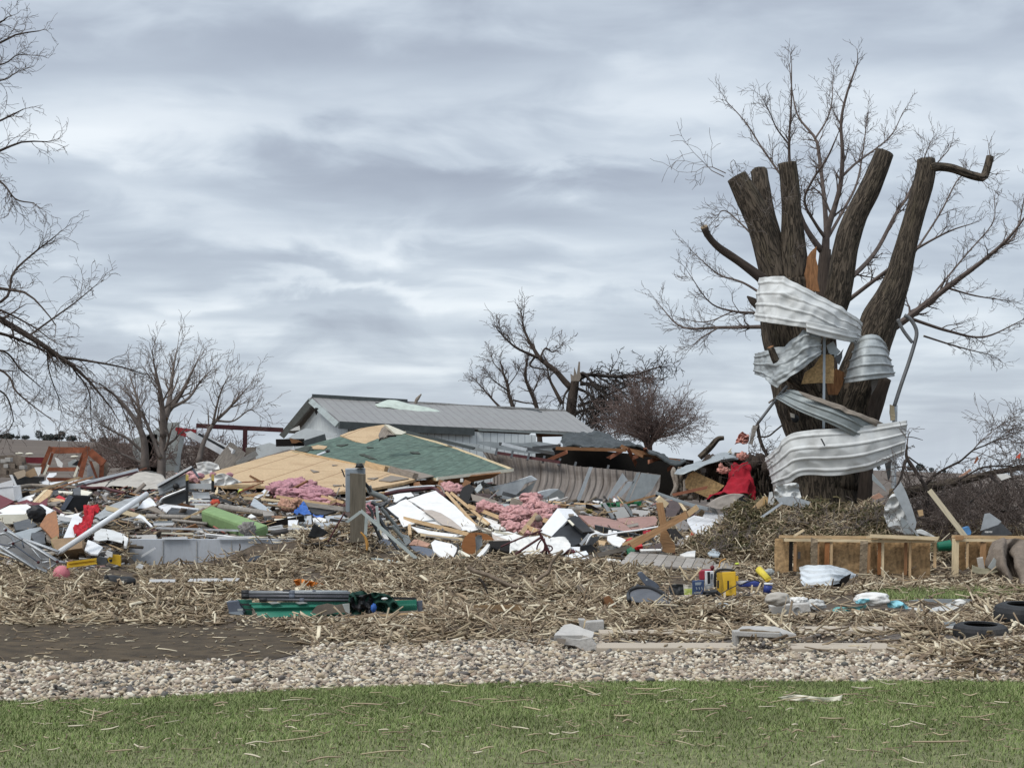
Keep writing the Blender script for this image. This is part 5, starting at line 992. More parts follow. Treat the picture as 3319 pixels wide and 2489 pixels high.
def fluff(name, label, cat, c, L, m, d=None, off=.2, seed=0, rx=60, ry=35):
    """torn glass wool: several ragged tufts joined into one piece along L"""
    mb = MB(); a = pts(c, L, d, .5, off)
    for i, p in enumerate(a):
        w = L[i][2] if len(L[i]) > 2 and L[i][2] > 0 else rx; dd = p[1]; r = px(rx * 1.25 * CR[c][0], dd); q = px(ry * 1.1 * CR[c][0], dd)
        V, Fc = blob_geo(p, r * (1 + .25 * math.sin(i * 2.1)), r * .7, q * (1 + .3 * math.cos(i * 1.7)),.42,1.9,4, seed + i); mb.add(V, Fc)
    return mb.build(name, MT[m], smooth=True, label=label, cat=cat)

# ---- far left: ruin wall, red-brown tractor cab frame, cartons
S('ruined_wall', 'low crumbled brown block wall at the left edge of the wreckage', 'wall', 'O', [(-900,470),(0,480),(300,470),(400,490),(395,600),(690,620),(700,760),(-900,900)], 'ruin', .3,47, rag=.05)
for x, y, l in ((310,440, 'pale yellow scrap lying on the low ruined wall'),(470,445, 'small buff scrap on the far end of the low ruined wall'),(1190,490, 'pale scrap seen through the orange frame')):
    Bl('scrap', l, 'scrap', 'O', x, y, 62,18, 'cream', 46.2, amp=.15, sub=3)
for k, (x, y, w, h) in enumerate([(60,560,110,60),(180,640,120,80),(120,540,90,70),(300,600,100,60),(90,640,70,60),(40,740,120,70),(350,660,90,60)]):
    q = [(x - w / 2, y - h / 2),(x + w / 2, y - h / 2),(x + w / 2, y + h / 2),(x - w / 2, y + h / 2)]; hexa('wall_block', pts('O', q, 46.5 - k * .02),.25, MT['ruin' if k % 2 else 'concrete'], label='brown grey loose block lying against the low ruined wall', cat='block', group='loose blocks along the ruined wall')
S('red_trough', 'dark red metal trough against the low ruined wall', 'trough', 'O', [(400,500),(700,500),(690,600),(420,590)], 'maroon', .1,46.2)
def cab_frame():
    t = E('machine_framework', 'rusty orange steel machine frame tipped up behind the rubble', 'frame', 'O', (1050,800),42.4); D = 42.4; m = MT['rust']
    for p, q, w, e in (((815,320),(640,740),66,0),((1400,330),(1280,800),78,0),((790,375),(1400,385),84,.02),((740,690),(1240,690),60,.05),((835,440),(780,620),44,.3),((1330,430),(1250,640),44,.3),((1430,410),(1660,600),120,.3),((1625,590),(1610,850),70,.35),((1440,560),(1540,830),40,.3),((770,850),(1250,860),60,.4),((850,430),(1330,420),22,.6)):
        Bd('frame_bar', None, None, 'O', p, q, w, 'rust', .10, D - .1 + e, parent=t)
    for p, q, w in (((760,640),(700,780),34),((1240,650),(1185,800),34)): Bd('white_strut', None, None, 'O', p, q, w, 'cream', .05, D - .5, parent=t)
    S('back_panel', None, None, 'O', [(1380,640),(1440,600),(1540,830),(1390,850)], 'alum', .03, D + .4, parent=t)
    S('back_panel', None, None, 'O', [(1450,560),(1570,570),(1580,850),(1500,850)], 'beige', .03, D + .45, parent=t)
    S('back_panel', None, None, 'O', [(1620,560),(1730,590),(1690,850),(1610,850)], 'ruin', .03, D + .5, parent=t)
cab_frame()
for L, m, l in (([(870,500),(920,520),(1000,600),(990,670),(920,640)], 'bag', 'white crumpled sheet seen through the orange machine frame, left one'),([(1080,580),(1180,530),(1260,560),(1250,640),(1090,650)], 'palemetal', 'grey panel seen through the orange machine frame'),([(1140,620),(1240,545),(1260,570),(1250,640)], 'black', 'black scrap seen through the orange machine frame')):
    S('panel_scrap', l, 'scrap', 'O', L, m, .03,43.6 if m != 'black' else 43.4, rag=.02)
def cartons():
    t = E('carton', 'torn tan cardboard carton sagging over a black crate', 'box', 'O', (400,860),41.5)
    S('carton_side', None, None, 'O', [(215,745),(380,695),(410,740),(400,800),(280,850)], 'tan', .02,41.4, parent=t); S('carton_side', None, None, 'O', [(395,740),(550,660),(590,790),(480,820),(400,800)], 'card', .02,41.5, parent=t)
cartons()
hexa('black_crate', pts('O', [(190,800),(640,810),(640,950),(250,960)],41.7),.4, MT['black'], label='black plastic crate under the tan carton', cat='crate')
S('white_strip', 'white strip standing against the black crate', 'strip', 'O', [(150,780),(190,775),(270,950),(240,965)], 'white', .03,41.2)
S('white_strip', 'small white curl of plastic beside the tan carton', 'strip', 'O', [(545,660),(660,655),(640,760),(610,800)], 'bag', .02,41.3, rag=.02)
for L, l in (([(780,750),(900,745),(900,775),(800,830),(745,900),(700,890)], 'white bent trim under the orange machine frame'),([(640,890),(760,850),(790,940),(640,950)], 'white broken tile below the orange machine frame'),([(780,905),(1150,860),(1330,850),(1500,860),(1300,945),(800,935)], 'long flat white panel below the orange machine frame')):
    S('white_sheeting', l, 'panel', 'O', L, 'white', .03, rag=.015)
Pp_('fallen_log', 'weathered grey brown log lying across the left rubble', 'log', 'O', [(240,985),(500,950),(750,960),(1000,975),(1250,985)],[60,66,60,54,40], 'oldwood', n=12)
Pp_('dark_branch', 'dark bent pipe running right from the log on the left rubble', 'pipe', 'O', [(1240,970),(1480,990),(1640,985),(1800,1030),(1990,1070)],52, 'rustpipe', n=10)
Bd('long_plank', 'long thin tan plank slanting up over the left rubble', 'plank', 'O', (240,1140),(1255,825),42, 'lumber', .05, off=.5)
def white_rail():
    t = E('white_rail', 'long white board with dark underside slanting up to the small tree', 'board', 'O', (1700,900)); Bd('board_face', None, None, 'O', (1290,930),(2190,700),55, 'white', .05, off=.6, parent=t); Bd('board_underside', None, None, 'O', (1300,962),(2190,735),40, 'rustpipe', .05, off=.5, parent=t)
    Bd('wood_end', None, None, 'A', (990,725),(1125,690),22, 'lumber', .04, off=.65, parent=t)
white_rail()
Bd('plank', 'brown stick beside the white slanting board', 'plank', 'A', (1010,745),(1210,680),14, 'redwood', .03, off=.6)
Sh('tarp', 'broad beige tarp spread over the left rubble below the small tree', 'tarp', 'A', [[(700,830),(950,755),(1110,718),(1250,718),(1340,745),(1390,800)],[(760,850),(960,830),(1100,840),(1200,850),(1290,850),(1340,860)]], 'beige', crum=.05, cs=1.5, nu=50, nv=16, lean=.8)
for L, l in (([(1620,640),(1720,625),(1800,650),(1820,690),(1640,700)], 'heap of white plastic left of the plywood roof'),([(1610,690),(1680,675),(1760,680),(1750,730),(1620,735)], 'grey white sheeting left of the plywood roof')):
    Sh('plastic_sheet', l, 'plastic sheet', 'A', [L[:3],[L[4],((L[4][0] + L[3][0]) / 2, L[4][1]), L[3]]], 'bag', 45.0, crum=.12, cs=2.2, nu=30, nv=14)
def fridge():
    t = E('metal_cabinet', 'white metal cabinet tipped over at the left edge', 'cabinet', 'O', (60,1200)); d = pts('O', [(100,1195)])[0][1] - .3
    hexa('cabinet_body', [P(*cv('O', x, y), d) for x, y in ((-260,1010),(210,960),(245,1190),(-240,1300))],.5, MT['white'], t, push=(.0,.55,.02)); S('cabinet_top', None, None, 'O', [(-260,985),(190,860),(215,905),(210,955),(-250,1020)], 'white', .03, d - .02, parent=t)
fridge()
S('maroon_board', 'dark red triangular panel at the left edge below the white cabinet', 'panel', 'O', [(-200,1040),(0,1095),(225,1195),(0,1330),(-200,1420)], 'maroon', .03, off=.45)
S('maroon_board', 'narrow dark red board beside the white sheet on the left', 'panel', 'O', [(170,1245),(430,1170),(520,1220),(500,1255),(330,1235)], 'maroon', .03, off=.3)
S('drywall_sheet', 'white rounded drywall sheet at the left edge', 'drywall', 'O', [(-220,1440),(0,1335),(160,1260),(430,1245),(500,1290),(460,1380),(470,1470),(250,1490),(130,1515),(-200,1470)], 'drywall', .02, rag=.012, off=.3)
S('drywall_sheet', 'small pale drywall piece above the red wooden box', 'drywall', 'O', [(250,1190),(420,1120),(560,1085),(520,1180),(410,1220),(290,1210)], 'drywall', .02, rag=.02)
def red_box():
    t = E('wooden_box', 'broken red painted box with bare wood inside', 'box', 'O', (640,1250)); S('box_side', None, None, 'O', [(520,1200),(700,1020),(760,1010),(560,1215)], 'pale', .03, off=.5, parent=t); S('box_side', None, None, 'O', [(565,1215),(745,1005),(840,1030),(790,1110),(640,1220)], 'lumber', .03, off=.45, parent=t); S('box_front', None, None, 'O', [(500,1210),(640,1220),(760,1140),(750,1260),(640,1290),(510,1270)], 'maroon', .03, off=.55, parent=t)
red_box()
for L, m, l in (([(755,1120),(790,1130),(800,1210),(760,1205)], 'pale', 'short pale wood block right of the red box'),([(800,1140),(1010,1170),(1050,1200),(860,1210),(790,1180)], 'lumber', 'splintered tan board right of the red box'),([(880,1140),(940,1100),(1040,1150),(1030,1180)], 'redbright', 'bright red scrap right of the red box'),([(900,1030),(1160,1045),(1150,1070),(930,1060)], 'cream', 'thin cream slat above the black monitor'),([(750,1220),(960,1190),(980,1260),(780,1270)], 'oldwood', 'dark weathered board left of the black monitor'),([(800,1040),(920,1020),(930,1080),(850,1100)], 'black', 'black scrap left of the black monitor'),([(1160,1000),(1280,960),(1280,1100),(1170,1090)], 'darkmetal', 'dark metal box behind the black monitor'),([(1285,1015),(1470,1050),(1400,1105),(1290,1105)], 'cream', 'cream board behind the black monitor')):
    S('scrap_board', l, 'board', 'O', L, m, .03, rag=.008)
def monitor():
    t = E('television', 'black flat screen television lying on its edge in the left rubble', 'television', 'O', (1100,1340)); d = dp(cv('O', 0,1340)[1]) - .35
    hexa('television_back', [P(*cv('O', x, y), d + .12) for x, y in ((1140,1095),(1440,1110),(1320,1350),(960,1340))],.10, MT['black'], t); S('television_screen', None, None, 'O', [(1165,1130),(1425,1135),(1310,1335),(1030,1340)], 'screen', .02, d + .07, parent=t); S('television_edge', None, None, 'O', [(1090,1100),(1165,1130),(1030,1340),(950,1330)], 'slate', .05, d + .05, parent=t)
monitor()
Bl('black_bag', 'black sack beside the brown board on the left', 'bag', 'O', 580,1400,150,135, 'black', amp=.22, seed=3, ridge=False)
S('white_flap', 'white folded flap next to the black sack', 'card', 'O', [(630,1250),(670,1245),(850,1340),(740,1440),(690,1360)], 'white', .02, off=1.0)
S('grey_case', 'torn grey metal case with black straps under the black sack', 'case', 'O', [(210,1540),(460,1475),(590,1573),(480,1640),(250,1660),(230,1590)], 'darkmetal', .08, rag=.015, off=.7)
S('wooden_board', 'orange brown wooden board standing in the left rubble', 'board', 'Pp', [(610,480),(720,310),(860,255),(905,540),(905,660),(800,680),(700,560)], 'brownwood2', .03, off=.85)
Bd('dark_stick', 'dark bent wood strip between the brown board and the television', 'strip', 'Pp', (825,215),(1000,330),40, 'rustpipe', .03, off=.6)
Bd('cream_stick', 'short cream stick below the television', 'stick', 'Pp', (960,285),(1130,295),26, 'cream', .03, off=.55)
for k in range(6): Bd('grey_batten', 'grey slat stacked behind the white triangular card', 'slat', 'Pp', (890,390 + k * 48),(1080 - k * 12,388 + k * 46),26, 'greymetal' if k % 2 else 'greywood', .03, off=.25)['group'] = 'grey slats behind the white triangular board'
S('white_card', 'white triangular board with a red streak beside the red cloth', 'board', 'Pp', [(1130,310),(1200,330),(1310,410),(1230,560),(1140,665),(975,672)], 'white', .015, off=.8)
Bd('red_streak', 'thin dark red strip lying on the white triangular board', 'strip', 'Pp', (1190,395),(1195,510),26, 'maroon', .008, off=.95)
Sh('red_cloth', 'crumpled bright red cloth hanging in the left rubble', 'cloth', 'Pp', [[(1280,180),(1330,170),(1400,200),(1480,195),(1555,260)],[(1290,330),(1340,300),(1400,310),(1440,320),(1460,300)],[(1230,480),(1290,450),(1340,470),(1400,440),(1430,420)],[(1120,530),(1150,640),(1240,640),(1340,590),(1420,480)]], 'redcl', off=1.0, crum=.09, cs=5., ridge=True, nu=36, nv=36)
S('rust_scrap', 'rust red curved scrap right of the television', 'scrap', 'Pp', [(1290,180),(1320,170),(1345,230),(1330,290),(1270,290)], 'rust', .03, off=.6, rag=.01)
Sh('grey_sheet', 'grey sheet metal flap under the white pole', 'metal sheet', 'Pp', [[(1450,340),(1620,210),(1800,130),(2130,20)],[(1540,400),(1700,330),(1850,260),(2140,190)]], 'greytarp', off=.4, crum=.03, cs=2, nu=36)
Sh('white_flap', 'white metal flap bent down at the top end of the white pole', 'metal sheet', 'A', [[(1180,960),(1235,925),(1260,940),(1290,985)],[(1130,1020),(1200,1010),(1250,1000),(1300,990)]], 'white', off=.55, crum=.02, cs=3)
S('brown_flap', 'brown plank below the bent white flap', 'board', 'A', [(1120,1040),(1270,990),(1370,1058),(1340,1062),(1230,1020)], 'oldwood', .03, off=.35)
def white_pole():
    t = E('white_pole', 'long white plastic drain pipe leaning diagonally across the left rubble', 'pipe', 'A', (490,1370)); a = P(*cv('A', 495,1372),28.9); b = P(*cv('A', 1215,893),30.6); pipe('pole', [a, b], px(46 * .26126,29.5) / 2, MT['white'], t, n=18, seg=8); pipe('pole_end', [a + (a - b) * .035, a + (a - b) * .005],.035, MT['alum'], t, n=10, seg=3)
white_pole()
for L, l in (([(1450,600),(1550,530),(1640,540),(1660,700),(1520,720),(1440,700)], 'white crumpled panel right of the white pole'),([(1640,540),(1750,560),(1880,610),(1900,660),(1880,750),(1760,720),(1660,700)], 'white torn corrugated piece above the pale foundation wall')):
    S('white_sheet', l, 'metal sheet', 'Pp', L, 'whitemetal', .012, off=.35, rag=.012, step=.1)
S('foam_edge', 'white foam piece standing on the left end of the pale foundation wall', 'foam', 'Pp', [(1890,620),(1970,680),(1940,800),(1900,790),(1910,720)], 'bag', .05, off=.5)
S('white_board', 'small square white panel propped in the straw by the drain pipe', 'panel', 'Pp', [(1350,705),(1450,740),(1580,815),(1500,925),(1400,920),(1300,860)], 'white', .03, off=.4)
def carton2():
    t = E('carton', 'brown cardboard carton open beside the drain pipe', 'box', 'Pp', (1000,860)); hexa('carton_body', pts('Pp', [(775,695),(1265,655),(1262,830),(870,890)], None, .1,.4),.4, MT['card'], t, bevel=.005); S('carton_flap', None, None, 'Pp', [(775,700),(880,640),(900,760),(860,870),(800,800)], 'cardd', .01, off=.55, parent=t)
carton2()
for L, m, l, t_ in (([(230,600),(470,530),(690,495),(700,520),(480,620),(470,700),(300,690)], 'greymetal', 'grey folded metal sheet left of the small brown carton', .03),([(480,600),(680,570),(700,760),(520,760)], 'darkmetal', 'dark grey machine part left of the small brown carton', .2),([(700,640),(820,560),(850,610),(780,720),(720,700)], 'oldwood', 'olive brown scrap above the small brown carton', .05),([(660,590),(700,590),(715,670),(680,675)], 'white', 'small white cup left of the small brown carton', .04)):
    S('scrap_piece', l, 'scrap', 'Pp', L, m, t_, rag=.01, off=.35)
def screen_frame():
    t = E('door_framework', 'bent aluminium door frame with pale panel lying in the straw at the left edge', 'frame', 'Pp', (300,1200)); d = 27.3
    S('frame_panel', None, None, 'Pp', [(-300,480),(0,420),(340,700),(880,1040),(860,1100),(700,1195),(540,1130),(0,760),(-300,700)], 'framepanel', .02, d + .15, parent=t)
    for p, q, w in (((-300,620),(550,1150),62),((-300,760),(720,1200),40),((60,540),(340,700),46),((340,700),(890,1040),62),((350,690),(900,890),50),((330,700),(130,770),30),((870,1010),(650,1060),40),((900,1040),(690,1190),34),((430,760),(640,1010),26),((620,1010),(830,1000),28),((1000,1060),(880,1040),44)):
        a, b = P(*cv('Pp', *p), d), P(*cv('Pp', *q), d - .1); pipe('frame_tube', [a, b], px(w * CR['Pp'][0], d) / 2, MT['alumd'], t, n=10, seg=4)
    pipe('frame_tube', [P(*cv('Pp', x, y), d) for x, y in ((0,620),(80,610),(180,680),(210,760),(130,830),(0,830))],.022, MT['alumd'], t, n=8)
    for p, q in (((0,770),(230,820)),((190,760),(590,1050)),((340,740),(370,830))): pipe('frame_rod', [P(*cv('Pp', *p), d - .1), P(*cv('Pp', *q), d - .1)],.012, MT['slate'], t, n=6, seg=3)
    for p in ((200,760),(590,1050),(90,555),(880,1040)): blob('frame_knob', P(*cv('Pp', *p), d - .13),.025,.025,.025, MT['rustpipe'], t, amp=.1, sub=2)
screen_frame()
Bl('pink_ball', 'pink rubber ball half buried in the straw', 'ball', 'Pp', 945,1225,128,128, 'pinkball', 26.9, depth=1., amp=.02, ridge=False)
def yellow_level():
    t = E('yellow_tool', 'yellow ribbed steel tool lying in the straw by the pink ball', 'tool', 'Pp', (1250,1130)); d = 26.9
    for k in range(3): Bd('tool_rib', None, None, 'Pp', (1030,1058 + k * 32),(1465,1000 + k * 32),30, 'yellow', .03, d - .03 * (k != 1), parent=t)
    S('tool_web', None, None, 'Pp', [(1030,1045),(1465,985),(1462,1078),(1040,1140)], 'yellow', .03, d + .02, parent=t); S('tool_head', None, None, 'Pp', [(1640,1010),(1700,930),(1810,935),(1850,950),(1850,1110),(1790,1090),(1690,1060)], 'yellow', .06, d + .05, parent=t)
    S('tool_hole_shade', None, None, 'Pp', [(1670,1010),(1720,1000),(1720,1050),(1690,1050)], 'black', .02, d - .02, parent=t); S('tool_grip', None, None, 'Pp', [(1460,1010),(1520,960),(1640,985),(1650,1060),(1560,1100),(1480,1080)], 'darkmetal', .07, d + .03, parent=t, rag=.01)  # black plate paints the dark of the hole in the tool head
yellow_level()
for L, l in (([(1620,920),(1640,870),(1720,900),(1720,970),(1660,960)], 'small white cup by the yellow tool'),([(2080,1130),(2133,1070),(2200,1100),(2180,1150)], 'small white scrap of plastic in the straw below the pale foundation wall')): S('white_scrap', l, 'scrap', 'Pp', L, 'bag', .05,26.9, rag=.01)
def boot():
    t = E('boot', 'black rubber boot lying on its side in the straw', 'boot', 'I', (1020,400),25.4); d = 25.4
    c = [P(*cv('I', x, y), d) for x, y in ((900,350),(960,348),(1030,352),(1090,350),(1140,348))]; V, Fc, U, mi = tube_geo(smooth_line(c, 16), np.interp(np.linspace(0,1,16),[0,.25,.5,.8,1],[px(v * .25618, d) for v in (56,54,46,46,26)]),16); mk('boot_body', V, Fc, MT['black'], t, uv=U, smooth=True)
    a = [P(*cv('I', x, y), d - .1) for x, y in ((888,350),(902,350))]; pipe('boot_cuff', a, px(60 * .25618, d), MT['rubber'], t, n=16, seg=3); S('boot_label', None, None, 'I', [(1015,342),(1045,340),(1046,368),(1017,370)], 'cream', .006, d - .19, parent=t)
boot()
for (c, a, b, w, l) in (('I', (1265,340),(1475,340),24, 'short white trim strip lying flat in the straw, left of the pair'),('I', (1600,335),(2015,330),24, 'longer white trim strip lying flat in the straw, right of the pair'),('I', (1195,135),(1300,70),18, 'white stick propped against the pale foundation wall')):
    Bd('trim_strip', l, 'strip', c, a, b, w, 'white', .03,24.8 if w == 24 else 30.4)
# ---- pale foundation wall and what lies along it
def foundation():
    t = E('foundation_wall', 'pale grey concrete foundation wall stub rising from the straw', 'wall', 'D', (430,1220),31.)
    x = [276,330,400,470,540,600,640]; T = [P(a, 1165 - (a > 560) * .5,31.0) for a in x]; B = [np.array([p[0], p[1],-.1]) for p in T]
    V = np.vstack([T, B, np.array(T) + [0,.22,0], np.array(B) + [0,.22,0]]); n = len(x); Fc = []
    for i in range(n - 1): Fc += [[i, i + 1, n + i + 1, n + i],[2 * n + i, 2 * n + i + 1, i + 1, i],[3 * n + i, 3 * n + i + 1,2 * n + i + 1,2 * n + i]]
    Fc += [[0, n, 3 * n, 2 * n],[n - 1,3 * n - 1,4 * n - 1,2 * n - 1]]
    mk('wall_stub', V, Fc, MT['paintedconc'], t)
    for xx in (352,425,500): board('wall_joint', P(xx, 1168,30.99),[P(xx, 1168,30.99)[0],30.99,.02],.012,.012, MT['concrete'], t, jag=0)
    for a, b, w, m in (((560,1300),(900,1290),30, 'white'),((1340,1290),(2060,1278),30, 'white'),((550,1225),(1000,1235),24, 'cream')): Bd('sill_flashing', None, None, 'Q', a, b, w, m, .04,30.95, parent=t)
foundation()
for c, a, b, w, m, l in (('Q', (430,1100),(720,1095),34, 'white', 'white board behind the pale foundation wall, left end'),('Q', (480,1150),(1700,1190),30, 'alum', 'long bright metal track lying behind the pale foundation wall'),('R', (0,950),(1060,930),24, 'white', 'white track running right from the green cushion to the square post'),('Q', (440,1070),(720,1060),26, 'greymetal', 'grey strip behind the pale foundation wall'),('R', (240,1065),(640,1055),22, 'cream', 'cream strip along the straw left of the black plastic wedge'),('R', (860,1040),(1010,1035),44, 'black', 'black board right of the black plastic wedge')):
    Bd('metal_track', l, 'track', c, a, b, w, m, .05, off=.35)
for a, b, w, l in (((330,985),(1180,1010),74, 'long round weathered timber lying behind the pale foundation wall'),((1380,850),(2160,965),96, 'grey round timber lying behind the green cushion'),((700,1040),(1200,1090),44, 'thin grey timber in the rubble left of the green cushion')):
    Pp_('timber_pole', l, 'log', 'Q', [a, b], w, 'greywood', off=.3, n=14)
hexa('green_cushion', [P(*cv('Q', x, y), d) for x, y, d in ((1110,900,33.4),(1260,820,33.7),(2075,1105,31.9),(1880,1172,31.2))],.2, MT['green'], bevel=.06, push=(0,.12,-.28), label='long light green seat cushion lying across the rubble', cat='cushion')
Bl('fluff_ball', 'orange red pompom lying above the green cushion', 'pompom', 'Q', 1315,790,62,44, 'coral', amp=.3, fs=3, off=.5)
Bl('weed_clump', 'clump of grey dry weed on the metal track', 'weeds', 'Q', 1780,1170,90,80, 'greycloth', amp=.6, fs=3, off=.6)
def truck_cap():
    t = E('truck_cap', 'grey aluminium pickup cap crushed on its side in the rubble', 'truck cap', 'Q', (720,820)); d = 34.6
    S('cap_side', None, None, 'Q', [(485,560),(590,520),(760,440),(900,370),(910,540),(760,600),(520,700)], 'alumd', .03, d, parent=t); S('cap_side', None, None, 'Q', [(520,710),(760,610),(900,580),(920,760),(760,820),(560,800)], 'darkmetal', .03, d + .02, parent=t)
    Bd('cap_rim', None, None, 'Q', (490,545),(985,275),40, 'white', .08, d - .05, parent=t); Bd('cap_rim', None, None, 'Q', (510,565),(985,300),26, 'black', .05, d - .08, parent=t); Bd('cap_rim', None, None, 'Q', (980,290),(1080,430),30, 'slate', .08, d - .05, parent=t)
    pipe('cap_trim', [P(*cv('Q', x, y), d - .06) for x, y in ((525,800),(545,745),(620,700),(900,590))],.028, MT['alum'], t, n=8); pipe('cap_trim', [P(*cv('Q', x, y), d - .06) for x, y in ((500,690),(700,610),(910,545))],.018, MT['darkmetal'], t, n=8)
    pipe('cap_light', [P(*cv('Q', 750,555), d - .1), P(*cv('Q', 750,555), d + .1)],.065, MT['black'], t, n=14, seg=2)
    S('cap_window', None, None, 'Q', [(560,580),(740,500),(750,530),(580,620)], 'greymetal', .01, d - .03, parent=t)
truck_cap()
fluff('insulation', 'small dusty pink insulation tuft behind the crushed truck cap', 'insulation', 'Q', [(840,440),(900,400),(960,380),(1040,450)], 'pink', off=1.2, seed=2, rx=70, ry=45)
Sh('plastic_bag', 'white plastic bag blown against the plywood roof edge', 'bag', 'Q', [[(1110,480),(1250,430),(1400,370),(1500,390),(1650,470)],[(1120,520),(1280,540),(1420,545),(1560,530),(1700,500)]], 'bag', 36.4, crum=.14, cs=3, ridge=True, nu=40, nv=22)
for x, y, s, l in ((1105,405,1, 'small red scrap left of the white plastic bag'),(1280,390,2, 'dark red scrap above the white plastic bag'),(1520,395,3, 'red scrap right of the white plastic bag')): Bl('red_scrap', l, 'scrap', 'Q', x, y, 45,34, 'pinkdark', 36.8, amp=.4, seed=s, sub=3)
def work_table():
    t = E('white_bench', 'white bench end with two dark posts capped in yellow', 'bench', 'Q', (1100,800)); d = 34.2
    for x in (912,1280):
        Bd('bench_post', None, None, 'Q', (x, 460),(x, 640 if x > 1000 else 800),40, 'black', .06, d - .06, parent=t); Bd('post_cap', None, None, 'Q', (x, 395),(x, 462),40, 'yellowc', .06, d - .07, parent=t)
    S('bench_panel', None, None, 'Q', [(930,515),(1260,515),(1262,600),(930,590)], 'alum', .04, d, parent=t); S('bench_panel', None, None, 'Q', [(980,640),(1220,640),(1240,730),(1010,735)], 'white', .04, d + .1, parent=t)
    for y in (760,810): Bd('bench_slat', None, None, 'Q', (960, y),(1250, y + 5),28, 'white', .04, d + .02, parent=t)
work_table()
Bd('black_rail', 'black notched rail slanting down right from the crushed truck cap', 'rail', 'Q', (820,570),(1570,800),42, 'black', .05, off=.9)
for L, m, l, t_ in (([(590,810),(1080,870),(1075,895),(690,855),(620,930),(500,840)], 'white', 'white folded panel edge above the long round timber', .03),([(690,860),(870,890),(870,960),(630,955)], 'darkmetal', 'dark grey tray in front of the crushed truck cap', .1),([(870,890),(1080,900),(960,970),(870,965)], 'black', 'black gap board below the white folded panel', .05),([(920,985),(1070,905),(1090,960),(1060,995)], 'cream', 'cream triangular board left of the green cushion', .03),([(1780,990),(1830,950),(1900,990),(1830,1010)], 'bag', 'small white scrap above the green cushion', .03),([(1340,560),(1360,570),(1340,660),(1310,650)], 'pale', 'small upright wood splinter by the right yellow capped post', .03),([(170,1000),(230,955),(300,990),(420,1130),(390,1130),(260,1010)], 'white', 'thin curved white strip above the straw clump', .02),([(1640,640),(1660,590),(1720,585),(1660,640)], 'hivis', 'small lime green scrap among the splintered boards', .02)):  # the black board is painted shade in the gap below the folded panel
    S('scrap_board', l, 'board', 'Q', L, m, t_, rag=.006, off=.45)
def S_many(c, rows, cat='board', d=None):
    for (L, m, l, t_) in rows: S('scrap_' + cat.replace(' ', '_'), l, cat, c, L, m, t_, rag=.008, off=.4, d=d)
# splintered boards between the truck cap and the square post
for i, (a, b, w, m) in enumerate([((1430,540),(1960,545),30, 'pale'),((1450,575),(1900,590),26, 'lumber'),((1470,510),(2010,480),18, 'redwood'),((1660,640),(1990,505),26, 'redwood'),((1700,690),(2000,650),28, 'lumber'),((1720,720),(2200,760),40, 'pale'),((1500,760),(1660,690),28, 'lumber'),((1820,410),(1950,480),30, 'brownwood'),((1420,740),(1500,640),30, 'lumber'),((1880,560),(1990,510),14, 'lumber'),((2000,720),(2060,620),26, 'pale')]):
    Bd('splintered_board', 'splintered tan board in the pile left of the pink insulation', 'board', 'Q', a, b, w, m, .04, d=36.9 - i * .05) ['group'] = 'splintered boards left of the pink insulation'
Sh('curled_sheet', 'white curled panel standing left of the rose insulation', 'panel', 'Q', [[(2140,540),(2050,580),(1960,650),(1870,710)],[(2120,570),(2080,640),(1990,690),(1920,725)]], 'white', off=.7, nu=20, nv=8)
S('grey_wedge', 'grey triangular metal wedge below the white curled panel', 'metal sheet', 'Q', [(1820,820),(1870,720),(1900,740),(2130,910),(2090,930),(1960,890)], 'galv', .02, off=.6)
fluff('insulation', 'large rose pink insulation batt slumped below the plywood roof', 'insulation', 'R', [(270,380),(340,330),(420,300),(500,310),(570,340),(640,370),(720,390),(800,450),(330,440),(430,430),(540,450),(660,480),(760,510),(870,560)], 'pinkdark', off=.55, seed=5, rx=135, ry=66)
fluff('insulation', 'thin pink insulation strip at the foot of the square post', 'insulation', 'R', [(960,590),(1050,590),(1130,600)], 'pink', off=.5, seed=9, rx=70, ry=30)
fluff('insulation', 'small rose tuft left of the large rose insulation', 'insulation', 'R', [(110,410),(190,390)], 'pinkdark', off=.45, seed=11, rx=60, ry=34)
fluff('insulation', 'tan pink torn paper beside the blue tarp', 'insulation', 'R', [(310,600),(370,640),(430,580),(500,570)], 'pinktan', off=.55, seed=12, rx=60, ry=56)
for i, (a, b, w, m) in enumerate([((200,480),(960,600),44, 'lumber'),((600,590),(1180,660),62, 'greywood'),((860,480),(1170,570),40, 'lumber'),((0,515),(300,545),30, 'pale'),((980,570),(1060,540),40, 'lumber'),((150,345),(240,350),20, 'redwood'),((960,480),(1010,500),26, 'pale')]):
    Bd('splintered_board', 'tan board under the rose insulation left of the square post', 'board', 'R', a, b, w, m, .05, off=1.1)['group'] = 'boards under the rose insulation'
def blue_tarp():
    t = E('blue_tarp', 'crumpled bright blue tarp in the rubble left of the square post', 'tarp', 'R', (600,770)); Sh('tarp_fold', None, None, 'R', [[(530,640),(585,560),(620,600),(660,670)],[(425,725),(540,740),(620,745),(710,745)]], 'blue', off=.65, crum=.05, cs=5, nu=24, nv=16, parent=t, ridge=True); Sh('tarp_fold', None, None, 'R', [[(720,735),(780,750),(880,740)],[(740,780),(800,790),(870,780)]], 'blue', off=.6, crum=.03, cs=5, nu=16, nv=8, parent=t)
blue_tarp()
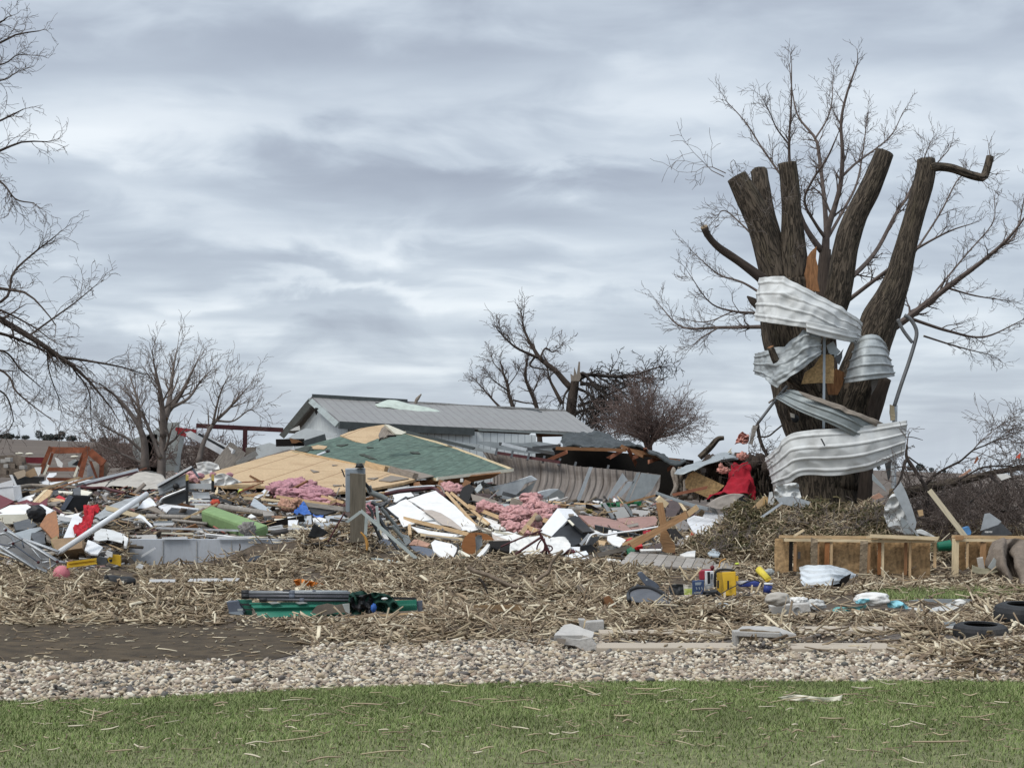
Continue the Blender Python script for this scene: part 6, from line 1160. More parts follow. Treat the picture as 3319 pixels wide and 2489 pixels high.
S_many('R', [([(640,600),(760,640),(900,660),(1060,690),(900,740),(740,730),(690,690)], 'black', 'black void like board beside the blue tarp', .03),([(420,750),(700,740),(720,790),(440,790)], 'darkmetal', 'dark grey board under the blue tarp', .05),([(360,770),(510,770),(500,915),(370,890)], 'white', 'white square bucket right of the green cushion', .15),([(170,800),(360,800),(360,840),(180,850)], 'cream', 'cream board right of the green cushion', .04),([(640,760),(700,745),(710,870),(630,880)], 'alum', 'upright grey board between the white bucket and the white box', .03),([(510,800),(640,790),(620,870),(520,860)], 'greymetal', 'grey panel behind the white bucket', .03),([(720,790),(820,775),(920,800),(910,850),(730,840)], 'bag', 'white crumpled bag beside the square post', .08),([(760,850),(960,860),(960,900),(840,905)], 'alumd', 'grey tray left of the square post', .06),([(900,760),(1160,745),(1200,800),(1150,880),(960,880)], 'slatebox', 'blue grey box left of the square post', .2),([(510,880),(620,890),(690,915),(520,915)], 'black', 'dark wedge below the white bucket', .04),([(130,760),(280,750),(280,790),(150,800)], 'brownwood', 'brown board end right of the green cushion', .05),([(0,680),(160,720),(170,750),(20,760)], 'greywood', 'grey board right of the round timber', .05)], 'piece')

Sh('black_wedge', 'black plastic wedge poking out of the straw left of the square post', 'plastic sheet', 'R', [[(740,860),(830,920),(960,1000)],[(645,1065),(740,1075),(860,1050)]], 'black', 29.5, nu=14, nv=8, crum=.02, cs=4)
def square_post():
    D = 29.2; t = empty('meter_post', (*P(*cv('R', 1340,1000), D)[:2],.2), 'stout weathered wooden post with a grey electrical box on its back', 'post')
    p0 = P(*cv('R', 1368,155), D); p1 = P(*cv('R', 1372,1120), D); board('post', p1, p0, px(225 * .15069, D),.24, MT['oldpost'], t, jag=.015)
    mbx = hexa('meter_box', [P(*cv('R', x, y), D + .16) for x, y in ((1185,75),(1470,70),(1470,705),(1195,705))],.14, MT['alumd'], t, bevel=.02); S('meter_box_lid', None, None, 'R', [(1205,95),(1450,90),(1450,160),(1205,165)], 'slatel', .02, D + .13, parent=mbx)
    S('meter_side', None, None, 'R', [(1200,110),(1265,110),(1250,700),(1195,700)], 'slatel', .02, D + .14, parent=mbx)
    pipe('post_knob', [P(*cv('R', 1395,70), D + .1), P(*cv('R', 1395,5), D + .1)],[.085,.05], MT['black'], t, n=12, seg=4)
    for L, r in ([(1180,200),(1150,120),(1135,90)],.012),([(1190,340),(1165,330),(1160,300)],.01),([(1480,300),(1530,360),(1550,420)],.03),([(1475,280),(1500,330)],.02): pipe('wire_stub', [P(*cv('R', x, y), D - .05) for x, y in L], r, MT['rubber'], t, n=6)
square_post()
def angle_strip():
    t = E('bent_angle', 'pale grey metal angle strip bent over in front of the wooden post', 'strip', 'R', (1420,700),28.6)
    for p, q, w, d in (((1205,850),(1420,690),42,28.7),((1420,690),(2212,1370),48,28.6),((1492,760),(1478,1040),44,28.75),((1640,620),(1670,960),40,28.9)):
        Bd('angle_leg', None, None, 'R', p, q, w, 'anglegrey', .02, d, parent=t)
angle_strip()
Pp_('rebar', 'thin dark rod leaning left of the wooden post', 'rod', 'R', [(1185,705),(1080,880),(940,1130)],22, 'rustpipe', 28.6, n=7)
Pp_('orange_rope', 'frayed orange cord hanging at the base of the wooden post', 'cord', 'R', [(1410,990),(1470,1060),(1500,1150),(1500,1250)],[20,36,46,30], 'orangec', 28.5, n=8)
def tangle():
    # grey conduit and furniture tubes to the right of the post, each lying loose
    i = 0
    for L, w, m, d in (([(1520,330),(1560,420),(1700,480),(1790,530)],84, 'conduit', 30.2),([(1560,560),(1700,620),(1790,560)],60, 'darkmetal', 30.0),([(1700,640),(1850,820),(1960,960)],54, 'conduit', 29.8),([(1620,700),(1740,900),(1860,1110)],60, 'darkmetal', 29.6),([(1760,640),(1870,740),(1950,800)],34, 'darkmetal', 29.5),([(1860,900),(1960,1010),(2020,1070)],62, 'conduit', 29.4),([(1930,1080),(2020,1180),(2090,1270)],54, 'conduit', 29.3),([(1560,780),(1640,960),(1700,1100)],56, 'darkmetal', 29.6),([(1840,1090),(1950,1240),(2040,1330)],46, 'darkmetal', 29.2),([(1560,1370),(1800,1400),(2040,1440)],40, 'anglegrey', 28.4),([(1500,600),(1570,700),(1580,820)],40, 'darkmetal', 29.9)):
        i += 1; Pp_('conduit', 'dark grey tube in the tangle right of the wooden post' if m != 'anglegrey' else 'pale tube lying in the straw right of the wooden post', 'tube', 'R', L, w, m, d, n=10)['group'] = 'tubes tangled right of the wooden post'
tangle()
S_many('R', [([(1530,1150),(1780,1210),(1750,1370),(1560,1300)], 'blackbrown', 'dark brown open box in the straw right of the wooden post', .15),([(1500,1000),(1620,1100),(1680,1180),(1600,1180),(1510,1090)], 'greycloth', 'grey cloth scrap right of the wooden post', .03),([(1640,1040),(1800,1000),(1900,1180),(1780,1210),(1680,1170)], 'slate', 'slate grey panel in the tube tangle', .04),([(1980,1010),(2100,1040),(2130,1130),(2060,1180)], 'conduit', 'grey green scrap at the right end of the tube tangle', .05),([(1780,1190),(1920,1180),(1990,1280),(1850,1360),(1760,1360)], 'greycloth', 'grey brown cloth lying in front of the tube tangle', .03),([(1700,690),(1780,700),(1760,740)], 'bag', 'small white scrap high in the tube tangle', .03),([(1880,860),(1920,880),(1910,920),(1870,900)], 'bag', 'small white scrap low in the tube tangle', .03),([(2090,890),(2130,900),(2130,1090),(2100,1060)], 'lumber', 'upright tan stick right of the tube tangle', .03)], 'piece')

fluff('insulation', 'pink insulation tuft behind the bent angle strip', 'insulation', 'R', [(1540,640),(1570,690),(1640,650)], 'pinkdark', 30.3, seed=14, rx=50, ry=48)
# ------------------------------------------------------------------ centre of the wreck
MT['greendark2'] = mat('dark_teal_cover', (.012,.085,.075),.5,.2)
MT['blackbox'] = mat('charcoal_liner', (.032,.035,.040),.6,.25, bump=.05)
MT['greywood2'] = mat('pale_silver_wood', (.36,.335,.305),.85,.3, uv=True, stretch=(1.2,14,1), scale=3, bump=.25, bs=8, dirt=.4)
MT['shadegalv'] = mat('shaded_duct_sheet', (.23,.245,.245),.55,.2, metal=.3, dirt=.35)  # galvanised sheet darkened, shade of the duct sides put into the colour
MT['mossy'] = mat('yellow_moss', (.16,.15,.035),.95,.4)
MT['timberor'] = mat('orange_tan_timber', (.36,.205,.10),.75,.35, uv=True, stretch=(1,12,1), scale=3, bump=.3, bs=8, dirt=.35)
MT['sidingw'] = lines_on(mat('bright_white_siding', (.70,.715,.735),.5,.06, dirt=.25),1 / .2,1,.08,.6,(.5,.51,.53))
MT['pinktan2'] = mat('salmon_fibreglass', (.56,.27,.22),1., .3, scale=12, bump=.7, bs=30)
MT['bagblue'] = mat('blue_white_plastic', (.48,.54,.58),.5,.2)
MT['galvtree'] = mat('dented_galvanised_steel', (.36,.385,.39),.55,.25, metal=.2, bump=.05, bs=6, dirt=.4, dirtc=(.22,.22,.21), ds=2)
MT['greymetal2'] = mat('grey_green_roof_panel', (.29,.32,.32),.5,.14, metal=.2, bump=.05, bs=6, dirt=.35)
MT['conduit2'] = mat('weathered_grey_pipe', (.15,.155,.16),.6,.25, metal=.2, dirt=.4)
MT['palewhite'] = mat('fresh_white_pine', (.68,.60,.44),.7,.2, uv=True, stretch=(1,12,1), scale=3, bump=.2, bs=8, dirt=.25)
S('drywall_sheet', 'large white drywall sheet standing tilted right of the wooden post', 'drywall', 'S', [(290,275),(430,225),(650,158),(780,260),(900,350),(1000,450),(1120,560),(1235,655),(1100,690),(1000,685),(860,600),(740,610),(500,400)], 'drywall', .015, rag=.01, off=.5)
S('drywall_sheet', 'white drywall sheet with a broken corner, left of the large tilted drywall', 'drywall', 'S', [(5,385),(130,340),(180,300),(265,268),(480,420),(740,605),(640,640),(480,560),(330,600),(230,630),(150,500)], 'drywall', .015, rag=.012, off=.62)
S('drywall_piece', 'curved torn drywall flap with grey brown paper back on the large tilted sheet', 'drywall', 'S', [(480,410),(600,410),(720,450),(850,530),(985,640),(980,670),(840,620),(740,600),(610,500)], 'drybrown', .012, off=.75)
S('drywall_piece', 'white drywall strip under the tan studs', 'drywall', 'S', [(320,620),(560,680),(860,720),(1010,740),(900,760),(640,740),(420,700)], 'drywall', .015, rag=.01, off=.45)
S('white_cloth', 'white torn sheet under the shingled roof right of the wooden post', 'sheet', 'S', [(90,215),(180,195),(330,180),(370,230),(270,250),(150,310),(100,300)], 'drywall', .012, rag=.02, off=.55)
S('black_bracket', 'black bent strip between the white sheet and the tilted drywall', 'strip', 'S', [(120,320),(260,232),(310,255),(270,265),(180,300),(60,365),(40,345)], 'black', .02, off=.55)
def vinyl_arch():
    t = E('arched_trim', 'white arched trim with a dark underside below the shingled roof', 'trim', 'S', (400,180)); Pp_('trim_edge', None, None, 'S', [(0,175),(150,140),(350,115),(560,100),(640,100)],24, 'white', off=.8, parent=t, n=8); Pp_('trim_underside', None, None, 'S', [(0,205),(180,170),(400,150),(620,130),(700,190),(770,240)],50, 'rustpipe', off=.7, parent=t, n=8)
    S('trim_board', None, None, 'S', [(40,110),(300,60),(310,100),(120,145),(20,150)], 'greywood', .04, off=.6, parent=t); Pp_('trim_cable', None, None, 'S', [(660,90),(720,110),(770,200)],22, 'oldwood', off=.85, parent=t, n=7)
vinyl_arch()
hexa('light_fixture', pts('S', [(970,0),(1010,0),(1010,50),(970,50)],38.6),.06, MT['bag'], label='small white fixture on the fascia under the shingled roof', cat='fixture')
fluff('insulation', 'small pink insulation bundle under the corner of the shingled roof', 'insulation', 'S', [(820,140),(890,150),(910,120)], 'pink', off=.4, seed=21, rx=75, ry=60)
S_many('S', [([(960,220),(1000,120),(1090,70),(1160,130),(1120,200),(1060,330),(980,260)], 'void', 'dark charred board under the shingled roof corner', .05),([(1110,200),(1230,230),(1420,280),(1500,320),(1250,330),(1130,290)], 'oldwood', 'brown board below the bent silver sheet', .04),([(1150,140),(1240,60),(1260,120),(1190,190)], 'palemetal', 'small pale scrap left of the bent silver sheet', .02),([(1250,325),(1800,335),(1790,400),(1600,370),(1260,345)], 'palemetal', 'long pale board behind the pink insulation', .05)], 'board')  # the board in void colour paints the darkness under the roof corner
Pp_('black_hose', 'black hose loop behind the pink insulation', 'hose', 'S', [(1060,330),(1110,300),(1180,310),(1260,335)],26, 'rubber', off=.6, n=8)
for i, (a, b, w, m, l) in enumerate([((240,520),(1090,730),50, 'lumber', 'long stud lying across the tilted drywall'),((470,735),(1010,795),36, 'pale', 'pale stud below the long stud on the drywall'),((790,185),(1180,620),40, 'lumber', 'left leg of a pair of orange studs leaning right of the drywall'),((855,190),(1350,600),38, 'lumber', 'right leg of a pair of orange studs leaning right of the drywall'),((1080,355),(1480,510),48, 'lumber', 'orange stud running into the pink insulation'),((1180,620),(1400,710),28, 'oldwood', 'brown stick at the foot of the leaning studs'),((1090,470),(1260,480),24, 'lumber', 'short stick between the leaning studs'),((1200,520),(1330,600),30, 'pale', 'short splintered stick at the foot of the leaning studs'),((310,610),(320,750),34, 'lumber', 'small upright stick left of the pale stud'),((1800,265),(1850,400),42, 'pale', 'pale block standing in the pink insulation'),((1960,470),(1760,720),56, 'lumber', 'tan splint leaning on the pink insulation'),((1850,640),(1980,690),60, 'lumber', 'short tan board under the pink insulation'),((2060,540),(2140,570),60, 'lumber', 'tan plywood scrap in the pink insulation'),((520,750),(960,800),20, 'greywood', 'thin grey lath below the pale stud')]):
    Bd('stud', l, 'stud', 'S', a, b, w, m, .045, off=.8 if i not in (4,9,10,11,12) else 1.5)
S_many('S', [([(410,610),(500,590),(500,650),(450,630)], 'black', 'small black latch on the long stud', .02),([(640,690),(760,720),(860,740),(620,740)], 'greymetal', 'small grey scrap under the long stud', .02),([(1230,640),(1400,650),(1380,690),(1260,690)], 'cream', 'cream wood splinters at the foot of the leaning studs', .04),([(1240,490),(1460,560),(1450,620),(1280,580)], 'drywall', 'white board behind the leaning studs', .02),([(1300,560),(1500,600),(1580,670),(1420,660)], 'bag', 'white torn panel left of the pink insulation', .02),([(1380,700),(1600,690),(1780,750),(2010,770),(1990,800),(1620,810),(1450,790)], 'drywall', 'long white board below the pink insulation', .03),([(1380,720),(1480,760),(1620,810),(1400,815)], 'drybrown', 'grey pink board right of the brown disc', .02)], 'board')
fluff('insulation', 'big pink insulation heap in the middle of the wreckage', 'insulation', 'S', [(1290,370),(1400,380),(1500,410),(1600,440),(1700,430),(1560,510),(1660,520),(1760,470),(1850,400),(1880,290),(1890,240),(1940,330),(2040,370),(2140,390),(1950,470),(2060,460),(2100,520),(1600,590),(1680,650),(1900,600),(1930,690),(1850,700)], 'pink', off=.4, seed=30, rx=80, ry=52)
Bl('can', 'small dark cup in the pink insulation', 'cup', 'S', 1990,520,45,45, 'oldwood', off=1.5, amp=.1, sub=3)
def table_top():
    t = E('broken_tabletop', 'brown round table top standing on edge, broken open at the side', 'table top', 'S', (1100,1000)); d = dp(cv('S', 0,960)[1]) - .35
    a = [(980 + 0,870)] ; L = [(1170,705),(1090,710),(1030,760),(995,830),(985,890),(1010,950),(1060,990),(1120,990),(1165,970),(1175,880),(1165,790)]; S('table_half', None, None, 'S', L, 'brownwood2', .04, d, parent=t)
    L = [(1165,705),(1240,705),(1320,725),(1380,765),(1420,805),(1320,805),(1260,800),(1250,740),(1200,730),(1170,760)]; S('table_half', None, None, 'S', L, 'brownwood2', .04, d + .05, parent=t); S('table_gap', None, None, 'S', [(1165,760),(1250,735),(1260,870),(1180,960)], 'greymetal', .03, d + .1, parent=t)
table_top()
S_many('S', [([(1340,815),(1620,808),(1610,960),(1480,930),(1380,900)], 'blackbrown', 'black open box right of the brown disc', .2),([(960,925),(1100,1000),(1090,1040),(940,950)], 'cream', 'cream edge of a green book left of the brown disc', .04),([(940,985),(1060,1030),(1040,1060),(920,1055)], 'greendark2', 'dark green book lying in the straw by the brown disc', .05),([(1180,1010),(1330,840),(1360,860),(1240,1020),(1200,1040)], 'bag', 'white rolled paper right of the brown disc', .05),([(590,840),(640,800),(760,830),(860,850),(930,900),(900,1020),(760,1040),(680,990),(620,940)], 'drywall', 'white crumpled plastic left of the brown disc', .03),([(300,860),(370,790),(440,800),(580,850),(540,890),(400,870)], 'pinktan', 'pale pink torn board right of the tube tangle', .02),([(310,880),(430,880),(600,920),(650,1000),(560,1020),(400,960)], 'slate', 'dark grey cloth below the pale pink board', .03),([(760,880),(830,870),(820,890)], 'redbright', 'tiny red scrap on the white crumpled plastic', .02),([(420,800),(450,810),(470,880),(440,870)], 'bag', 'small white scrap on the pale pink board', .03)], 'piece')
Pp_('dark_rod', 'dark rod left of the brown disc', 'rod', 'S', [(860,840),(950,890),(880,1040)],18, 'rubber', off=.8, n=6)
Sh('plastic_drape', 'white plastic sheeting under the overturned white appliance', 'plastic sheet', 'S', [[(1620,850),(1750,810),(1950,780),(2100,770)],[(1620,900),(1800,880),(2000,870),(2150,860)],[(1610,960),(1780,970),(1900,1000),(2100,990)]], 'bag', off=.45, crum=.10, cs=3, ridge=True, nu=40, nv=24)
def plant_hook():
    t = E('iron_hook_stand', 'dark twisted iron stand with two long rods in front of the white sheeting', 'stand', 'S', (2050,1040)); m = 'rustpipe'
    for L, w in (([(1500,890),(1750,780),(2040,675)],24),([(1640,1020),(1850,880),(2050,750)],32),([(1990,690),(2040,780),(2100,900),(2160,1040)],34),([(2040,780),(1990,850),(1970,920),(2010,960),(2060,930),(2070,860),(2040,800)],20),([(2070,870),(2150,880),(2170,920),(2130,950),(2080,930)],20),([(2060,780),(2080,920),(2060,1060)],26)): Pp_('iron_rod', None, None, 'S', L, w, m, 28.6, parent=t, n=7)
plant_hook()
def appliance():
    t = E('white_appliance', 'white kitchen appliance tipped on its back with a black hollow inside', 'appliance', 'T', (500,870)); d = 30.6
    q = [P(*cv('T', x, y), dd) for x, y, dd in ((430,385,31.2),(560,540,30.7),(350,755,30.4),(195,680,30.9))]; S('appliance_side', None, None, 'T', [(430,388,31.2),(555,545,30.7),(350,755,30.4),(190,690,30.9)], 'white', .03, parent=t)
    S('appliance_top', None, None, 'T', [(430,388,31.2),(610,395,31.5),(700,495,31.0),(560,540,30.7)], 'white', .03, parent=t); S('appliance_inside', None, None, 'T', [(555,545,30.72),(700,490,31.),(890,690,30.6),(740,840,30.1),(620,880,30.0),(540,780,30.2),(350,757,30.42)], 'blackbox', .04, parent=t)
    S('appliance_hood', None, None, 'T', [(560,520,30.6),(660,480,30.8),(740,540,30.6),(890,690,30.3),(760,700,30.2),(620,580,30.45)], 'black', .05, parent=t); S('hinge', None, None, 'T', [(555,540,30.5),(590,540,30.5),(650,600,30.4),(625,615,30.4)], 'cream', .03, parent=t); S('latch', None, None, 'T', [(570,460,30.9),(640,460,30.9),(645,485,30.8),(580,480,30.8)], 'oldwood', .03, parent=t)
    Bd('appliance_rail', None, None, 'T', (740,850),(850,720),40, 'alum', .04,29.9, parent=t); S('appliance_foot', None, None, 'T', [(730,880),(860,860),(950,920),(930,970),(780,960),(730,930)], 'black', .15,29.6, parent=t)
    S('appliance_panel', None, None, 'T', [(860,770),(980,750),(960,800),(880,870),(800,870)], 'darkmetal', .04,29.8, parent=t)
appliance()
Pp_('white_pipe', 'long thin white pipe bent past the overturned appliance', 'pipe', 'T', [(800,860),(860,740),(920,715),(1050,740),(1200,710),(1450,680),(1740,630)],26, 'white', 29.6, n=8, bend=False)
Sh('plastic_tub', 'clear white plastic tub in front of the overturned appliance', 'tub', 'T', [[(350,760),(430,755),(530,765),(590,840),(600,890)],[(280,860),(360,890),(450,900),(540,900),(600,895)],[(300,980),(380,1000),(450,1000),(520,960),(580,910)]], 'bag', off=.6, crum=.04, cs=4, nu=30, nv=20)
S_many('T', [([(430,890),(720,890),(720,945),(660,950),(640,920),(440,925)], 'white', 'white framed board in front of the clear tub', .04),([(450,920),(640,922),(660,955),(480,960)], 'maroon', 'dark red underside of the white framed board', .03),([(470,1020),(800,940),(830,985),(600,1060),(450,1050)], 'white', 'white long panel lying in the straw, upper of two', .03),([(560,1090),(830,1020),(850,1050),(570,1125)], 'white', 'white long panel lying in the straw, lower of two', .04),([(480,1050),(760,1020),(700,1060),(560,1080)], 'darkmetal', 'dark gap strip between the two white panels', .02),([(840,1110),(900,1080),(1000,1110),(980,1140),(880,1130)], 'bag', 'blue white crumpled paper in the straw by the grey deck', .04),([(880,1150),(1020,1150),(1000,1200),(920,1195)], 'bag', 'white crumpled paper in the straw below the blue white paper', .04),([(1030,1035),(1250,1060),(1250,1100),(1090,1085)], 'bag', 'white strip left of the grey deck', .05),([(1095,670),(1205,685),(1210,720),(1190,750),(1260,770),(1320,800),(1240,890),(1150,860),(1075,800)], 'drywall', 'white torn board right of the overturned appliance', .02),([(1320,800),(1380,770),(1440,800),(1500,800),(1540,880),(1460,890),(1400,850)], 'redbright', 'bright red crumpled cloth beside the crossed timbers', .06),([(1540,690),(1640,670),(1660,700),(1560,730)], 'red', 'dark red scrap behind the white pipe', .04),([(1340,890),(1420,890),(1440,940),(1370,1000),(1330,940)], 'greenplastic', 'crumpled green plastic on the dark beam', .05),([(840,640),(890,600),(910,680),(860,690)], 'greycloth', 'small grey scrap behind the overturned appliance', .03),([(900,670),(1080,740),(960,740)], 'bag', 'white strip behind the white pipe', .03),([(960,800),(1060,820),(1040,870),(970,860)], 'lumber', 'small tan scrap under the white pipe', .04),([(1500,920),(1780,915),(1780,935),(1520,945)], 'bag', 'white strip at the foot of the crossed timbers', .03),([(1600,900),(1780,830),(1780,900),(1640,930)], 'brownleather', 'dark brown scrap at the foot of the crossed timbers', .05)], 'piece')  # dark strip between the white panels is shade given as a strip
for k in range(6): Bd('wire_shelf_bar', 'grey wire of a shelf lying by the dark beam', 'wire', 'T', (950 + k * 8,880 + k * 17),(1240 - k * 24,870 + k * 16),8, 'greymetal', .01, off=.4)['group'] = 'loose wires lying by the dark beam'
Bd('dark_beam', 'dark weathered beam lying left of the grey deck', 'beam', 'T', (830,1030),(1340,905),60, 'oldwood', .08, off=.5)
S('mauve_board', 'dusty mauve panel lying flat, left half', 'panel', 'T', [(700,475),(1000,500),(1230,555),(1310,600),(1400,670),(1300,700),(1120,690),(940,650),(840,600)], 'mauve', .04, off=.35)
S('mauve_board', 'dusty mauve panel lying flat, right half', 'panel', 'T', [(1200,520),(1480,500),(1700,490),(1735,540),(1720,600),(1560,640),(1405,668),(1330,590),(1230,555)], 'mauve', .04, off=.38)
def deck():
    t = E('wooden_deck', 'weathered grey plank deck section lying low in the straw', 'deck', 'X', (880,1540)); 
    up = [(495,1370),(700,1385),(900,1405),(1100,1425),(1350,1450)]; lo = [(400,1468),(640,1480),(900,1500),(1120,1512),(1335,1535)]; n = 11; U_ = lin_line(np.array(up, float), n + 1); L_ = lin_line(np.array(lo, float), n + 1)
    for i in range(n):
        a, b, c, d = U_[i], U_[i + 1] - (U_[i + 1] - U_[i]) * .06, L_[i + 1] - (L_[i + 1] - L_[i]) * .06, L_[i]; o = .01 * ((i * 7) % 3)
        S('deck_plank', None, None, 'X', [(*a, 29.2 - o),(*b, 29.2 - o),(*c, 28.0 - o),(*d, 28.0 - o)], 'greywood' if i % 3 else 'greywood2', .03, parent=t)
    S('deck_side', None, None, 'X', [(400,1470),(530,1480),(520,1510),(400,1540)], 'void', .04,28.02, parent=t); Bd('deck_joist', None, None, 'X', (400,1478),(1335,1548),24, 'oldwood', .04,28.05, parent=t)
deck()
# silver duct pieces and things against the bowed wall
Sh('duct_sheet', 'large bent silver duct sheet leaning on the bowed wall', 'metal sheet', 'C', [[(850,860),(930,845),(1060,820),(1180,790),(1330,740)],[(930,900),(1010,890),(1100,870),(1230,830),(1385,775)]], 'galv', 42.2, crum=.04, cs=1.5, nu=40, nv=12)
S('duct_sheet', 'dark folded side of the large silver duct', 'metal sheet', 'C', [(915,855),(1010,890),(1140,965),(1060,960),(905,880)], 'greymetal', .02,41.9)  # greyer steel paints the shade on this fold
S('duct_sheet', 'shaded right side of the large silver duct', 'metal sheet', 'C', [(1140,960),(1230,880),(1375,780),(1340,850),(1240,970),(1190,975)], 'shadegalv', .02,41.8)
S('duct_sheet', 'silver triangular front of the large duct', 'metal sheet', 'C', [(925,850),(1060,820),(1200,795),(1320,750),(1230,880),(1140,955),(1030,900)], 'galv', .02,41.7)
S('duct_scrap', 'small pale silver flap left of the large duct', 'metal sheet', 'C', [(880,830),(930,790),(1010,830),(960,840),(920,860)], 'palemetal', .02,41.95)
Sh('duct_sheet', 'smaller bent silver duct sheet behind the pink insulation', 'metal sheet', 'C', [[(1320,920),(1380,880),(1450,860),(1510,850)],[(1380,935),(1440,930),(1490,915),(1560,855)]], 'galv', 41.6, crum=.02, cs=2, nu=24, nv=8)
S('duct_sheet', 'dark side of the smaller silver duct', 'metal sheet', 'C', [(1440,930),(1500,890),(1560,855),(1605,890),(1590,975),(1450,965)], 'shadegalv', .02,41.5)
Pp_('grey_log', 'pale grey round log lying in front of the bowed wall', 'log', 'C', [(1560,1010),(1660,1020),(1770,1025)],[50,66,70], 'greywood', 36.2, n=14)
S('dark_board', 'dark board right of the pale grey log', 'board', 'C', [(1780,975),(1830,985),(1930,1040),(1900,1060),(1780,1050)], 'void', .06,36.0)
Bl('moss_clump', 'yellow green clump beside the pale grey log', 'weeds', 'C', 1805,1042,32,18, 'mossy', 35.6, amp=.5, fs=3)
Pp_('white_roll', 'white grey roll lying on the mauve panel', 'roll', 'C', [(1830,1068),(1970,1075)],34, 'palemetal', 35.3, n=12)
Sh('green_netting', 'dark green netting at the foot of the bowed wall', 'netting', 'X', [[(190,990),(290,970),(420,960),(585,955)],[(220,1010),(320,1005),(450,1000),(580,990)]], 'greenplastic', 36.6, crum=.12, cs=3, nu=30, nv=10)
for L, l, m in (([(260,975),(285,965),(380,1115),(345,1115)], 'narrow silver strip leaning left of the pale board stack', 'galv'),([(430,970),(460,975),(525,1075),(500,1078)], 'narrow grey strip leaning on the pale board stack', 'greymetal'),([(330,1010),(440,1000),(490,1080),(390,1100)], 'pale silver board stack on the mauve panel', 'whitemetal'),([(500,1020),(655,1035),(655,1060),(520,1080)], 'white bundle lying at the right end of the mauve panel', 'drywall')):
    S('metal_strip', l, 'strip', 'X', L, m, .05,34.5 if 'narrow' in l else 34.8)
# crossed timbers and the heap to their right
def crossed():
    Bd('cross_timber', 'broken upright timber with a splintered foot', 'timber', 'X', (735,985),(770,1180),58, 'timberor', .12,29.3, jag=.06); S('cross_timber', 'split lower half of the upright timber', 'timber', 'X', [(745,1185),(790,1190),(850,1290),(862,1375),(800,1380),(760,1370)], 'timberor', .09,29.2, rag=.015, step=.08)
    Bd('cross_timber', 'long timber crossing the broken upright timber', 'timber', 'X', (500,1320),(960,1060),56, 'timberor', .09,29.05); Bd('cross_timber', 'thinner timber alongside the long crossing timber', 'timber', 'X', (430,1310),(720,1190),24, 'lumber', .05,29.3); Bd('cross_timber', 'pale block of wood above the broken upright timber', 'timber', 'X', (715,925),(790,985),50, 'pale', .08,29.5); Bd('cross_timber', 'short timber end rising right of the crossing timber', 'timber', 'X', (930,1090),(1040,1005),46, 'lumber', .07,29.6)
crossed()
Sh('grey_pipe_cover', 'long grey metal channel running down to the right behind the crossed timbers', 'channel', 'X', [[(700,870),(840,920),(980,965),(1140,1005)],[(705,900),(840,945),(980,995),(1140,1035)]], 'greymetal', 32.0, nu=24, nv=8, crum=.01)
S_many('X', [([(790,950),(860,945),(910,1000),(890,1060),(820,1040)], 'brownleather', 'dark brown vinyl seat back by the crossed timbers', .1),([(780,1000),(890,1030),(860,1080),(790,1090)], 'brownleather', 'brown vinyl seat by the crossed timbers', .1),([(905,1050),(940,1110),(1000,1160),(960,1190),(870,1180),(865,1150)], 'greycloth', 'grey cone shaped cloth by the crossed timbers', .06),([(880,940),(905,960),(960,1030),(930,1030)], 'pale', 'thin pale lath above the brown seat', .03),([(820,910),(845,930),(850,965),(825,950)], 'pinktan', 'small pink scrap above the brown seat', .02),([(740,1180),(870,1180),(940,1260),(880,1300),(860,1290),(800,1190)], 'void', 'black gap under the crossed timbers', .05),([(880,1280),(930,1255),(935,1310),(880,1315)], 'greycloth', 'grey cloth scrap at the foot of the spruce mound', .05),([(940,1240),(975,1235),(970,1275),(945,1275)], 'bag', 'white cup at the foot of the spruce mound', .05),([(1000,1180),(1030,1185),(1085,1215),(990,1235)], 'coral', 'coral red cloth below the white siding', .03),([(840,1240),(900,1180),(920,1175),(850,1255)], 'conduit', 'olive stick by the grey cloth', .02),([(600,1200),(660,1190),(650,1215),(600,1225)], 'redbright', 'red strip beside the thin white pipe', .02)], 'piece')  # sheet in void colour paints the shade below the timbers
def siding_heap():
    for L, l in (([(960,1100),(1020,1070),(1200,1100),(1130,1240),(1080,1245),(1000,1190)], 'crumpled white metal siding left of the leaning grey post'),([(1110,1040),(1220,1060),(1290,1050),(1240,1120),(1190,1160),(1080,1110)], 'white metal siding under the beige armchair'),([(1240,1060),(1330,1010),(1480,1010),(1420,1080),(1310,1130),(1240,1120)], 'white ribbed siding right of the leaning grey post')):
        S('siding_sheet', l, 'siding', 'X', L, 'sidingw', .02, off=.5 + .05 * len(l) % .1, rag=.015)
siding_heap()
for a, b, w, m, l in (((1160,1000),(1260,1150),40, 'greywood', 'leaning grey post on the white siding'),((980,1050),(1230,1170),22, 'rustpipe', 'dark brown stick on the crumpled siding'),((1290,1050),(1330,1110),26, 'brownwood', 'short brown stick on the ribbed siding'),((1240,1160),(1440,1090),40, 'lumber', 'brown board along the lower edge of the ribbed siding'),((1045,1090),(1090,1040),40, 'lumber', 'short tan board standing in the crumpled siding')): Bd('post_piece', l, 'board', 'X', a, b, w, m, .05, off=.8)
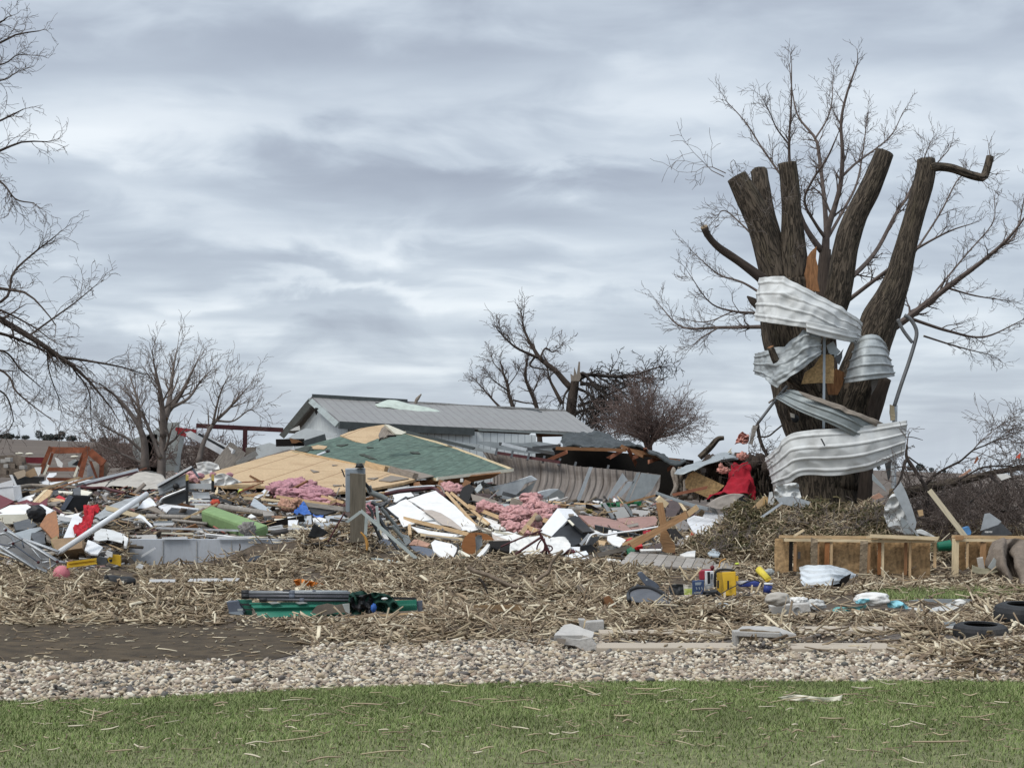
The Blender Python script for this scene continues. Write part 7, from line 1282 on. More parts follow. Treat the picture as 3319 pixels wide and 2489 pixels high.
def armchair():
    t = E('armchair', 'beige upholstered armchair overturned below the red blanket', 'armchair', 'U', (950,1110)); d = 31.3
    Sh('chair_back', None, None, 'U', [[(705,1045),(820,970),(960,925),(1060,918),(1150,930)],[(700,1060),(830,1030),(970,1000),(1070,985),(1130,960)],[(760,1085),(860,1105),(970,1095),(1060,1075),(1100,1040)]], 'sofa', d, nu=30, nv=16, parent=t, crum=.03, cs=2.5); S('chair_base', None, None, 'U', [(1080,975),(1150,935),(1260,1020),(1190,1105),(1130,1095)], 'black', .12, d - .05, parent=t); S('chair_side', None, None, 'U', [(1150,930),(1270,1020),(1260,1040),(1150,960)], 'brownleather', .05, d - .08, parent=t)
    Sh('chair_arm', None, None, 'U', [[(860,1110),(940,1090),(1010,1075)],[(870,1140),(950,1115),(1020,1095)]], 'sofa', d + .1, nu=14, nv=6, parent=t)
armchair()
slab('osb_board', pts('U', [(440,770),(480,690),(545,650),(740,740),(912,822),(830,900),(720,972),(600,920),(450,855)],33.2),.018, MT['osb'], rag=.01, label='tan wood fibre board leaning below the arched grey sheet', cat='plywood')
Bd('brown_strut', 'brown strut lying in front of the tan fibre board', 'strut', 'U', (290,935),(700,845),36, 'redwood', .05,32.8)
Sh('red_blanket', 'dark red blanket draped over the upturned stump', 'blanket', 'U', [[(1040,560,32.9),(1090,580,32.7),(1140,570,32.7),(1195,560,32.9)],[(950,740,32.5),(1060,735,32.3),(1140,700,32.3),(1225,690,32.5)],[(930,830,32.3),(1060,830,32.1),(1170,810,32.1),(1260,820,32.3)],[(690,995,32.1),(900,935,31.9),(1130,930,31.9),(1310,1010,32.1)]], 'red', nu=50, nv=50, crum=.08, cs=2.6, ridge=True)
Sh('arched_sheet', 'grey metal sheet arched over the tan fibre board', 'metal sheet', 'U', [[(610,530,35),(740,480,34.6),(860,432,34.4),(1000,450,34.4),(1100,485,34.6)],[(380,620,33.4),(640,580,33.3),(820,510,33.2),(980,490,33.2),(1090,510,33.4)],[(310,680,33),(400,690,33),(560,640,33),(640,590,33.2),(700,570,33.2)]], 'greymetal', nu=50, nv=14, crum=.03, cs=1.6, ribs=3, ramp=.02)
Pp_('broken_log', 'sawn log sticking up behind the arched grey sheet', 'log', 'U', [(615,490),(740,370),(830,270),(905,255)],[74,76,72,50], 'bark', 37, n=16)
def stump():
    t = E('uprooted_stump', 'dark uprooted stump with shredded vertical bark behind the red blanket', 'stump', 'U', (1000,1000),35.0); rg = np.random.default_rng(77); D = 34.2
    body = [P(*cv('U', x, y), D + .9) for x, y in ((600,1000),(620,640),(760,560),(1000,560),(1180,520),(1400,520),(1500,900),(1500,1050))]; V, Fc, U_ = slab_geo(body, 1.0,.06,.2,4); mk('stump_core', V, Fc, MT['barkdark'], t, uv=U_)
    mb = MB()
    for k in range(70):
        x = rg.uniform(560,1510); y0 = rg.uniform(540,640) + (90 if x < 700 else 0); y1 = rg.uniform(880,1020); w = rg.uniform(14,34); lean_ = rg.normal(0,40) - (60 if x < 700 else 0)
        C = smooth_line([P(*cv('U', x + lean_ * f, y0 + (y1 - y0) * f), D + rg.normal(0,.12)) for f in (0,.35,.7,1)],9); V, Fc, U_, mi = tube_geo(C, px(w * CR['U'][0], D) * np.linspace(.35,.6,9),7, True, bark_dent(.3,6, k)); mb.add(V, Fc, U_)
    mb.build('shredded_bark', MT['bark'], t, smooth=True)
    mb = MB()
    for k in range(40):
        x = rg.uniform(700,1450); y = rg.uniform(520,640); V, Fc = blob_geo(P(*cv('U', x, y), D + rg.normal(.1,.2)),.10,.1,.14,.5,2., 2, k); mb.add(V, Fc)
    mb.build('root_clods', MT['barkdark'], t, smooth=True)
    mb = MB()
    for k in range(16):
        x = 260 + rg.uniform(0,330); C = smooth_line([P(*cv('U', x + rg.normal(0,20) + 120 * f * (1 if k % 2 else -.2),620 + 340 * (1 - f) + rg.normal(0,15)),33.6 + rg.normal(0,.2)) for f in (0,.4,.8,1)],9); V, Fc, U_, mi = tube_geo(C, np.linspace(.06,.02,9),7, True, bark_dent(.25,6, k)); mb.add(V, Fc, U_)
    mb.build('roots', MT['oldwood'], t, smooth=True)
stump()
for x, y, rx, ry, l in ((905,640,62,34, 'pink insulation scrap caught on the stump left of the red blanket'),(1130,470,55,40, 'pink insulation scrap on the top of the red blanket'),(870,590,20,30, 'small pink tuft above the pink scrap on the stump')): Bl('insulation', l, 'insulation', 'U', x, y, rx, ry, 'pinktan2', 32.4, amp=.5, fs=2.2)
def hanging_fluff():
    Sh('insulation', 'salmon pink insulation clump caught in twigs left of the broken tree', 'insulation', 'U', [[(1030,330),(1060,250),(1110,180),(1150,200),(1190,215)],[(1040,330),(1080,280),(1120,250),(1160,260),(1200,270)],[(1050,325),(1090,315),(1130,330),(1160,325),(1195,310)]], 'pinktan2', 32.0, nu=40, nv=30, crum=.16, cs=7, ridge=True)
hanging_fluff()
S('grey_scrap', 'grey round scrap on the stump below the arched sheet', 'scrap', 'U', [(600,620),(650,600),(690,620),(690,665),(640,665)], 'greycloth', .05,33.3, rag=.01)
S('pale_cone', 'small yellow grey peak behind the arched sheet', 'scrap', 'U', [(940,440),(1000,370),(990,410),(1020,450)], 'cream', .05,35.2)
S('plywood_wedge', 'pale plywood wedge standing at the top of the spruce mound', 'plywood', 'U', [(1140,1255),(1210,1120),(1385,950),(1345,1150)], 'lumber', .02,30.4)
S('plywood_wedge', 'darker plywood edge right of the pale wedge', 'plywood', 'U', [(1385,945),(1430,960),(1430,1040),(1350,1160)], 'osb', .05,30.5)
Bd('silver_trim', 'silver trim strip beside the plywood wedge', 'trim', 'U', (1320,1225),(1600,1030),28, 'galv', .03,30.0)
S('white_plastic', 'torn white plastic in the straw below the spruce mound, left piece', 'plastic sheet', 'X', [(900,1395),(960,1370),(1030,1360),(1025,1410),(940,1410)], 'bag', .03, off=.4, rag=.015)
S('white_plastic', 'torn blue white plastic in the straw below the spruce mound, right piece', 'plastic sheet', 'X', [(1130,1380),(1180,1340),(1235,1380),(1220,1405),(1150,1400)], 'bagblue', .03, off=.4, rag=.015)

# ------------------------------------------------------------------ sheet metal wrapped in the broken tree
DT = 31.75
Sh('tree_sheet', 'long white ribbed metal sheet wrapped round the upper trunk, topmost on the tree', 'metal sheet', 'G', [[(338,112,32.4),(350,104,31.9),(500,93,31.3),(620,170,31.3),(770,242,31.4),(900,320,31.6),(1032,410,32.2)],[(320,240,32.4),(345,235,31.8),(470,235,31.2),(620,290,31.15),(770,345,31.25),(900,410,31.5),(1015,470,32.1)],[(298,385,32.4),(320,395,31.8),(440,415,31.15),(640,442,31.1),(770,500,31.2),(880,525,31.5),(980,545,32.0)]], 'whitemetal', nu=90, nv=76, smooth=False, crum=.055, cs=1.5, ribs=4, ramp=.02, seed=3, ridge=True)
Sh('tree_sheet', 'lower fold of the topmost white sheet hanging over the fork', 'metal sheet', 'G', [[(645,395,31.0),(760,420,31.05),(900,455,31.3),(1000,475,31.9)],[(650,470,31.0),(760,500,31.05),(880,525,31.3),(975,540,31.9)]], 'whitemetal', nu=40, nv=12, crum=.02, cs=3, ribs=1, ramp=.03)
Sh('tree_sheet', 'crumpled grey metal sheet on the left side of the trunk below the topmost sheet', 'metal sheet', 'G', [[(298,612,32.2),(400,592,31.8),(540,545,31.4),(600,490,31.2),(625,452,31.2),(740,500,31.3)],[(288,690,32.2),(400,680,31.7),(480,680,31.3),(600,600,31.1),(660,560,31.1),(745,570,31.3)],[(286,752,32.2),(365,775,31.8),(440,842,31.3),(560,760,31.1),(650,700,31.1),(742,615,31.3)]], 'galvtree', nu=60, nv=64, smooth=False, crum=.09, cs=2.6, ribs=3, ramp=.025, seed=5)
Sh('tree_sheet', 'rounded grey ribbed metal shell on the right fork of the tree', 'metal sheet', 'G', [[(985,530,31.9),(1035,490,31.6),(1110,487,31.6),(1160,520,31.8),(1182,560,32.1)],[(950,640,31.8),(1020,630,31.3),(1110,625,31.3),(1180,630,31.5),(1210,650,32.0)],[(905,812,31.8),(1000,800,31.2),(1100,785,31.2),(1190,775,31.4),(1242,765,31.9)]], 'galvtree', nu=44, nv=80, crum=.02, cs=2.5, ribs=5, ramp=.028, seed=7)
Sh('tree_sheet', 'grey folded metal panel lying diagonally across the trunk above the lowest white sheet', 'metal sheet', 'G', [[(540,853,31.4),(640,880,31.0),(900,975,30.8),(1165,1082,31.2)],[(480,885,31.5),(640,950,30.9),(900,1050,30.7),(1125,1150,31.1)],[(440,912,31.6),(600,1000,30.95),(860,1110,30.7),(1078,1238,31.0)]], 'greymetal2', nu=60, nv=60, crum=.02, cs=2.2, ribs=3, ramp=.035, seed=9)
Sh('tree_trim', 'rusty torn edge strip along the diagonal grey panel', 'metal strip', 'G', [[(600,865,30.85),(800,930,30.75),(1000,1010,30.75),(1162,1080,31.0)],[(600,885,30.8),(790,960,30.7),(1000,1045,30.7),(1120,1105,30.95)]], 'oldwood', nu=40, nv=6, crum=.05, cs=4)
Sh('tree_sheet', 'lowest and largest white ribbed metal sheet bent round the trunk base', 'metal sheet', 'G', [[(383,1315,32.0),(450,1240,31.4),(530,1165,31.0),(640,1132,30.85),(900,1112,30.8),(1150,1085,30.9),(1322,1062,31.0)],[(400,1400,31.9),(470,1330,31.3),(540,1280,30.9),(660,1255,30.8),(900,1250,30.75),(1150,1210,30.85),(1322,1170,31.0)],[(432,1505,31.8),(490,1490,31.3),(550,1472,31.0),(625,1430,30.9),(840,1432,30.85),(1060,1395,30.9),(1310,1295,31.0)]], 'whitemetal', nu=100, nv=84, crum=.045, cs=1.2, ribs=4, ramp=.02, ridge=True, seed=11)
Sh('tree_sheet', 'crushed white metal wad below the left end of the lowest white sheet', 'metal sheet', 'G', [[(440,1500),(500,1490),(560,1480),(600,1490)],[(430,1550),(500,1550),(560,1540),(605,1545)],[(445,1600),(510,1600),(560,1600),(610,1590)]], 'whitemetal', 31.0, crum=.12, cs=4, ridge=True, nu=30, nv=24)
S('tree_scrap', 'pale flat metal flap lying on the spruce mound under the trunk', 'metal sheet', 'G', [(440,1580),(560,1570),(680,1610),(640,1660),(560,1640),(470,1620)], 'galv', .015,30.5, rag=.01)
S('tree_scrap', 'narrow white shard left of the crushed wad', 'metal sheet', 'G', [(400,1545),(420,1540),(440,1640),(390,1620)], 'whitemetal', .01,30.7)
S('fork_board', 'brown plywood piece wedged in the fork of the tree', 'plywood', 'G', [(755,618),(835,620),(832,815),(615,818),(640,740),(700,700)], 'osb', .03,31.5, rag=.01)
Bd('tree_pipe', 'vertical grey pipe in front of the tree fork', 'pipe', 'G', (770,500),(765,1115),17, 'slatel', .04,31.35, jag=0)
S('fork_scrap', 'torn grey scrap of metal right of the vertical pipe', 'metal sheet', 'G', [(785,560),(830,530),(860,580),(880,600),(840,640),(800,610)], 'greymetal', .015,31.5, rag=.012, step=.08)
S('fork_scrap', 'dark metal sliver beside the rounded shell', 'metal sheet', 'G', [(840,640),(900,580),(890,640),(870,690)], 'darkmetal', .015,31.45, rag=.01, step=.08)
S('tree_scrap', 'small pale bit of bark tacked on the trunk below the diagonal panel', 'scrap', 'G', [(540,1010),(570,1020),(570,1045),(545,1040)], 'beige', .02,31.3)
Bl('tree_knot', 'dark knot hole on the trunk below the diagonal panel', 'knot', 'G', 575,1050,26,26, 'black', 31.55, amp=.1, sub=3)
Bd('nail_bar', 'short dark bar stuck on the lowest white sheet', 'bar', 'G', (750,1188),(772,1230),10, 'darkmetal', .015,30.6)
def bent_rail():
    t = E('bent_pipe', 'grey steel pipe bent into a hook right of the broken tree', 'pipe', 'G', (1240,970),31.6); d = 31.6
    pipe('pipe_arm', [P(*cv('G', x, y), d) for x, y in ((1308,356),(1345,380),(1378,430),(1390,480),(1375,550),(1335,680),(1290,810),(1240,965))], px(26 * .32147, d) / 2, MT['conduit2'], t, n=10); pipe('pipe_arm', [P(*cv('G', x, y), d) for x, y in ((1262,382),(1295,450),(1330,500),(1362,540))], px(24 * .32147, d) / 2, MT['conduit2'], t, n=10)
bent_rail()
def broken_pole():
    t = E('broken_pole', 'pale pole with a splintered wooden top right of the broken tree', 'pole', 'G', (1235,1650),31.9); pipe('pole', [P(*cv('G', 1245,960),31.9), P(*cv('G', 1238,1300),31.9), P(*cv('G', 1235,1640),31.8)], px(34 * .32147,31.9) / 2, MT['galv'], t, n=12); S('splinter', None, None, 'G', [(1212,955),(1240,965),(1245,1060),(1218,1065),(1210,1010)], 'pale', .05,31.8, parent=t, rag=.006, step=.06)
    S('pole_plate', None, None, 'G', [(1175,1345),(1220,1320),(1215,1440),(1200,1470)], 'darkmetal', .02,31.95, parent=t)
broken_pole()
def bent_left():
    t = E('bent_pole', 'thin dark pole bent like an elbow left of the broken tree', 'pole', 'G', (400,1310),32.2); d = 32.2
    pipe('pole_arm', [P(*cv('G', x, y), d) for x, y in ((520,830),(430,940),(320,1085))], px(20 * .32147, d) / 2, MT['conduit2'], t, n=8, bend=False); pipe('pole_arm', [P(*cv('G', x, y), d) for x, y in ((318,1085),(335,1180),(360,1250),(398,1310))], px(24 * .32147, d) / 2, MT['twigdark'], t, n=8); S('pole_plate', None, None, 'G', [(290,1095),(325,1095),(300,1170),(285,1225),(268,1215)], 'greywood', .04, d - .05, parent=t); pipe('pole_arm', [P(*cv('G', x, y), d) for x, y in ((395,945),(450,905))],.02, MT['oldwood'], t, n=6, seg=3)
    pipe('pole_arm', [P(*cv('U', x, y), d) for x, y in ((1300,240),(1430,235),(1530,160),(1610,95))],.018, MT['twigdark'], t, n=6)
bent_left()
S('leaning_sheet', 'tall grey triangular sheet leaning behind the stud wall', 'metal sheet', 'V', [(440,780),(500,900),(570,1080),(625,1260),(610,1340),(560,1300),(350,890)], 'galv', .015,29.6)
Sh('leaning_sheet', 'crumpled white sheet beside the tall grey triangle', 'metal sheet', 'V', [[(290,960),(350,920),(420,960),(480,1030)],[(230,1130),(310,1150),(440,1150),(530,1180)],[(280,1330),(350,1360),(440,1380),(560,1390)]], 'whitemetal', 29.75, crum=.10, cs=3.5, ridge=True, nu=30, nv=30)
S('leaning_sheet', 'grey lower flap of the tall triangle', 'metal sheet', 'V', [(440,1190),(520,1260),(600,1400),(470,1400),(440,1300)], 'greymetal', .015,29.5)
Bd('metal_bar', 'slim white metal leg behind the stud wall', 'leg', 'V', (540,1280),(650,1430),26, 'galv', .03,28.9); Sh('gutter_end', 'white bent gutter piece on top of the stud wall', 'gutter', 'V', [[(625,1350),(700,1350),(850,1430)],[(630,1390),(740,1420),(840,1440)]], 'whitemetal', 28.4, nu=20, nv=6, crum=.03, cs=3)
Bd('white_timber', 'pale fresh timber leaning diagonally behind the stud wall', 'timber', 'V', (785,885),(1215,1440),62, 'palewhite', .09,28.7)
S_many('V', [([(1190,1330),(1250,1310),(1280,1380),(1270,1410),(1200,1410)], 'bluelight', 'light blue bucket behind the stud wall', .15),([(1400,1330),(1440,1160),(1500,1150),(1640,1250),(1600,1290),(1390,1360)], 'galv', 'crumpled silver sheet under the fallen tree', .02),([(1420,1370),(1640,1270),(1700,1330),(1770,1400),(1650,1430),(1400,1420)], 'darkmetal', 'dark grey gabled panel under the fallen tree', .05),([(640,1120),(700,1110),(710,1180),(660,1190)], 'lumber', 'small tan board under the fallen tree', .04),([(80,960),(180,910),(240,960),(130,990)], 'pinktan', 'pale pink scrap between the trunk and the pale pole', .04),([(1580,690),(1700,680),(1760,720),(1640,760)], 'bag', 'white scrap caught under the fallen trunk', .03),([(1440,1365),(1530,1365),(1530,1385),(1440,1385)], 'bag', 'small white tag on the dark gabled panel', .02),([(100,680),(250,850),(270,900),(100,760)], 'greymetal', 'dark sloping strip left of the pale pole', .02),([(1270,620),(1280,640),(1200,700),(1130,720)], 'pinktan', 'pink tuft caught on the fallen trunk', .03),([(1310,560),(1350,470),(1370,500),(1330,560)], 'redwood', 'curled dead leaf on the fallen tree', .02),([(1810,490),(1870,430),(1860,500)], 'coral', 'orange leaf caught on the fallen trunk', .02)], 'piece', 29.3)
Pp_('silver_edge', 'bright bent edge of the dark gabled panel', 'trim', 'V', [(1400,1370),(1630,1275),(1790,1420)],26, 'galv', 31.2, n=8, bend=False)
# ------------------------------------------------------------------ stud wall at the right
MT['strawclump'] = mat('matted_straw', (.20,.155,.105),.95,.5, scale=18, bump=.9, bs=24)
MT['greenbk'] = mat('green_bucket', (.01,.13,.075),.45,.2)
MT['beigeg'] = mat('olive_beige_cloth', (.30,.275,.19),.9,.2)
MT['whitemetalb'] = mat('blue_white_steel', (.56,.60,.63),.45,.08, dirt=.3)
MT['yellowshade'] = mat('shaded_yellow_plastic', (.45,.28,.03),.55,.2)  # case yellow darkened, shade painted into the colour of its side
MT['redcan'] = mat('faded_red_can', (.32,.03,.05),.5,.2); MT['bluetub'] = mat('deep_blue_plastic', (.03,.05,.22),.45,.2, dirt=.2); MT['yellowb'] = mat('lemon_plastic', (.65,.52,.06),.45,.15)
MT['slatel2'] = mat('grey_blue_shell', (.095,.10,.112),.5,.2, dirt=.3)
MT['stoneblock'] = mat('pale_weathered_concrete', (.46,.44,.41),.9,.15, scale=6, bump=.4, bs=30, dirt=.35, dirtc=(.27,.23,.18))
MT['teal2'] = mat('turquoise_plastic', (.10,.52,.46),.5,.2)
MT['brownwood3'] = mat('dirty_brown_timber', (.235,.155,.085),.85,.4, uv=True, stretch=(1,10,1), scale=3, bump=.3, dirt=.5)
MT['twigb'] = mat('dry_branch_bark', (.20,.155,.115),.95,.4, scale=12, bump=.5)
MT['mud'] = mat('dried_mud', (.16,.135,.11),.9,.3); MT['greenlip'] = mat('light_green_steel_edge', (.045,.20,.14),.45,.15, dirt=.2); MT['tubeg'] = mat('grey_steel_tube', (.20,.21,.22),.4,.2, metal=.4); MT['tubed'] = mat('dark_steel_tube', (.07,.07,.078),.4,.2, metal=.3); MT['olive'] = mat('olive_paint', (.17,.175,.12),.8,.2)
MT['stalk0'] = mat('straw_tan', (.42,.35,.22),.85,.25); MT['stalk1'] = mat('straw_pale', (.55,.49,.36),.85,.2); MT['stalk2'] = mat('straw_brown', (.34,.27,.18),.85,.25)
def stud_wall(name, label, x0, x1, studs, D, corner=None, sheath=None):
    t = E(name, label, 'wall', 'E', ((x0 + x1) / 2,1590), D); ft, fb = 1255,1640
    def bar(nm, a, b, w, m, th, off, **k): return Bd(nm, None, None, 'E', a, b, w, m, th, D - off, parent=t, jag=k.get('jag', .01))
    bar('top_plate', (x0 - 5,1245),((x0 + x1) / 2 + 60,1252),24, 'lumber', .14,.0); bar('top_plate', ((x0 + x1) / 2 + 75,1252),(x1 + 10,1262),24, 'pale', .14,.0); bar('top_plate', (x0 + 30,1274),(x1 - 20,1286),24, 'pale', .13,.02)
    for (x, yb, m, w) in studs: bar('stud', (x, 1290),(x - 4, yb), w, m, .13,.0)
    for a, b, yb in (sheath or []): S('sheathing', None, None, 'E', [(a, 1262),(b, 1262),(b, yb),((a + b) / 2, yb + 20),(a, yb)], 'osbwall', .02, D + .16, parent=t, rag=.012, step=.2)
    if corner:
        bar('corner_post', (corner, 1262),(corner - 4,1580),56, 'pale', .12,.03); bar('corner_post', (corner - 2,1258),(corner + 60,1258),34, 'timberor', .14,.06)
    return t
t = stud_wall('stud_wall', 'long section of broken stud wall with wood fibre sheathing, left of the gap', 150,1440,[(275,1530, 'timberor', 26),(462,1500, 'timberor', 26),(575,1480, 'lumber', 24),(885,1540, 'timberor', 26),(972,1560, 'brownwood2', 30),(1000,1600, 'pale', 22),(1226,1600, 'lumber', 20),(1190,1560, 'brownwood', 26),(1432,1500, 'lumber', 24),(240,1530, 'void', 30),(540,1480, 'brownwood2', 40)],27.4, None, [(108,235,1530),(262,405,1525),(470,530,1480),(580,815,1560),(870,960,1570),(1000,1180,1610),(1190,1395,1600)])
Bd('loose_plank', 'pale loose plank lying on top of the left stud wall', 'plank', 'E', (895,1240),(1440,1262),30, 'pale', .12,27.25)
Bd('loose_plank', 'short pale stick lying on the left end of the stud wall', 'plank', 'E', (265,1240),(350,1188),22, 'pale', .05,27.2)
Bd('bark_strip', 'strip of straw and bark hanging over the stud wall, left one', 'bark', 'E', (432,1275),(430,1500),56, 'strawclump', .05,27.1, jag=.05); Bd('bark_strip', 'strip of straw and bark hanging over the stud wall, right one', 'bark', 'E', (845,1290),(835,1540),62, 'strawclump', .05,27.1, jag=.05)
stud_wall('stud_wall', 'shorter section of stud wall with a pale corner post, right of the gap', 1580,2600,[(1700,1500, 'lumber', 20),(1830,1480, 'timberor', 50),(1960,1500, 'lumber', 24),(2200,1500, 'lumber', 24)],27.6,1600,[(1632,1690,1510),(1715,1810,1510),(1830,2000,1500),(2010,2300,1500)])
Pp_('green_bucket', 'green plastic bucket lying in the gap of the stud wall', 'bucket', 'E', [(1455,1330),(1500,1325),(1560,1318)],[76,84,92], 'greenbk', 28.4, n=18)
S('wall_tag', 'small grey tag stapled on the left stud wall', 'tag', 'E', [(296,1370),(318,1370),(318,1430),(296,1430)], 'greycloth', .004,27.48)
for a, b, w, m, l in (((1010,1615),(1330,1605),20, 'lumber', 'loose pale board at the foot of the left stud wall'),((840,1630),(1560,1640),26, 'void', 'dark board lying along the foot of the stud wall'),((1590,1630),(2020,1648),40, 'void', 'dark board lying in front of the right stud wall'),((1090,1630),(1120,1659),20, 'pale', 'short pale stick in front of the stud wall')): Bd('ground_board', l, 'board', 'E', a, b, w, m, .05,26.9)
def carpet():
    Sh('carpet', 'brown grey carpet draped in folds over the right end of the stud wall', 'carpet', 'M', [[(1915,155,27.2),(1960,128,27.1),(2025,118,27.1),(2060,132,27.15),(2105,122,27.1),(2212,128,27.2),(2420,130,27.3)],[(1890,270,26.9),(1955,230,26.7),(2030,220,26.6),(2062,240,27.15),(2105,225,26.9),(2220,215,26.8),(2420,220,27)],[(1872,365,26.9),(1950,350,26.6),(2030,340,26.4),(2075,350,27.1),(2110,330,26.95),(2150,320,26.5),(2420,320,26.8)],[(1985,455,26.7),(2040,470,26.4),(2095,485,26.2),(2125,470,27.0),(2150,470,26.8),(2195,470,26.2),(2420,460,26.5)],[(2010,490,26.6),(2060,505,26.3),(2105,515,26.1),(2135,500,26.9),(2165,540,26.5),(2210,548,25.9),(2420,545,26.2)]], 'carpet', nu=90, nv=50, crum=.035, cs=3., seed=2)
carpet()
Sh('cloth_scrap', 'pale green brown cloth at the foot of the draped carpet', 'cloth', 'E', [[(1740,1480),(1790,1500),(1860,1510),(1960,1490)],[(1735,1540),(1800,1555),(1880,1550),(1970,1530)]], 'beigeg', 26.6, nu=20, nv=10, crum=.05, cs=4)
S('cloth_scrap', 'white grey plastic under the draped carpet', 'plastic sheet', 'E', [(1870,1500),(1920,1420),(1975,1490),(1900,1520)], 'palemetal', .02,26.55, rag=.01)
Bd('beige_board', 'short beige block by the draped carpet', 'board', 'E', (1800,1420),(1815,1500),50, 'beige', .05,27.0)
Sh('bent_sheet', 'crumpled silver ribbed sheet lying in the straw before the stud wall', 'metal sheet', 'M', [[(205,385,25.4),(260,365,25.2),(340,372,25.1),(420,366,25.1),(472,365,25.2),(485,372,25.2),(600,410,25.3),(715,465,25.5)],[(210,440,25.1),(300,450,24.9),(380,450,24.8),(470,440,24.8),(540,440,24.9),(690,470,25.2)],[(208,510,24.9),(255,570,24.7),(350,555,24.6),(480,545,24.6),(560,520,24.8),(640,470,25.0)]], 'whitemetalb', nu=50, nv=30, smooth=False, ribs=4, ramp=.04, crum=.03, cs=3)
S('rust_scrap', 'dark rusted torn end right of the crumpled silver sheet', 'scrap', 'M', [(500,540),(600,470),(660,440),(640,500),(560,580),(510,580)], 'blackbrown', .05,24.8, rag=.012)
# ------------------------------------------------------------------ things in the straw, right of centre
def yellow_case():
    t = E('yellow_case', 'bright yellow hard plastic case standing on end', 'case', 'L', (1120,500),23.2); d = 23.2
    hexa('case_shell', [P(*cv('L', x, y), dd) for x, y, dd in ((1065,285, d),(1200,278, d),(1206,492, d - .05),(1085,500, d - .05))],.14, MT['yellow'], t, bevel=.015); S('case_side', None, None, 'L', [(1030,290, d + .1),(1066,286, d - .01),(1088,500, d - .06),(1030,440, d + .1)], 'yellowshade', .02, parent=t)
    pipe('case_seal', [P(*cv('L', x, y), d + .12) for x, y in ((1015,420),(1015,320),(1030,275),(1100,262),(1190,272))],.018, MT['black'], t, n=7)
    for x, y0, y1, w in ((1042,360,430,16),(1132,362,440,16)): Bd('case_latch', None, None, 'L', (x, y0),(x, y1), w, 'black', .02, d - .08, parent=t, jag=0)
    Bd('case_hinge', None, None, 'L', (1212,320),(1212,365),22, 'yellow', .05, d, parent=t, jag=0)
yellow_case()
def misc_cluster():
    hexa('red_can', pts('L', [(875,272),(1000,262),(1000,350),(880,358)],23.8),.16, MT['redcan'], bevel=.02, label='red fuel can behind the yellow case', cat='can'); Bl('red_spout', 'dark red knob on top of the red can', 'knob', 'L', 990,245,20,22, 'maroon', 23.8, amp=.05, sub=2)
    t = E('printed_carton', 'white and black printed carton left of the yellow case', 'box', 'L', (965,450),23.4); hexa('carton_body', pts('L', [(930,278),(1003,278),(1003,420),(930,445)],23.4),.10, MT['white'], t, bevel=.004); S('carton_print', None, None, 'L', [(945,282),(970,282),(972,385),(948,395)], 'black', .004,23.36, parent=t); S('carton_print', None, None, 'L', [(976,300),(996,300),(994,345),(978,350)], 'slate', .004,23.36, parent=t); S('carton_print', None, None, 'L', [(940,400),(995,390),(995,400),(940,412)], 'slatel', .004,23.36, parent=t)
    t = E('blue_box', 'dark blue printed box left of the printed carton', 'box', 'L', (865,488),23.3); hexa('box_body', pts('L', [(815,365),(918,360),(915,485),(812,486)],23.3),.12, MT['bluebox'], t, bevel=.006); S('box_print', None, None, 'L', [(835,378),(895,374),(885,400),(838,402)], 'slatel', .003,23.25, parent=t); S('box_print', None, None, 'L', [(825,466),(890,462),(890,472),(825,476)], 'palemetal', .003,23.25, parent=t)
    for k, x in enumerate((845,870,893)): Bd('box_print', None, None, 'L', (x, 418),(x + 8,440),9, 'slatel', .003,23.24, parent=t, jag=0)
    t = E('safety_vest', 'black bag with lime hi-vis striped vest left of the blue box', 'vest', 'L', (700,492),23.1); Sh('vest_dark', None, None, 'L', [[(610,400),(660,392),(735,395)],[(600,440),(670,430),(740,440)],[(615,485),(680,492),(738,490)]], 'black', 23.1, nu=20, nv=16, parent=t, crum=.06, cs=6)
    Sh('vest_bright', None, None, 'L', [[(730,395),(770,400),(812,398)],[(735,450),(770,445),(812,450)],[(735,488),(780,488),(812,485)]], 'beige', 23.08, nu=20, nv=16, parent=t, crum=.05, cs=6)
    for k in range(5): Bd('vest_stripe', None, None, 'L', (738,438 + k * 11),(808,436 + k * 11),6, 'hivis', .008,23.0, parent=t, jag=0)
    Bl('black_bag', 'black bundle at the foot of the printed carton', 'bag', 'L', 985,475,80,30, 'black', 22.9, amp=.3, seed=6, ridge=False)
    hexa('blue_tub', pts('L', [(1218,372),(1420,368),(1425,415),(1235,420)],23.5),.2, MT['bluetub'], bevel=.02, label='blue lidded tub right of the yellow case', cat='tub'); S('tub_lid', 'white lid lying on the blue tub', 'lid', 'L', [(1210,368),(1300,362),(1260,400),(1215,385)], 'white', .02,23.3)
    Pp_('black_strap', 'black strap looped over the blue tub', 'strap', 'L', [(1240,400),(1300,375),(1370,360),(1425,380),(1435,420)],12, 'black', 23.1, n=6)
    t = E('blue_cup', 'blue paint pot with white rim right of the blue tub', 'pot', 'L', (1485,475),23.0); c = P(*cv('L', 1480,470),23.0); pipe('pot_body', [c, c + [0.02,0, px(70 * .24111,23)]], px(38 * .24111,23), MT['bluetub'], t, n=18, seg=4); c2 = c + [0.02,0, px(74 * .24111,23)]; pipe('pot_rim', [c2, c2 + [0,0,.02]], px(42 * .24111,23), MT['white'], t, n=18, seg=3)
    t = E('yellow_bottle', 'yellow plastic bottle lying in the straw right of the yellow case', 'bottle', 'L', (1440,360),24.5); pipe('bottle_body', [P(*cv('L', 1405,262),24.5), P(*cv('L', 1490,352),24.3)],[.055,.06,.06,.05], MT['yellowb'], t, n=14, seg=8); Bd('bottle_foot', None, None, 'L', (1470,365),(1510,348),14, 'yellow', .05,24.2, parent=t)
    Bl('grey_lump', 'grey stone behind the yellow bottle', 'stone', 'L', 1500,285,45,32, 'palemetal', 24.7, amp=.2, ridge=False)
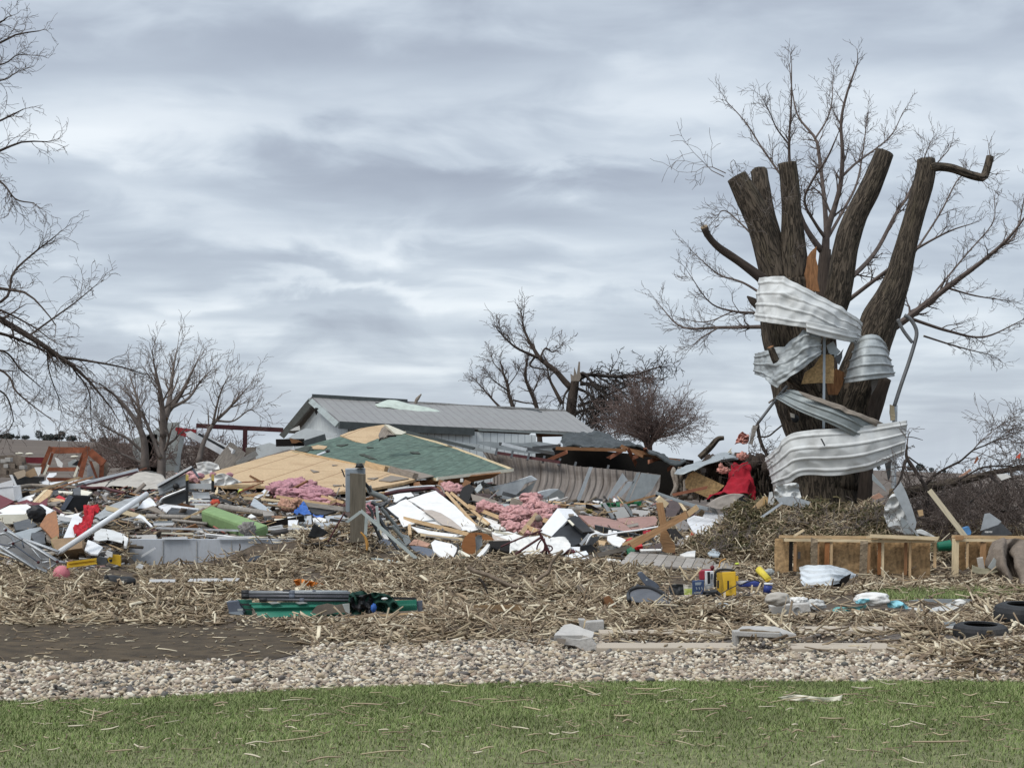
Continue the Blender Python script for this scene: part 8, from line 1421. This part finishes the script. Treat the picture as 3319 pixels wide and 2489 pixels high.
    Pp_('black_wire', 'black wire trailing left from the blue tub, upper one', 'wire', 'L', [(1225,395),(1100,460),(1000,540),(905,640)],9, 'black', 22.3, n=6); Pp_('black_wire', 'black wire trailing left from the blue tub, lower one', 'wire', 'L', [(1330,490),(1200,510),(1080,580),(975,690)],9, 'black', 22.0, n=6)
    for a, b, l in (((700,240),(770,350), 'tan stick leaning left, part of a V in the straw'),((880,262),(795,355), 'tan stick leaning right, part of a V in the straw'),((1345,410),(1340,470), 'pale splinter in front of the blue tub'),((1420,390),(1380,470), 'pale splinter right of the blue tub')): Bd('stick', l, 'stick', 'L', a, b, 14, 'pale', .02,23.4 if 'tub' not in l else 22.6)
    Pp_('yellow_rope', 'frayed yellow cord standing up behind the yellow case', 'cord', 'L', [(1050,245),(1065,190),(1110,165)],12, 'orangec', 24.3, n=6); Bl('yellow_scrap', 'small lime scrap behind the yellow case', 'scrap', 'L', 1212,210,20,10, 'hivis', 24.4, amp=.2, sub=2)
misc_cluster()
def grey_shell():
    t = E('plastic_saddle', 'slate grey rounded plastic shell with a paddle arm in the straw', 'shell', 'L', (480,640),21.6); d = 21.6
    Sh('shell_dish', None, None, 'L', [[(240,480,21.9),(275,440,21.9),(340,422,21.9),(420,425,21.8),(520,455,21.6),(590,500,21.4)],[(245,510,21.6),(300,490,21.6),(380,480,21.6),(470,490,21.5),(560,540,21.3),(620,570,21.2)],[(270,550,21.4),(340,555,21.4),(420,550,21.3),(500,560,21.3),(580,580,21.2),(640,610,21.1)]], 'slatel2', nu=36, nv=14, parent=t); pipe('shell_rim', [P(*cv('L', x, y), dd) for x, y, dd in ((245,540,21.4),(240,480,21.85),(280,435,21.85),(350,420,21.85),(440,428,21.75),(540,470,21.5),(620,540,21.3),(680,610,21.1),(712,665,21.0))],.028, MT['black'], t, n=8, seg=50)
    Sh('shell_arm', None, None, 'L', [[(318,300),(335,284),(360,284),(378,300)],[(345,345),(370,335),(395,325),(415,335)],[(390,400),(430,385),(465,375),(490,385)],[(440,450),(480,440),(520,430),(545,460)]], 'slate', 21.95, nu=14, nv=20, parent=t, t=.05); S('shell_fin', None, None, 'L', [(270,440),(320,392),(390,425),(330,430)], 'slate', .03,22.0, parent=t); Bl('arm_bolt', None, None, 'L', 402,356,9,8, 'palemetal', 21.85, parent=t, amp=.05, sub=2)
grey_shell()
def block_geo(name, label, c, Q, dpt, holes=False):
    t = hexa(name, pts(c, Q, None, .05,.0), dpt, MT['concrete'], bevel=.012, label=label, cat='concrete block'); return t
def blocks():
    d = gd(1408); t = E('concrete_block', 'pale weathered concrete block lying tilted at the left end of the front kerb timber', 'concrete block', 'K', (1350,930), d)
    slab('block_top', [P(*cv('K', x, y), d + e) for x, y, e in ((1245,712,.35),(1300,702,.36),(1495,770,.3),(1480,820,.0),(1400,800,0),(1160,800,.05))],.06, MT['stoneblock'], t, rag=.01, step=.1); slab('block_front', [P(*cv('K', x, y), d - .02 + e) for x, y, e in ((1165,800,0.02),(1300,830,0),(1470,820,0),(1500,870,0),(1560,940,0),(1420,935,0),(1340,890,0),(1190,860,0.02))],.18, MT['stoneblock'], t, rag=.012, step=.08); slab('block_core', [P(*cv('K', x, y), d - .06) for x, y in ((1180,825),(1260,835),(1250,870),(1190,868))],.03, MT['oldwood'], t, rag=.006)
    d = gd(1372); t = E('concrete_block', 'square grey concrete block standing behind the tilted block', 'concrete block', 'K', (1490,825), d); hexa('block_body', [P(*cv('K', x, y), d) for x, y in ((1420,690),(1580,680),(1580,822),(1430,790))],.2, MT['concrete'], t, bevel=.01); hexa('block_body', [P(*cv('K', x, y), d + .05) for x, y in ((1365,668),(1425,672),(1430,780),(1380,740))],.2, MT['concrete'], t, bevel=.01); Bd('block_joint', None, None, 'K', (1500,770),(1580,765),8, 'darkmetal', .01, d - .01, parent=t, jag=0); Bd('block_straw', None, None, 'K', (1418,690),(1410,740),12, 'pale', .01, d - .05, parent=t)
    d = gd(1398); t = E('concrete_block', 'low concrete bench block with a grey cap in the middle of the kerb timbers', 'concrete block', 'L', (1480,960), d); hexa('block_top', [P(*cv('L', x, y), d + e) for x, y, e in ((1190,815,.0),(1260,765,.5),(1560,770,.5),(1745,838,.0))],.05, MT['concrete'], t, bevel=.008, push=(0,0,-.05)); hexa('block_foot', [P(*cv('L', x, y), d) for x, y in ((1630,860),(1735,860),(1725,965),(1625,960))],.18, MT['concrete'], t, bevel=.01); Bd('block_edge', None, None, 'L', (1600,828),(1598,940),16, 'greymetal', .06, d - .03, parent=t, jag=0)
    hexa('block_foot', [P(*cv('L', x, y), d + .1) for x, y in ((1185,820),(1240,815),(1235,960),(1190,950))],.2, MT['concrete'], t, bevel=.01); S('block_back', None, None, 'L', [(1240,800),(1600,820),(1600,950),(1240,940)], 'strawclump', .05, d + .04, parent=t, rag=.02, step=.08)
    d = gd(1335); t = E('concrete_block', 'pale concrete block half buried in straw under the beige sack', 'concrete block', 'L', (1680,680), d); hexa('block_body', [P(*cv('L', x, y), d) for x, y in ((1512,590),(1860,565),(1875,640),(1530,680))],.2, MT['stoneblock'], t, bevel=.012)
    a = np.linspace(.2,4.9,20); pipe('block_ring', [P(*cv('L', 1755 + 42 * math.cos(x),632 + 34 * math.sin(x)), d - .02) for x in a],.018, MT['concrete'], t, n=6)
    def kerb(label, x0, x1, ytop, yedge, h=.065):
        d = (HC - h) * 3600 / (yedge - 1000); d2 = (HC - h) * 3600 / (ytop - 1000); a = (x0 - CX) / F * d; b = (x1 - CX) / F * d
        hexa('kerb_timber', [[a, d, h],[b, d, h],[b, d, -.02],[a, d, -.02]],1, MT['sill'], bevel=.008, push=(0, d2 - d, .004), label=label, cat='kerb timber')
    kerb('front dusty kerb timber, long piece between the blocks', 1290,1592,1388.5,1398.5); kerb('front dusty kerb timber, piece right of the capped block', 1712,1936,1389,1400); kerb('back kerb timber running right from the capped block', 1682,1943,1353,1361); kerb('back kerb timber before the capped block, half under straw', 1296,1560,1360,1367,.07); kerb('short pale kerb timber end beside the tyre', 2172,2260,1371,1385)
    Bd('flat_slab', 'thin brown grey slab lying before the kerb timbers', 'slab', 'K', (620,740),(1080,735),18, 'sill', .1, gd(1358), jag=.02)
    Bd('grey_chip', 'small grey slate half under straw behind the back kerb timber', 'slate', 'M', (370,875),(465,870),46, 'greymetal', .04, gd(1345)); Bd('grey_chip', 'small grey board between the kerb timbers', 'board', 'L', (1050,880),(1215,882),34, 'greywood', .05, gd(1382))
blocks()
Bl('beige_sack', 'beige cloth sack slumped on the pale block', 'sack', 'L', 1575,525,112,62, 'beige', gd(1338), amp=.18, depth=.7, ridge=False, seed=4)
for x, y, rx, ry, m, l in ((1760,545,75,34, 'bag', 'white plastic bag right of the beige sack'),(1900,580,90,45, 'plastic', 'dusty clear plastic right of the white plastic bag')): Bl('plastic_bag', l, 'bag', 'L', x, y, rx, ry, m, gd(1328), amp=.4, depth=.8, seed=x)
Bl('plastic_bag', 'grey white stuffed plastic sack near the teal wrap', 'bag', 'M', 850,665,160,62, 'bag', gd(1318), amp=.22, depth=.7, seed=4, ridge=False)
def wrap(name, label, c, rows, m, d, cat='plastic wrap'): Sh(name, label, cat, c, rows, m, d, nu=40, nv=16, crum=.09, cs=5, ridge=True)
wrap('aqua_scrap', 'aqua patch of plastic on the left side of the stuffed sack', 'M', [[(690,680),(740,660),(810,655)],[(700,700),(760,700),(820,680)]], 'aqua', gd(1318) - .3); wrap('teal_wrap', 'teal plastic wrap lying in the straw left of the stuffed sack', 'M', [[(470,755),(540,735),(680,735),(810,715)],[(500,775),(580,790),(680,780),(790,745)]], 'teal', gd(1322)); wrap('aqua_wrap', 'bright aqua plastic wrap right of the stuffed sack', 'M', [[(980,700),(1020,680),(1090,680),(1150,715)],[(990,740),(1060,745),(1130,750),(1200,760)]], 'aqua', gd(1318)); wrap('clear_sheet', 'dusty clear plastic sheet with a white crumpled end, right of the aqua wrap', 'M', [[(1160,740),(1350,745),(1480,730),(1560,690),(1690,675)],[(1180,765),(1350,770),(1470,775),(1540,765),(1660,720)]], 'plastic', gd(1320)); wrap('white_crumple', 'white crumpled plastic at the right end of the clear sheet', 'M', [[(1560,690),(1640,665),(1700,690)],[(1520,730),(1600,720),(1690,715)]], 'bag', gd(1315)); wrap('teal_scrap', 'small turquoise shred on bare soil between the kerb timbers', 'M', [[(340,1045),(400,1020),(440,995),(490,975)],[(370,1060),(420,1045),(445,1030),(480,990)]], 'teal2', gd(1385)); wrap('blue_scrap', 'pale blue rag on the stones in front of the yellow case', 'L', [[(1000,600),(1060,560),(1110,555),(1140,580)],[(1030,620),(1090,625),(1150,620),(1160,605)]], 'bagblue', gd(1320))
S('grey_strip', 'long flat grey strip behind the clear plastic sheet', 'strip', 'M', [(1180,680),(1300,665),(1780,668),(1790,690),(1460,710),(1400,690)], 'greymetal', .03,22.5); S('black_strip', 'dark strip below the pale blue rag', 'strip', 'L', [(1120,625),(1180,630),(1270,665),(1200,660),(1130,645)], 'black', .03,20.9); S('white_litter', 'white crumpled litter left of the grey plastic shell', 'litter', 'L', [(160,620),(230,615),(310,630),(310,660),(220,660),(170,645)], 'bag', .05, gd(1328), rag=.01)
S('wood_scrap', 'dark brown torn wood upright in the straw left of the grey shell', 'scrap', 'K', [(1570,490),(1620,465),(1660,510),(1690,575),(1620,560),(1580,540)], 'brownwood', .04, gd(1322), rag=.01, step=.08); S('wood_scrap', 'grey brown wedge of wood in the straw drift', 'scrap', 'K', [(1345,385),(1390,370),(1450,490),(1430,530),(1380,450)], 'oldwood', .04,22.6, rag=.01, step=.1); Bd('wooden_board', 'brown board end showing under the straw drift', 'board', 'K', (480,575),(890,572),60, 'brownwood3', .1, gd(1330), jag=.02)
Pp_('fallen_branch', 'crooked bare branch lying on the straw drift', 'branch', 'K', [(430,215),(470,255),(600,295),(700,345),(800,385),(900,395)],[34,40,40,38,34,26], 'twigb', gd(1297), n=10); Pp_('fallen_branch', 'pale topped stick rising from the straw drift', 'branch', 'K', [(970,380),(1050,310),(1110,270),(1135,200),(1180,130),(1235,85)],[20,34,34,28,30,26], 'twigb', 23.5, n=10); Pp_('fallen_branch', 'short dark branch stub under the crooked branch', 'branch', 'K', [(520,320),(560,360),(600,450)],[24,22,12], 'twigdark', 22.9, n=8)
def tyre(label, c, x, y, rx, d, tilt, ry):
    cc = P(*cv(c, x, y), d); t = E('tyre', label, 'tyre', c, (x, y + ry), d); Rr = px(rx * CR[c][0], d); w = Rr * .60; cc[2] = float(land(cc[0], cc[1])) + w * .52; prof = [(-.66,.8),(-.62,1.0),(-.8,1.0),(-.95,.75),(-1., .3),(-1., -.3),(-.95,-.75),(-.8,-1.),(-.62,-1.0),(-.66,-.8)]; n = 64; V = []; Fc = []; m = len(prof)
    for i in range(n):
        a = 2 * math.pi * i / n
        for j, (r, h) in enumerate(prof):
            rr = -r * Rr; tr = (1 + (.018 if i % 2 else -.0) * (abs(h) < .8)) ; p = np.array([rr * tr * math.cos(a), rr * tr * math.sin(a), h * w * .5]); ct, st = math.cos(tilt), math.sin(tilt); V.append(cc + [p[0], p[1] * ct - p[2] * st, p[1] * st + p[2] * ct])
    for i in range(n):
        for j in range(m - 1): a = i * m + j; b = ((i + 1) % n) * m + j; Fc.append([a, b, b + 1, a + 1])
    mk('tyre_carcass', V, Fc, MT['rubber'], t, smooth=False); 
    q = [[cc[0] + .66 * Rr * math.cos(a), cc[1] + .66 * Rr * math.sin(a) * math.cos(tilt), cc[2] + .66 * Rr * math.sin(a) * math.sin(tilt) + w * .42] for a in np.linspace(0,6.28,40)]; pipe('tyre_bead', q, .012, MT['rubber'], t, n=6, seg=80, smooth=True)
tyre('black car tyre lying flat in the straw at the right, nearer of the two', 'M', 1820,955,238, gd(1382),.06,70); tyre('black car tyre half out of view behind the nearer tyre', 'M', 2240,835,290, gd(1347),.05,60)
Bl('black_lump', 'black plastic scrap behind the far tyre', 'scrap', 'M', 2010,700,55,22, 'black', gd(1312), amp=.3); Bl('grey_lump', 'dark grey rubber lump left of the far tyre', 'scrap', 'M', 2040,755,70,26, 'slate', gd(1328), amp=.2, ridge=False); S('white_tag', 'white scrap stuck to the left side of the nearer tyre', 'scrap', 'M', [(1510,915),(1590,910),(1595,940),(1530,945)], 'bag', .03, gd(1375)); Bd('grey_wedge', 'short grey board left of the nearer tyre', 'board', 'M', (1500,890),(1600,885),40, 'greymetal', .05, gd(1368))
# ------------------------------------------------------------------ green steel bundle left of centre
def green_bundle():
    D = gd(1330)
    t = E('green_channel', 'long green painted steel channel lying in the straw, muddy at its right half', 'channel', 'J', (950,520), D); V, Fc, U_ = sheet_geo([[P(*cv('J', x, y), d) for x, y, d in ((545,405, D + .02),(800,400, D),(1390,392, D))],[P(*cv('J', x, y), d) for x, y, d in ((575,440, D - .05),(800,435, D - .06),(1380,425, D - .06))],[P(*cv('J', x, y), d) for x, y, d in ((590,470, D - .02),(800,465, D - .02),(1370,450, D - .02))],[P(*cv('J', x, y), d) for x, y, d in ((620,525, D - .08),(800,515, D - .1),(1340,492, D - .1))]],30,24, t=.02, smooth=False); mk('channel_face', V, Fc, MT['greentrim'], t, uv=U_, smooth=False); S('mud_smear', None, None, 'J', [(1110,420),(1200,402),(1385,398),(1372,485),(1130,495),(1060,480)], 'mud', .01, D - .14, parent=t, rag=.02, step=.1); Bd('channel_lip', None, None, 'J', (545,402),(1390,390),14, 'greenlip', .06, D + .02, parent=t, jag=0)
    S('channel_end', None, None, 'J', [(630,505),(690,508),(700,530),(640,555)], 'greenlip', .03, D - .1, parent=t)
    t = E('green_channel', 'short green steel channel end right of the dark jacket', 'channel', 'J', (1860,470), D); S('channel_face', None, None, 'J', [(1740,380),(1950,372),(1955,460),(1790,470)], 'greentrim', .03, D, parent=t); Bd('channel_lip', None, None, 'J', (1750,415),(1950,410),12, 'greenlip', .05, D - .05, parent=t, jag=0); S('channel_cap', None, None, 'J', [(1945,385),(2000,378),(2000,465),(1965,470)], 'slate', .05, D + .02, parent=t); Bd('channel_lip', None, None, 'J', (1690,355),(1940,362),20, 'black', .06, D + .1, parent=t)
    t = E('green_channel', 'dark green channel behind the grey box at the left end of the bundle', 'channel', 'J', (520,500), D); S('channel_face', None, None, 'J', [(435,372),(560,372),(560,500),(450,490)], 'greenlip', .05, D + .1, parent=t); Bd('channel_lip', None, None, 'J', (440,410),(560,412),16, 'black', .04, D + .02, parent=t); Bd('channel_lip', None, None, 'J', (450,450),(560,455),10, 'black', .04, D + .02, parent=t)
    t = E('grey_box', 'dark grey plastic box with a white label at the left end of the green bundle', 'box', 'J', (420,510), D); hexa('box_body', [P(*cv('J', x, y), D - .05) for x, y in ((345,388),(435,380),(500,480),(375,500))],.15, MT['slate'], t, bevel=.012); S('box_label', None, None, 'J', [(440,448),(485,445),(487,462),(442,465)], 'palemetal', .004, D - .1, parent=t); S('box_foot', None, None, 'J', [(365,478),(480,468),(490,495),(390,510)], 'slatel', .05, D - .06, parent=t)
    for k, (a, b, w, m) in enumerate((((510,312),(1390,318),38, 'tubeg'),((510,342),(1390,350),34, 'tubed'),((660,372),(1390,378),26, 'tubed'),((860,300),(1370,302),20, 'greymetal'))):
        q = [P(*cv('J', *a), D + .08 - .06 * (k < 3) * k), P(*cv('J', *b), D + .08 - .06 * (k < 3) * k)]; t = E('steel_tube', ['pale topped steel tube, uppermost of the bundle', 'dark steel tube, second of the bundle', 'short dark steel tube, lowest of the bundle', 'thin grey tube at the back of the bundle'][k], 'tube', 'J', ((a[0] + b[0]) / 2, a[1]), D); pipe('tube', q, px(w * .25618, D) / 2, MT[m], t, n=14, seg=6); pipe('tube_cap', [q[0] - [.05,0,0], q[0] + [.04,0,0]], px(w * .25618, D) / 2 + .006, MT['black'], t, n=14, seg=3); pipe('tube_joint', [q[0] + (q[1] - q[0]) * .42, q[0] + (q[1] - q[0]) * .47], px(w * .25618, D) / 2 + .006, MT['slate'], t, n=14, seg=3)
    for x in (760,990): S('bundle_tag', 'small grey scrap between the steel tubes and the green channel' if x == 760 else 'pale lump on the lip of the green channel', 'scrap', 'J', [(x - 60,395),(x, 388),(x + 40,400),(x - 30,408)], 'palemetal', .03, D - .08, rag=.008)
    t = E('jacket', 'dark green and black jacket crumpled over the steel bundle', 'jacket', 'J', (1560,490), D); Sh('jacket_body', None, None, 'J', [[(1380,330),(1420,305),(1500,300),(1550,320)],[(1385,400),(1440,380),(1520,390),(1560,400)],[(1392,490),(1440,492),(1520,490),(1575,485)]], 'greendark', D - .12, nu=30, nv=30, parent=t, crum=.12, cs=5, ridge=True); Sh('jacket_sleeve', None, None, 'J', [[(1560,310),(1630,305),(1720,330),(1760,380)],[(1580,380),(1660,390),(1740,410),(1830,440)],[(1620,470),(1680,480),(1760,480),(1820,460)]], 'greendark', D - .14, nu=30, nv=30, parent=t, crum=.12, cs=5, ridge=True); Sh('jacket_lining', None, None, 'J', [[(1400,350),(1480,330),(1570,310)],[(1400,400),(1500,400),(1600,420)],[(1420,450),(1520,480),(1600,470)]], 'black', D - .17, nu=20, nv=20, parent=t, crum=.15, cs=6, ridge=True); Bl('jacket_patch', None, None, 'J', 1590,440,24,36, 'blue', D - .32, parent=t, amp=.2, sub=3); Bl('jacket_patch', None, None, 'J', 1682,362,26,10, 'bag', D - .32, parent=t, amp=.2, sub=3)
    S('white_corner', 'white grey corner piece left of the dark jacket', 'scrap', 'J', [(1325,410),(1385,405),(1388,490),(1350,470)], 'palemetal', .05, D - .2)
    Bd('yellow_plank', 'long thin tan plank in front of the green bundle', 'plank', 'J', (1140,535),(2005,480),18, 'lumber', .05, D - .3, jag=.02)
    Sh('orange_scrap', 'crumpled orange plastic netting in the straw above the green bundle', 'netting', 'J', [[(915,205),(970,195),(1060,215),(1150,230)],[(930,255),(1010,262),(1100,262),(1190,255)]], 'orange', 24.6, nu=30, nv=12, crum=.10, cs=6, ridge=True)
    S('olive_board', 'faded olive board lying in the straw left of the green bundle', 'board', 'J', [(15,285),(150,285),(220,310),(20,312)], 'olive', .03,24.0); S('grey_flap', 'dark grey flap in the straw drift above the green bundle', 'flap', 'J', [(545,20),(600,0),(640,0),(590,40),(520,55)], 'slate', .02,26.4)
green_bundle()
# ------------------------------------------------------------------ litter settles last and keeps off the faces of the named things
def survey_faces():
    global CLEARED
    M = np.full((560,790),1e9); rng = np.random.default_rng(1)
    for o in COL.objects:
        r = o
        while r.parent: r = r.parent
        if o.type != 'MESH' or r.get('kind') or r.get('category') in (None, 'tree', 'barn', 'roof', 'branch', 'stump', 'kerb timber') or len(o.data.vertices) > 30000: continue
        V = np.empty(len(o.data.vertices) * 3); o.data.vertices.foreach_get('co', V); V = V.reshape(-1,3) + WL[o]
        if V[:, 1].min() > 46: continue
        o.data.calc_loop_triangles(); T = np.empty(len(o.data.loop_triangles) * 3, int); o.data.loop_triangles.foreach_get('vertices', T); T = T.reshape(-1,3)
        A, B, C = V[T[:, 0]], V[T[:, 1]], V[T[:, 2]]; ar = np.linalg.norm(np.cross(B - A, C - A), axis=1) / 2; k = np.clip((ar * 2600).astype(int) + 1,1,6000); I = np.repeat(np.arange(len(T)), k); u, v = rng.uniform(0,1,(2, len(I))); f = u + v > 1; u[f] = 1 - u[f]; v[f] = 1 - v[f]
        p = A[I] + (B[I] - A[I]) * u[:, None] + (C[I] - A[I]) * v[:, None]; i = ((HY - (p[:, 2] - HC) / p[:, 1] * F) / 3).astype(int); j = ((CX + p[:, 0] / p[:, 1] * F) / 3 + 20).astype(int); g = (i >= 0) & (i < 560) & (j >= 0) & (j < 790); np.minimum.at(M, (i[g], j[g]), p[g, 1])
    CLEARED = M
survey_faces()
build_straw(); build_needles(); build_gravel(); build_rubble(); lawn_litter()
# ------------------------------------------------------------------ loose boards over the wreck, then stalks blown on to the lawn
def loose_boards():
    rng = np.random.default_rng(101); k = 0
    pal = ['lumber', 'pale', 'oldwood', 'greywood', 'drywall', 'greymetal', 'galv', 'cream', 'brownwood', 'timberor', 'white', 'void', 'darkmetal', 'drybrown']
    while k < 190:
        X = rng.uniform(-12.5,4.4); Y = rng.uniform(28.6,45); xp = CX + F * X / Y
        ds = np.interp(xp, [200,262,284,590,640,1000],[28.0,28.8,31.6,31.6,30.2,29.9])
        if not (-60 < xp < 1460) or Y < ds: continue
        z = float(land(X, Y))
        if covers(np.array([X]), np.array([Y]), np.array([z + .1]), rng, .95,2.2)[0]: continue
        ln = rng.gamma(3,.20) + .15; a = rng.normal(0,.55) + (math.pi if rng.uniform() < .5 else 0); pit = rng.normal(.05,.16); dv = np.array([math.cos(a) * math.cos(pit), math.sin(a) * math.cos(pit), math.sin(pit)]) * min(ln, 1.9)
        p = np.array([X, Y, z + .01 + abs(rng.normal(0,.05)) + abs(dv[2]) * .4]); m = pal[int(rng.integers(len(pal)))]; w = rng.choice([.04,.06,.09,.12,.2], p=[.3,.3,.2,.13,.07])
        b = board('loose_board', p - dv / 2, p + dv / 2, w, rng.uniform(.015,.05), MT[m], roll=rng.normal(0,.4), jag=.03, seed=k, label='loose broken board or strip scattered over the rubble', cat='board', group='loose broken boards over the rubble'); k += 1
loose_boards()
def torn_sheets():
    rng = np.random.default_rng(303); k = 0; pal = ['whitemetal', 'greymetal', 'drywall', 'galv', 'bag', 'greytarp', 'darktarp', 'card', 'greycloth', 'palemetal', 'brownleather', 'black', 'beige']
    while k < 75:
        X = rng.uniform(-12.3,4.2); Y = rng.uniform(28.8,43); xp = CX + F * X / Y; ds = np.interp(xp, [200,262,284,590,640,1000],[28.0,28.8,31.6,31.6,30.2,29.9])
        if not (-60 < xp < 1450) or Y < ds: continue
        if covers(np.array([X]), np.array([Y]), np.array([float(land(X, Y)) + .12]), rng, .95,2.2)[0]: continue
        w = rng.uniform(.12,.42); l = rng.uniform(.25,.8); a = rng.normal(0,.6); c, s_ = math.cos(a), math.sin(a); tl = rng.uniform(-.1,.75); z = float(land(X, Y)) + .03 + .2 * w * abs(tl); rows = []
        for v in (-1,0,1): rows.append([np.array([X + c * u * l / 2 - s_ * v * w / 2 * (1 - tl * .5) + rng.normal(0,.03), Y + s_ * u * l / 2 + c * v * w / 2 * (1 - tl * .5), z + v * w * .5 * tl + rng.normal(0,.04)]) for u in (-1,-.3,.4,1)])
        m = pal[int(rng.integers(len(pal)))]; sheet('torn_sheet', rows, MT[m],16,10, None, True, dict(crum=.05, cs=4., seed=k, ridge=bool(k % 2)), label='crumpled torn sheet or cloth lying among the rubble', cat='torn sheet', group='crumpled torn sheets among the rubble'); k += 1
torn_sheets()
def lawn_stalks():
    rng = np.random.default_rng(202)
    for i in range(150):
        X = rng.uniform(-5.2,5.2); e = float(lawn_far(np.array([X]))[0]); Y = 9.8 + (e - 9.9) * rng.uniform(0,1) ** .8; z = float(land(X, Y)) + rng.uniform(.035,.06)
        ln = min(rng.gamma(2.4,.055) + .03,.42); a = rng.normal(0,.5); dv = np.array([math.cos(a), math.sin(a), rng.normal(0,.10)]) * ln; p = np.array([X, Y, z]); mid = p + np.array([0,0, rng.normal(0,.008)]); r = rng.uniform(.0035,.0075)
        pipe('corn_stalk', [p - dv / 2, mid, p + dv / 2],[r * .8, r, r, r * .7], MT['stalk' + str(i % 3)], n=6, seg=6, label='dry corn stalk blown on to the lawn', cat='corn stalk', group='corn stalks blown on to the lawn')
lawn_stalks()
for c, rows, m, l in (('D', [[(1680,1505),(1720,1500),(1790,1506),(1820,1500)],[(1690,1512),(1730,1514),(1780,1516),(1815,1512)]], 'cream', 'torn cream paper lying on the lawn'),('D', [[(365,1530),(395,1522),(420,1518)],[(370,1538),(400,1536),(422,1528)]], 'greywood2', 'dry curled husk on the lawn'),('D', [[(1500,1525),(1515,1522),(1530,1532)],[(1505,1532),(1515,1534),(1528,1538)]], 'cream', 'small white torn scrap on the lawn')):
    Sh('lawn_scrap', l, 'scrap', c, rows, m, gd(1520), nu=20, nv=8, crum=.03, cs=8, ridge=True)
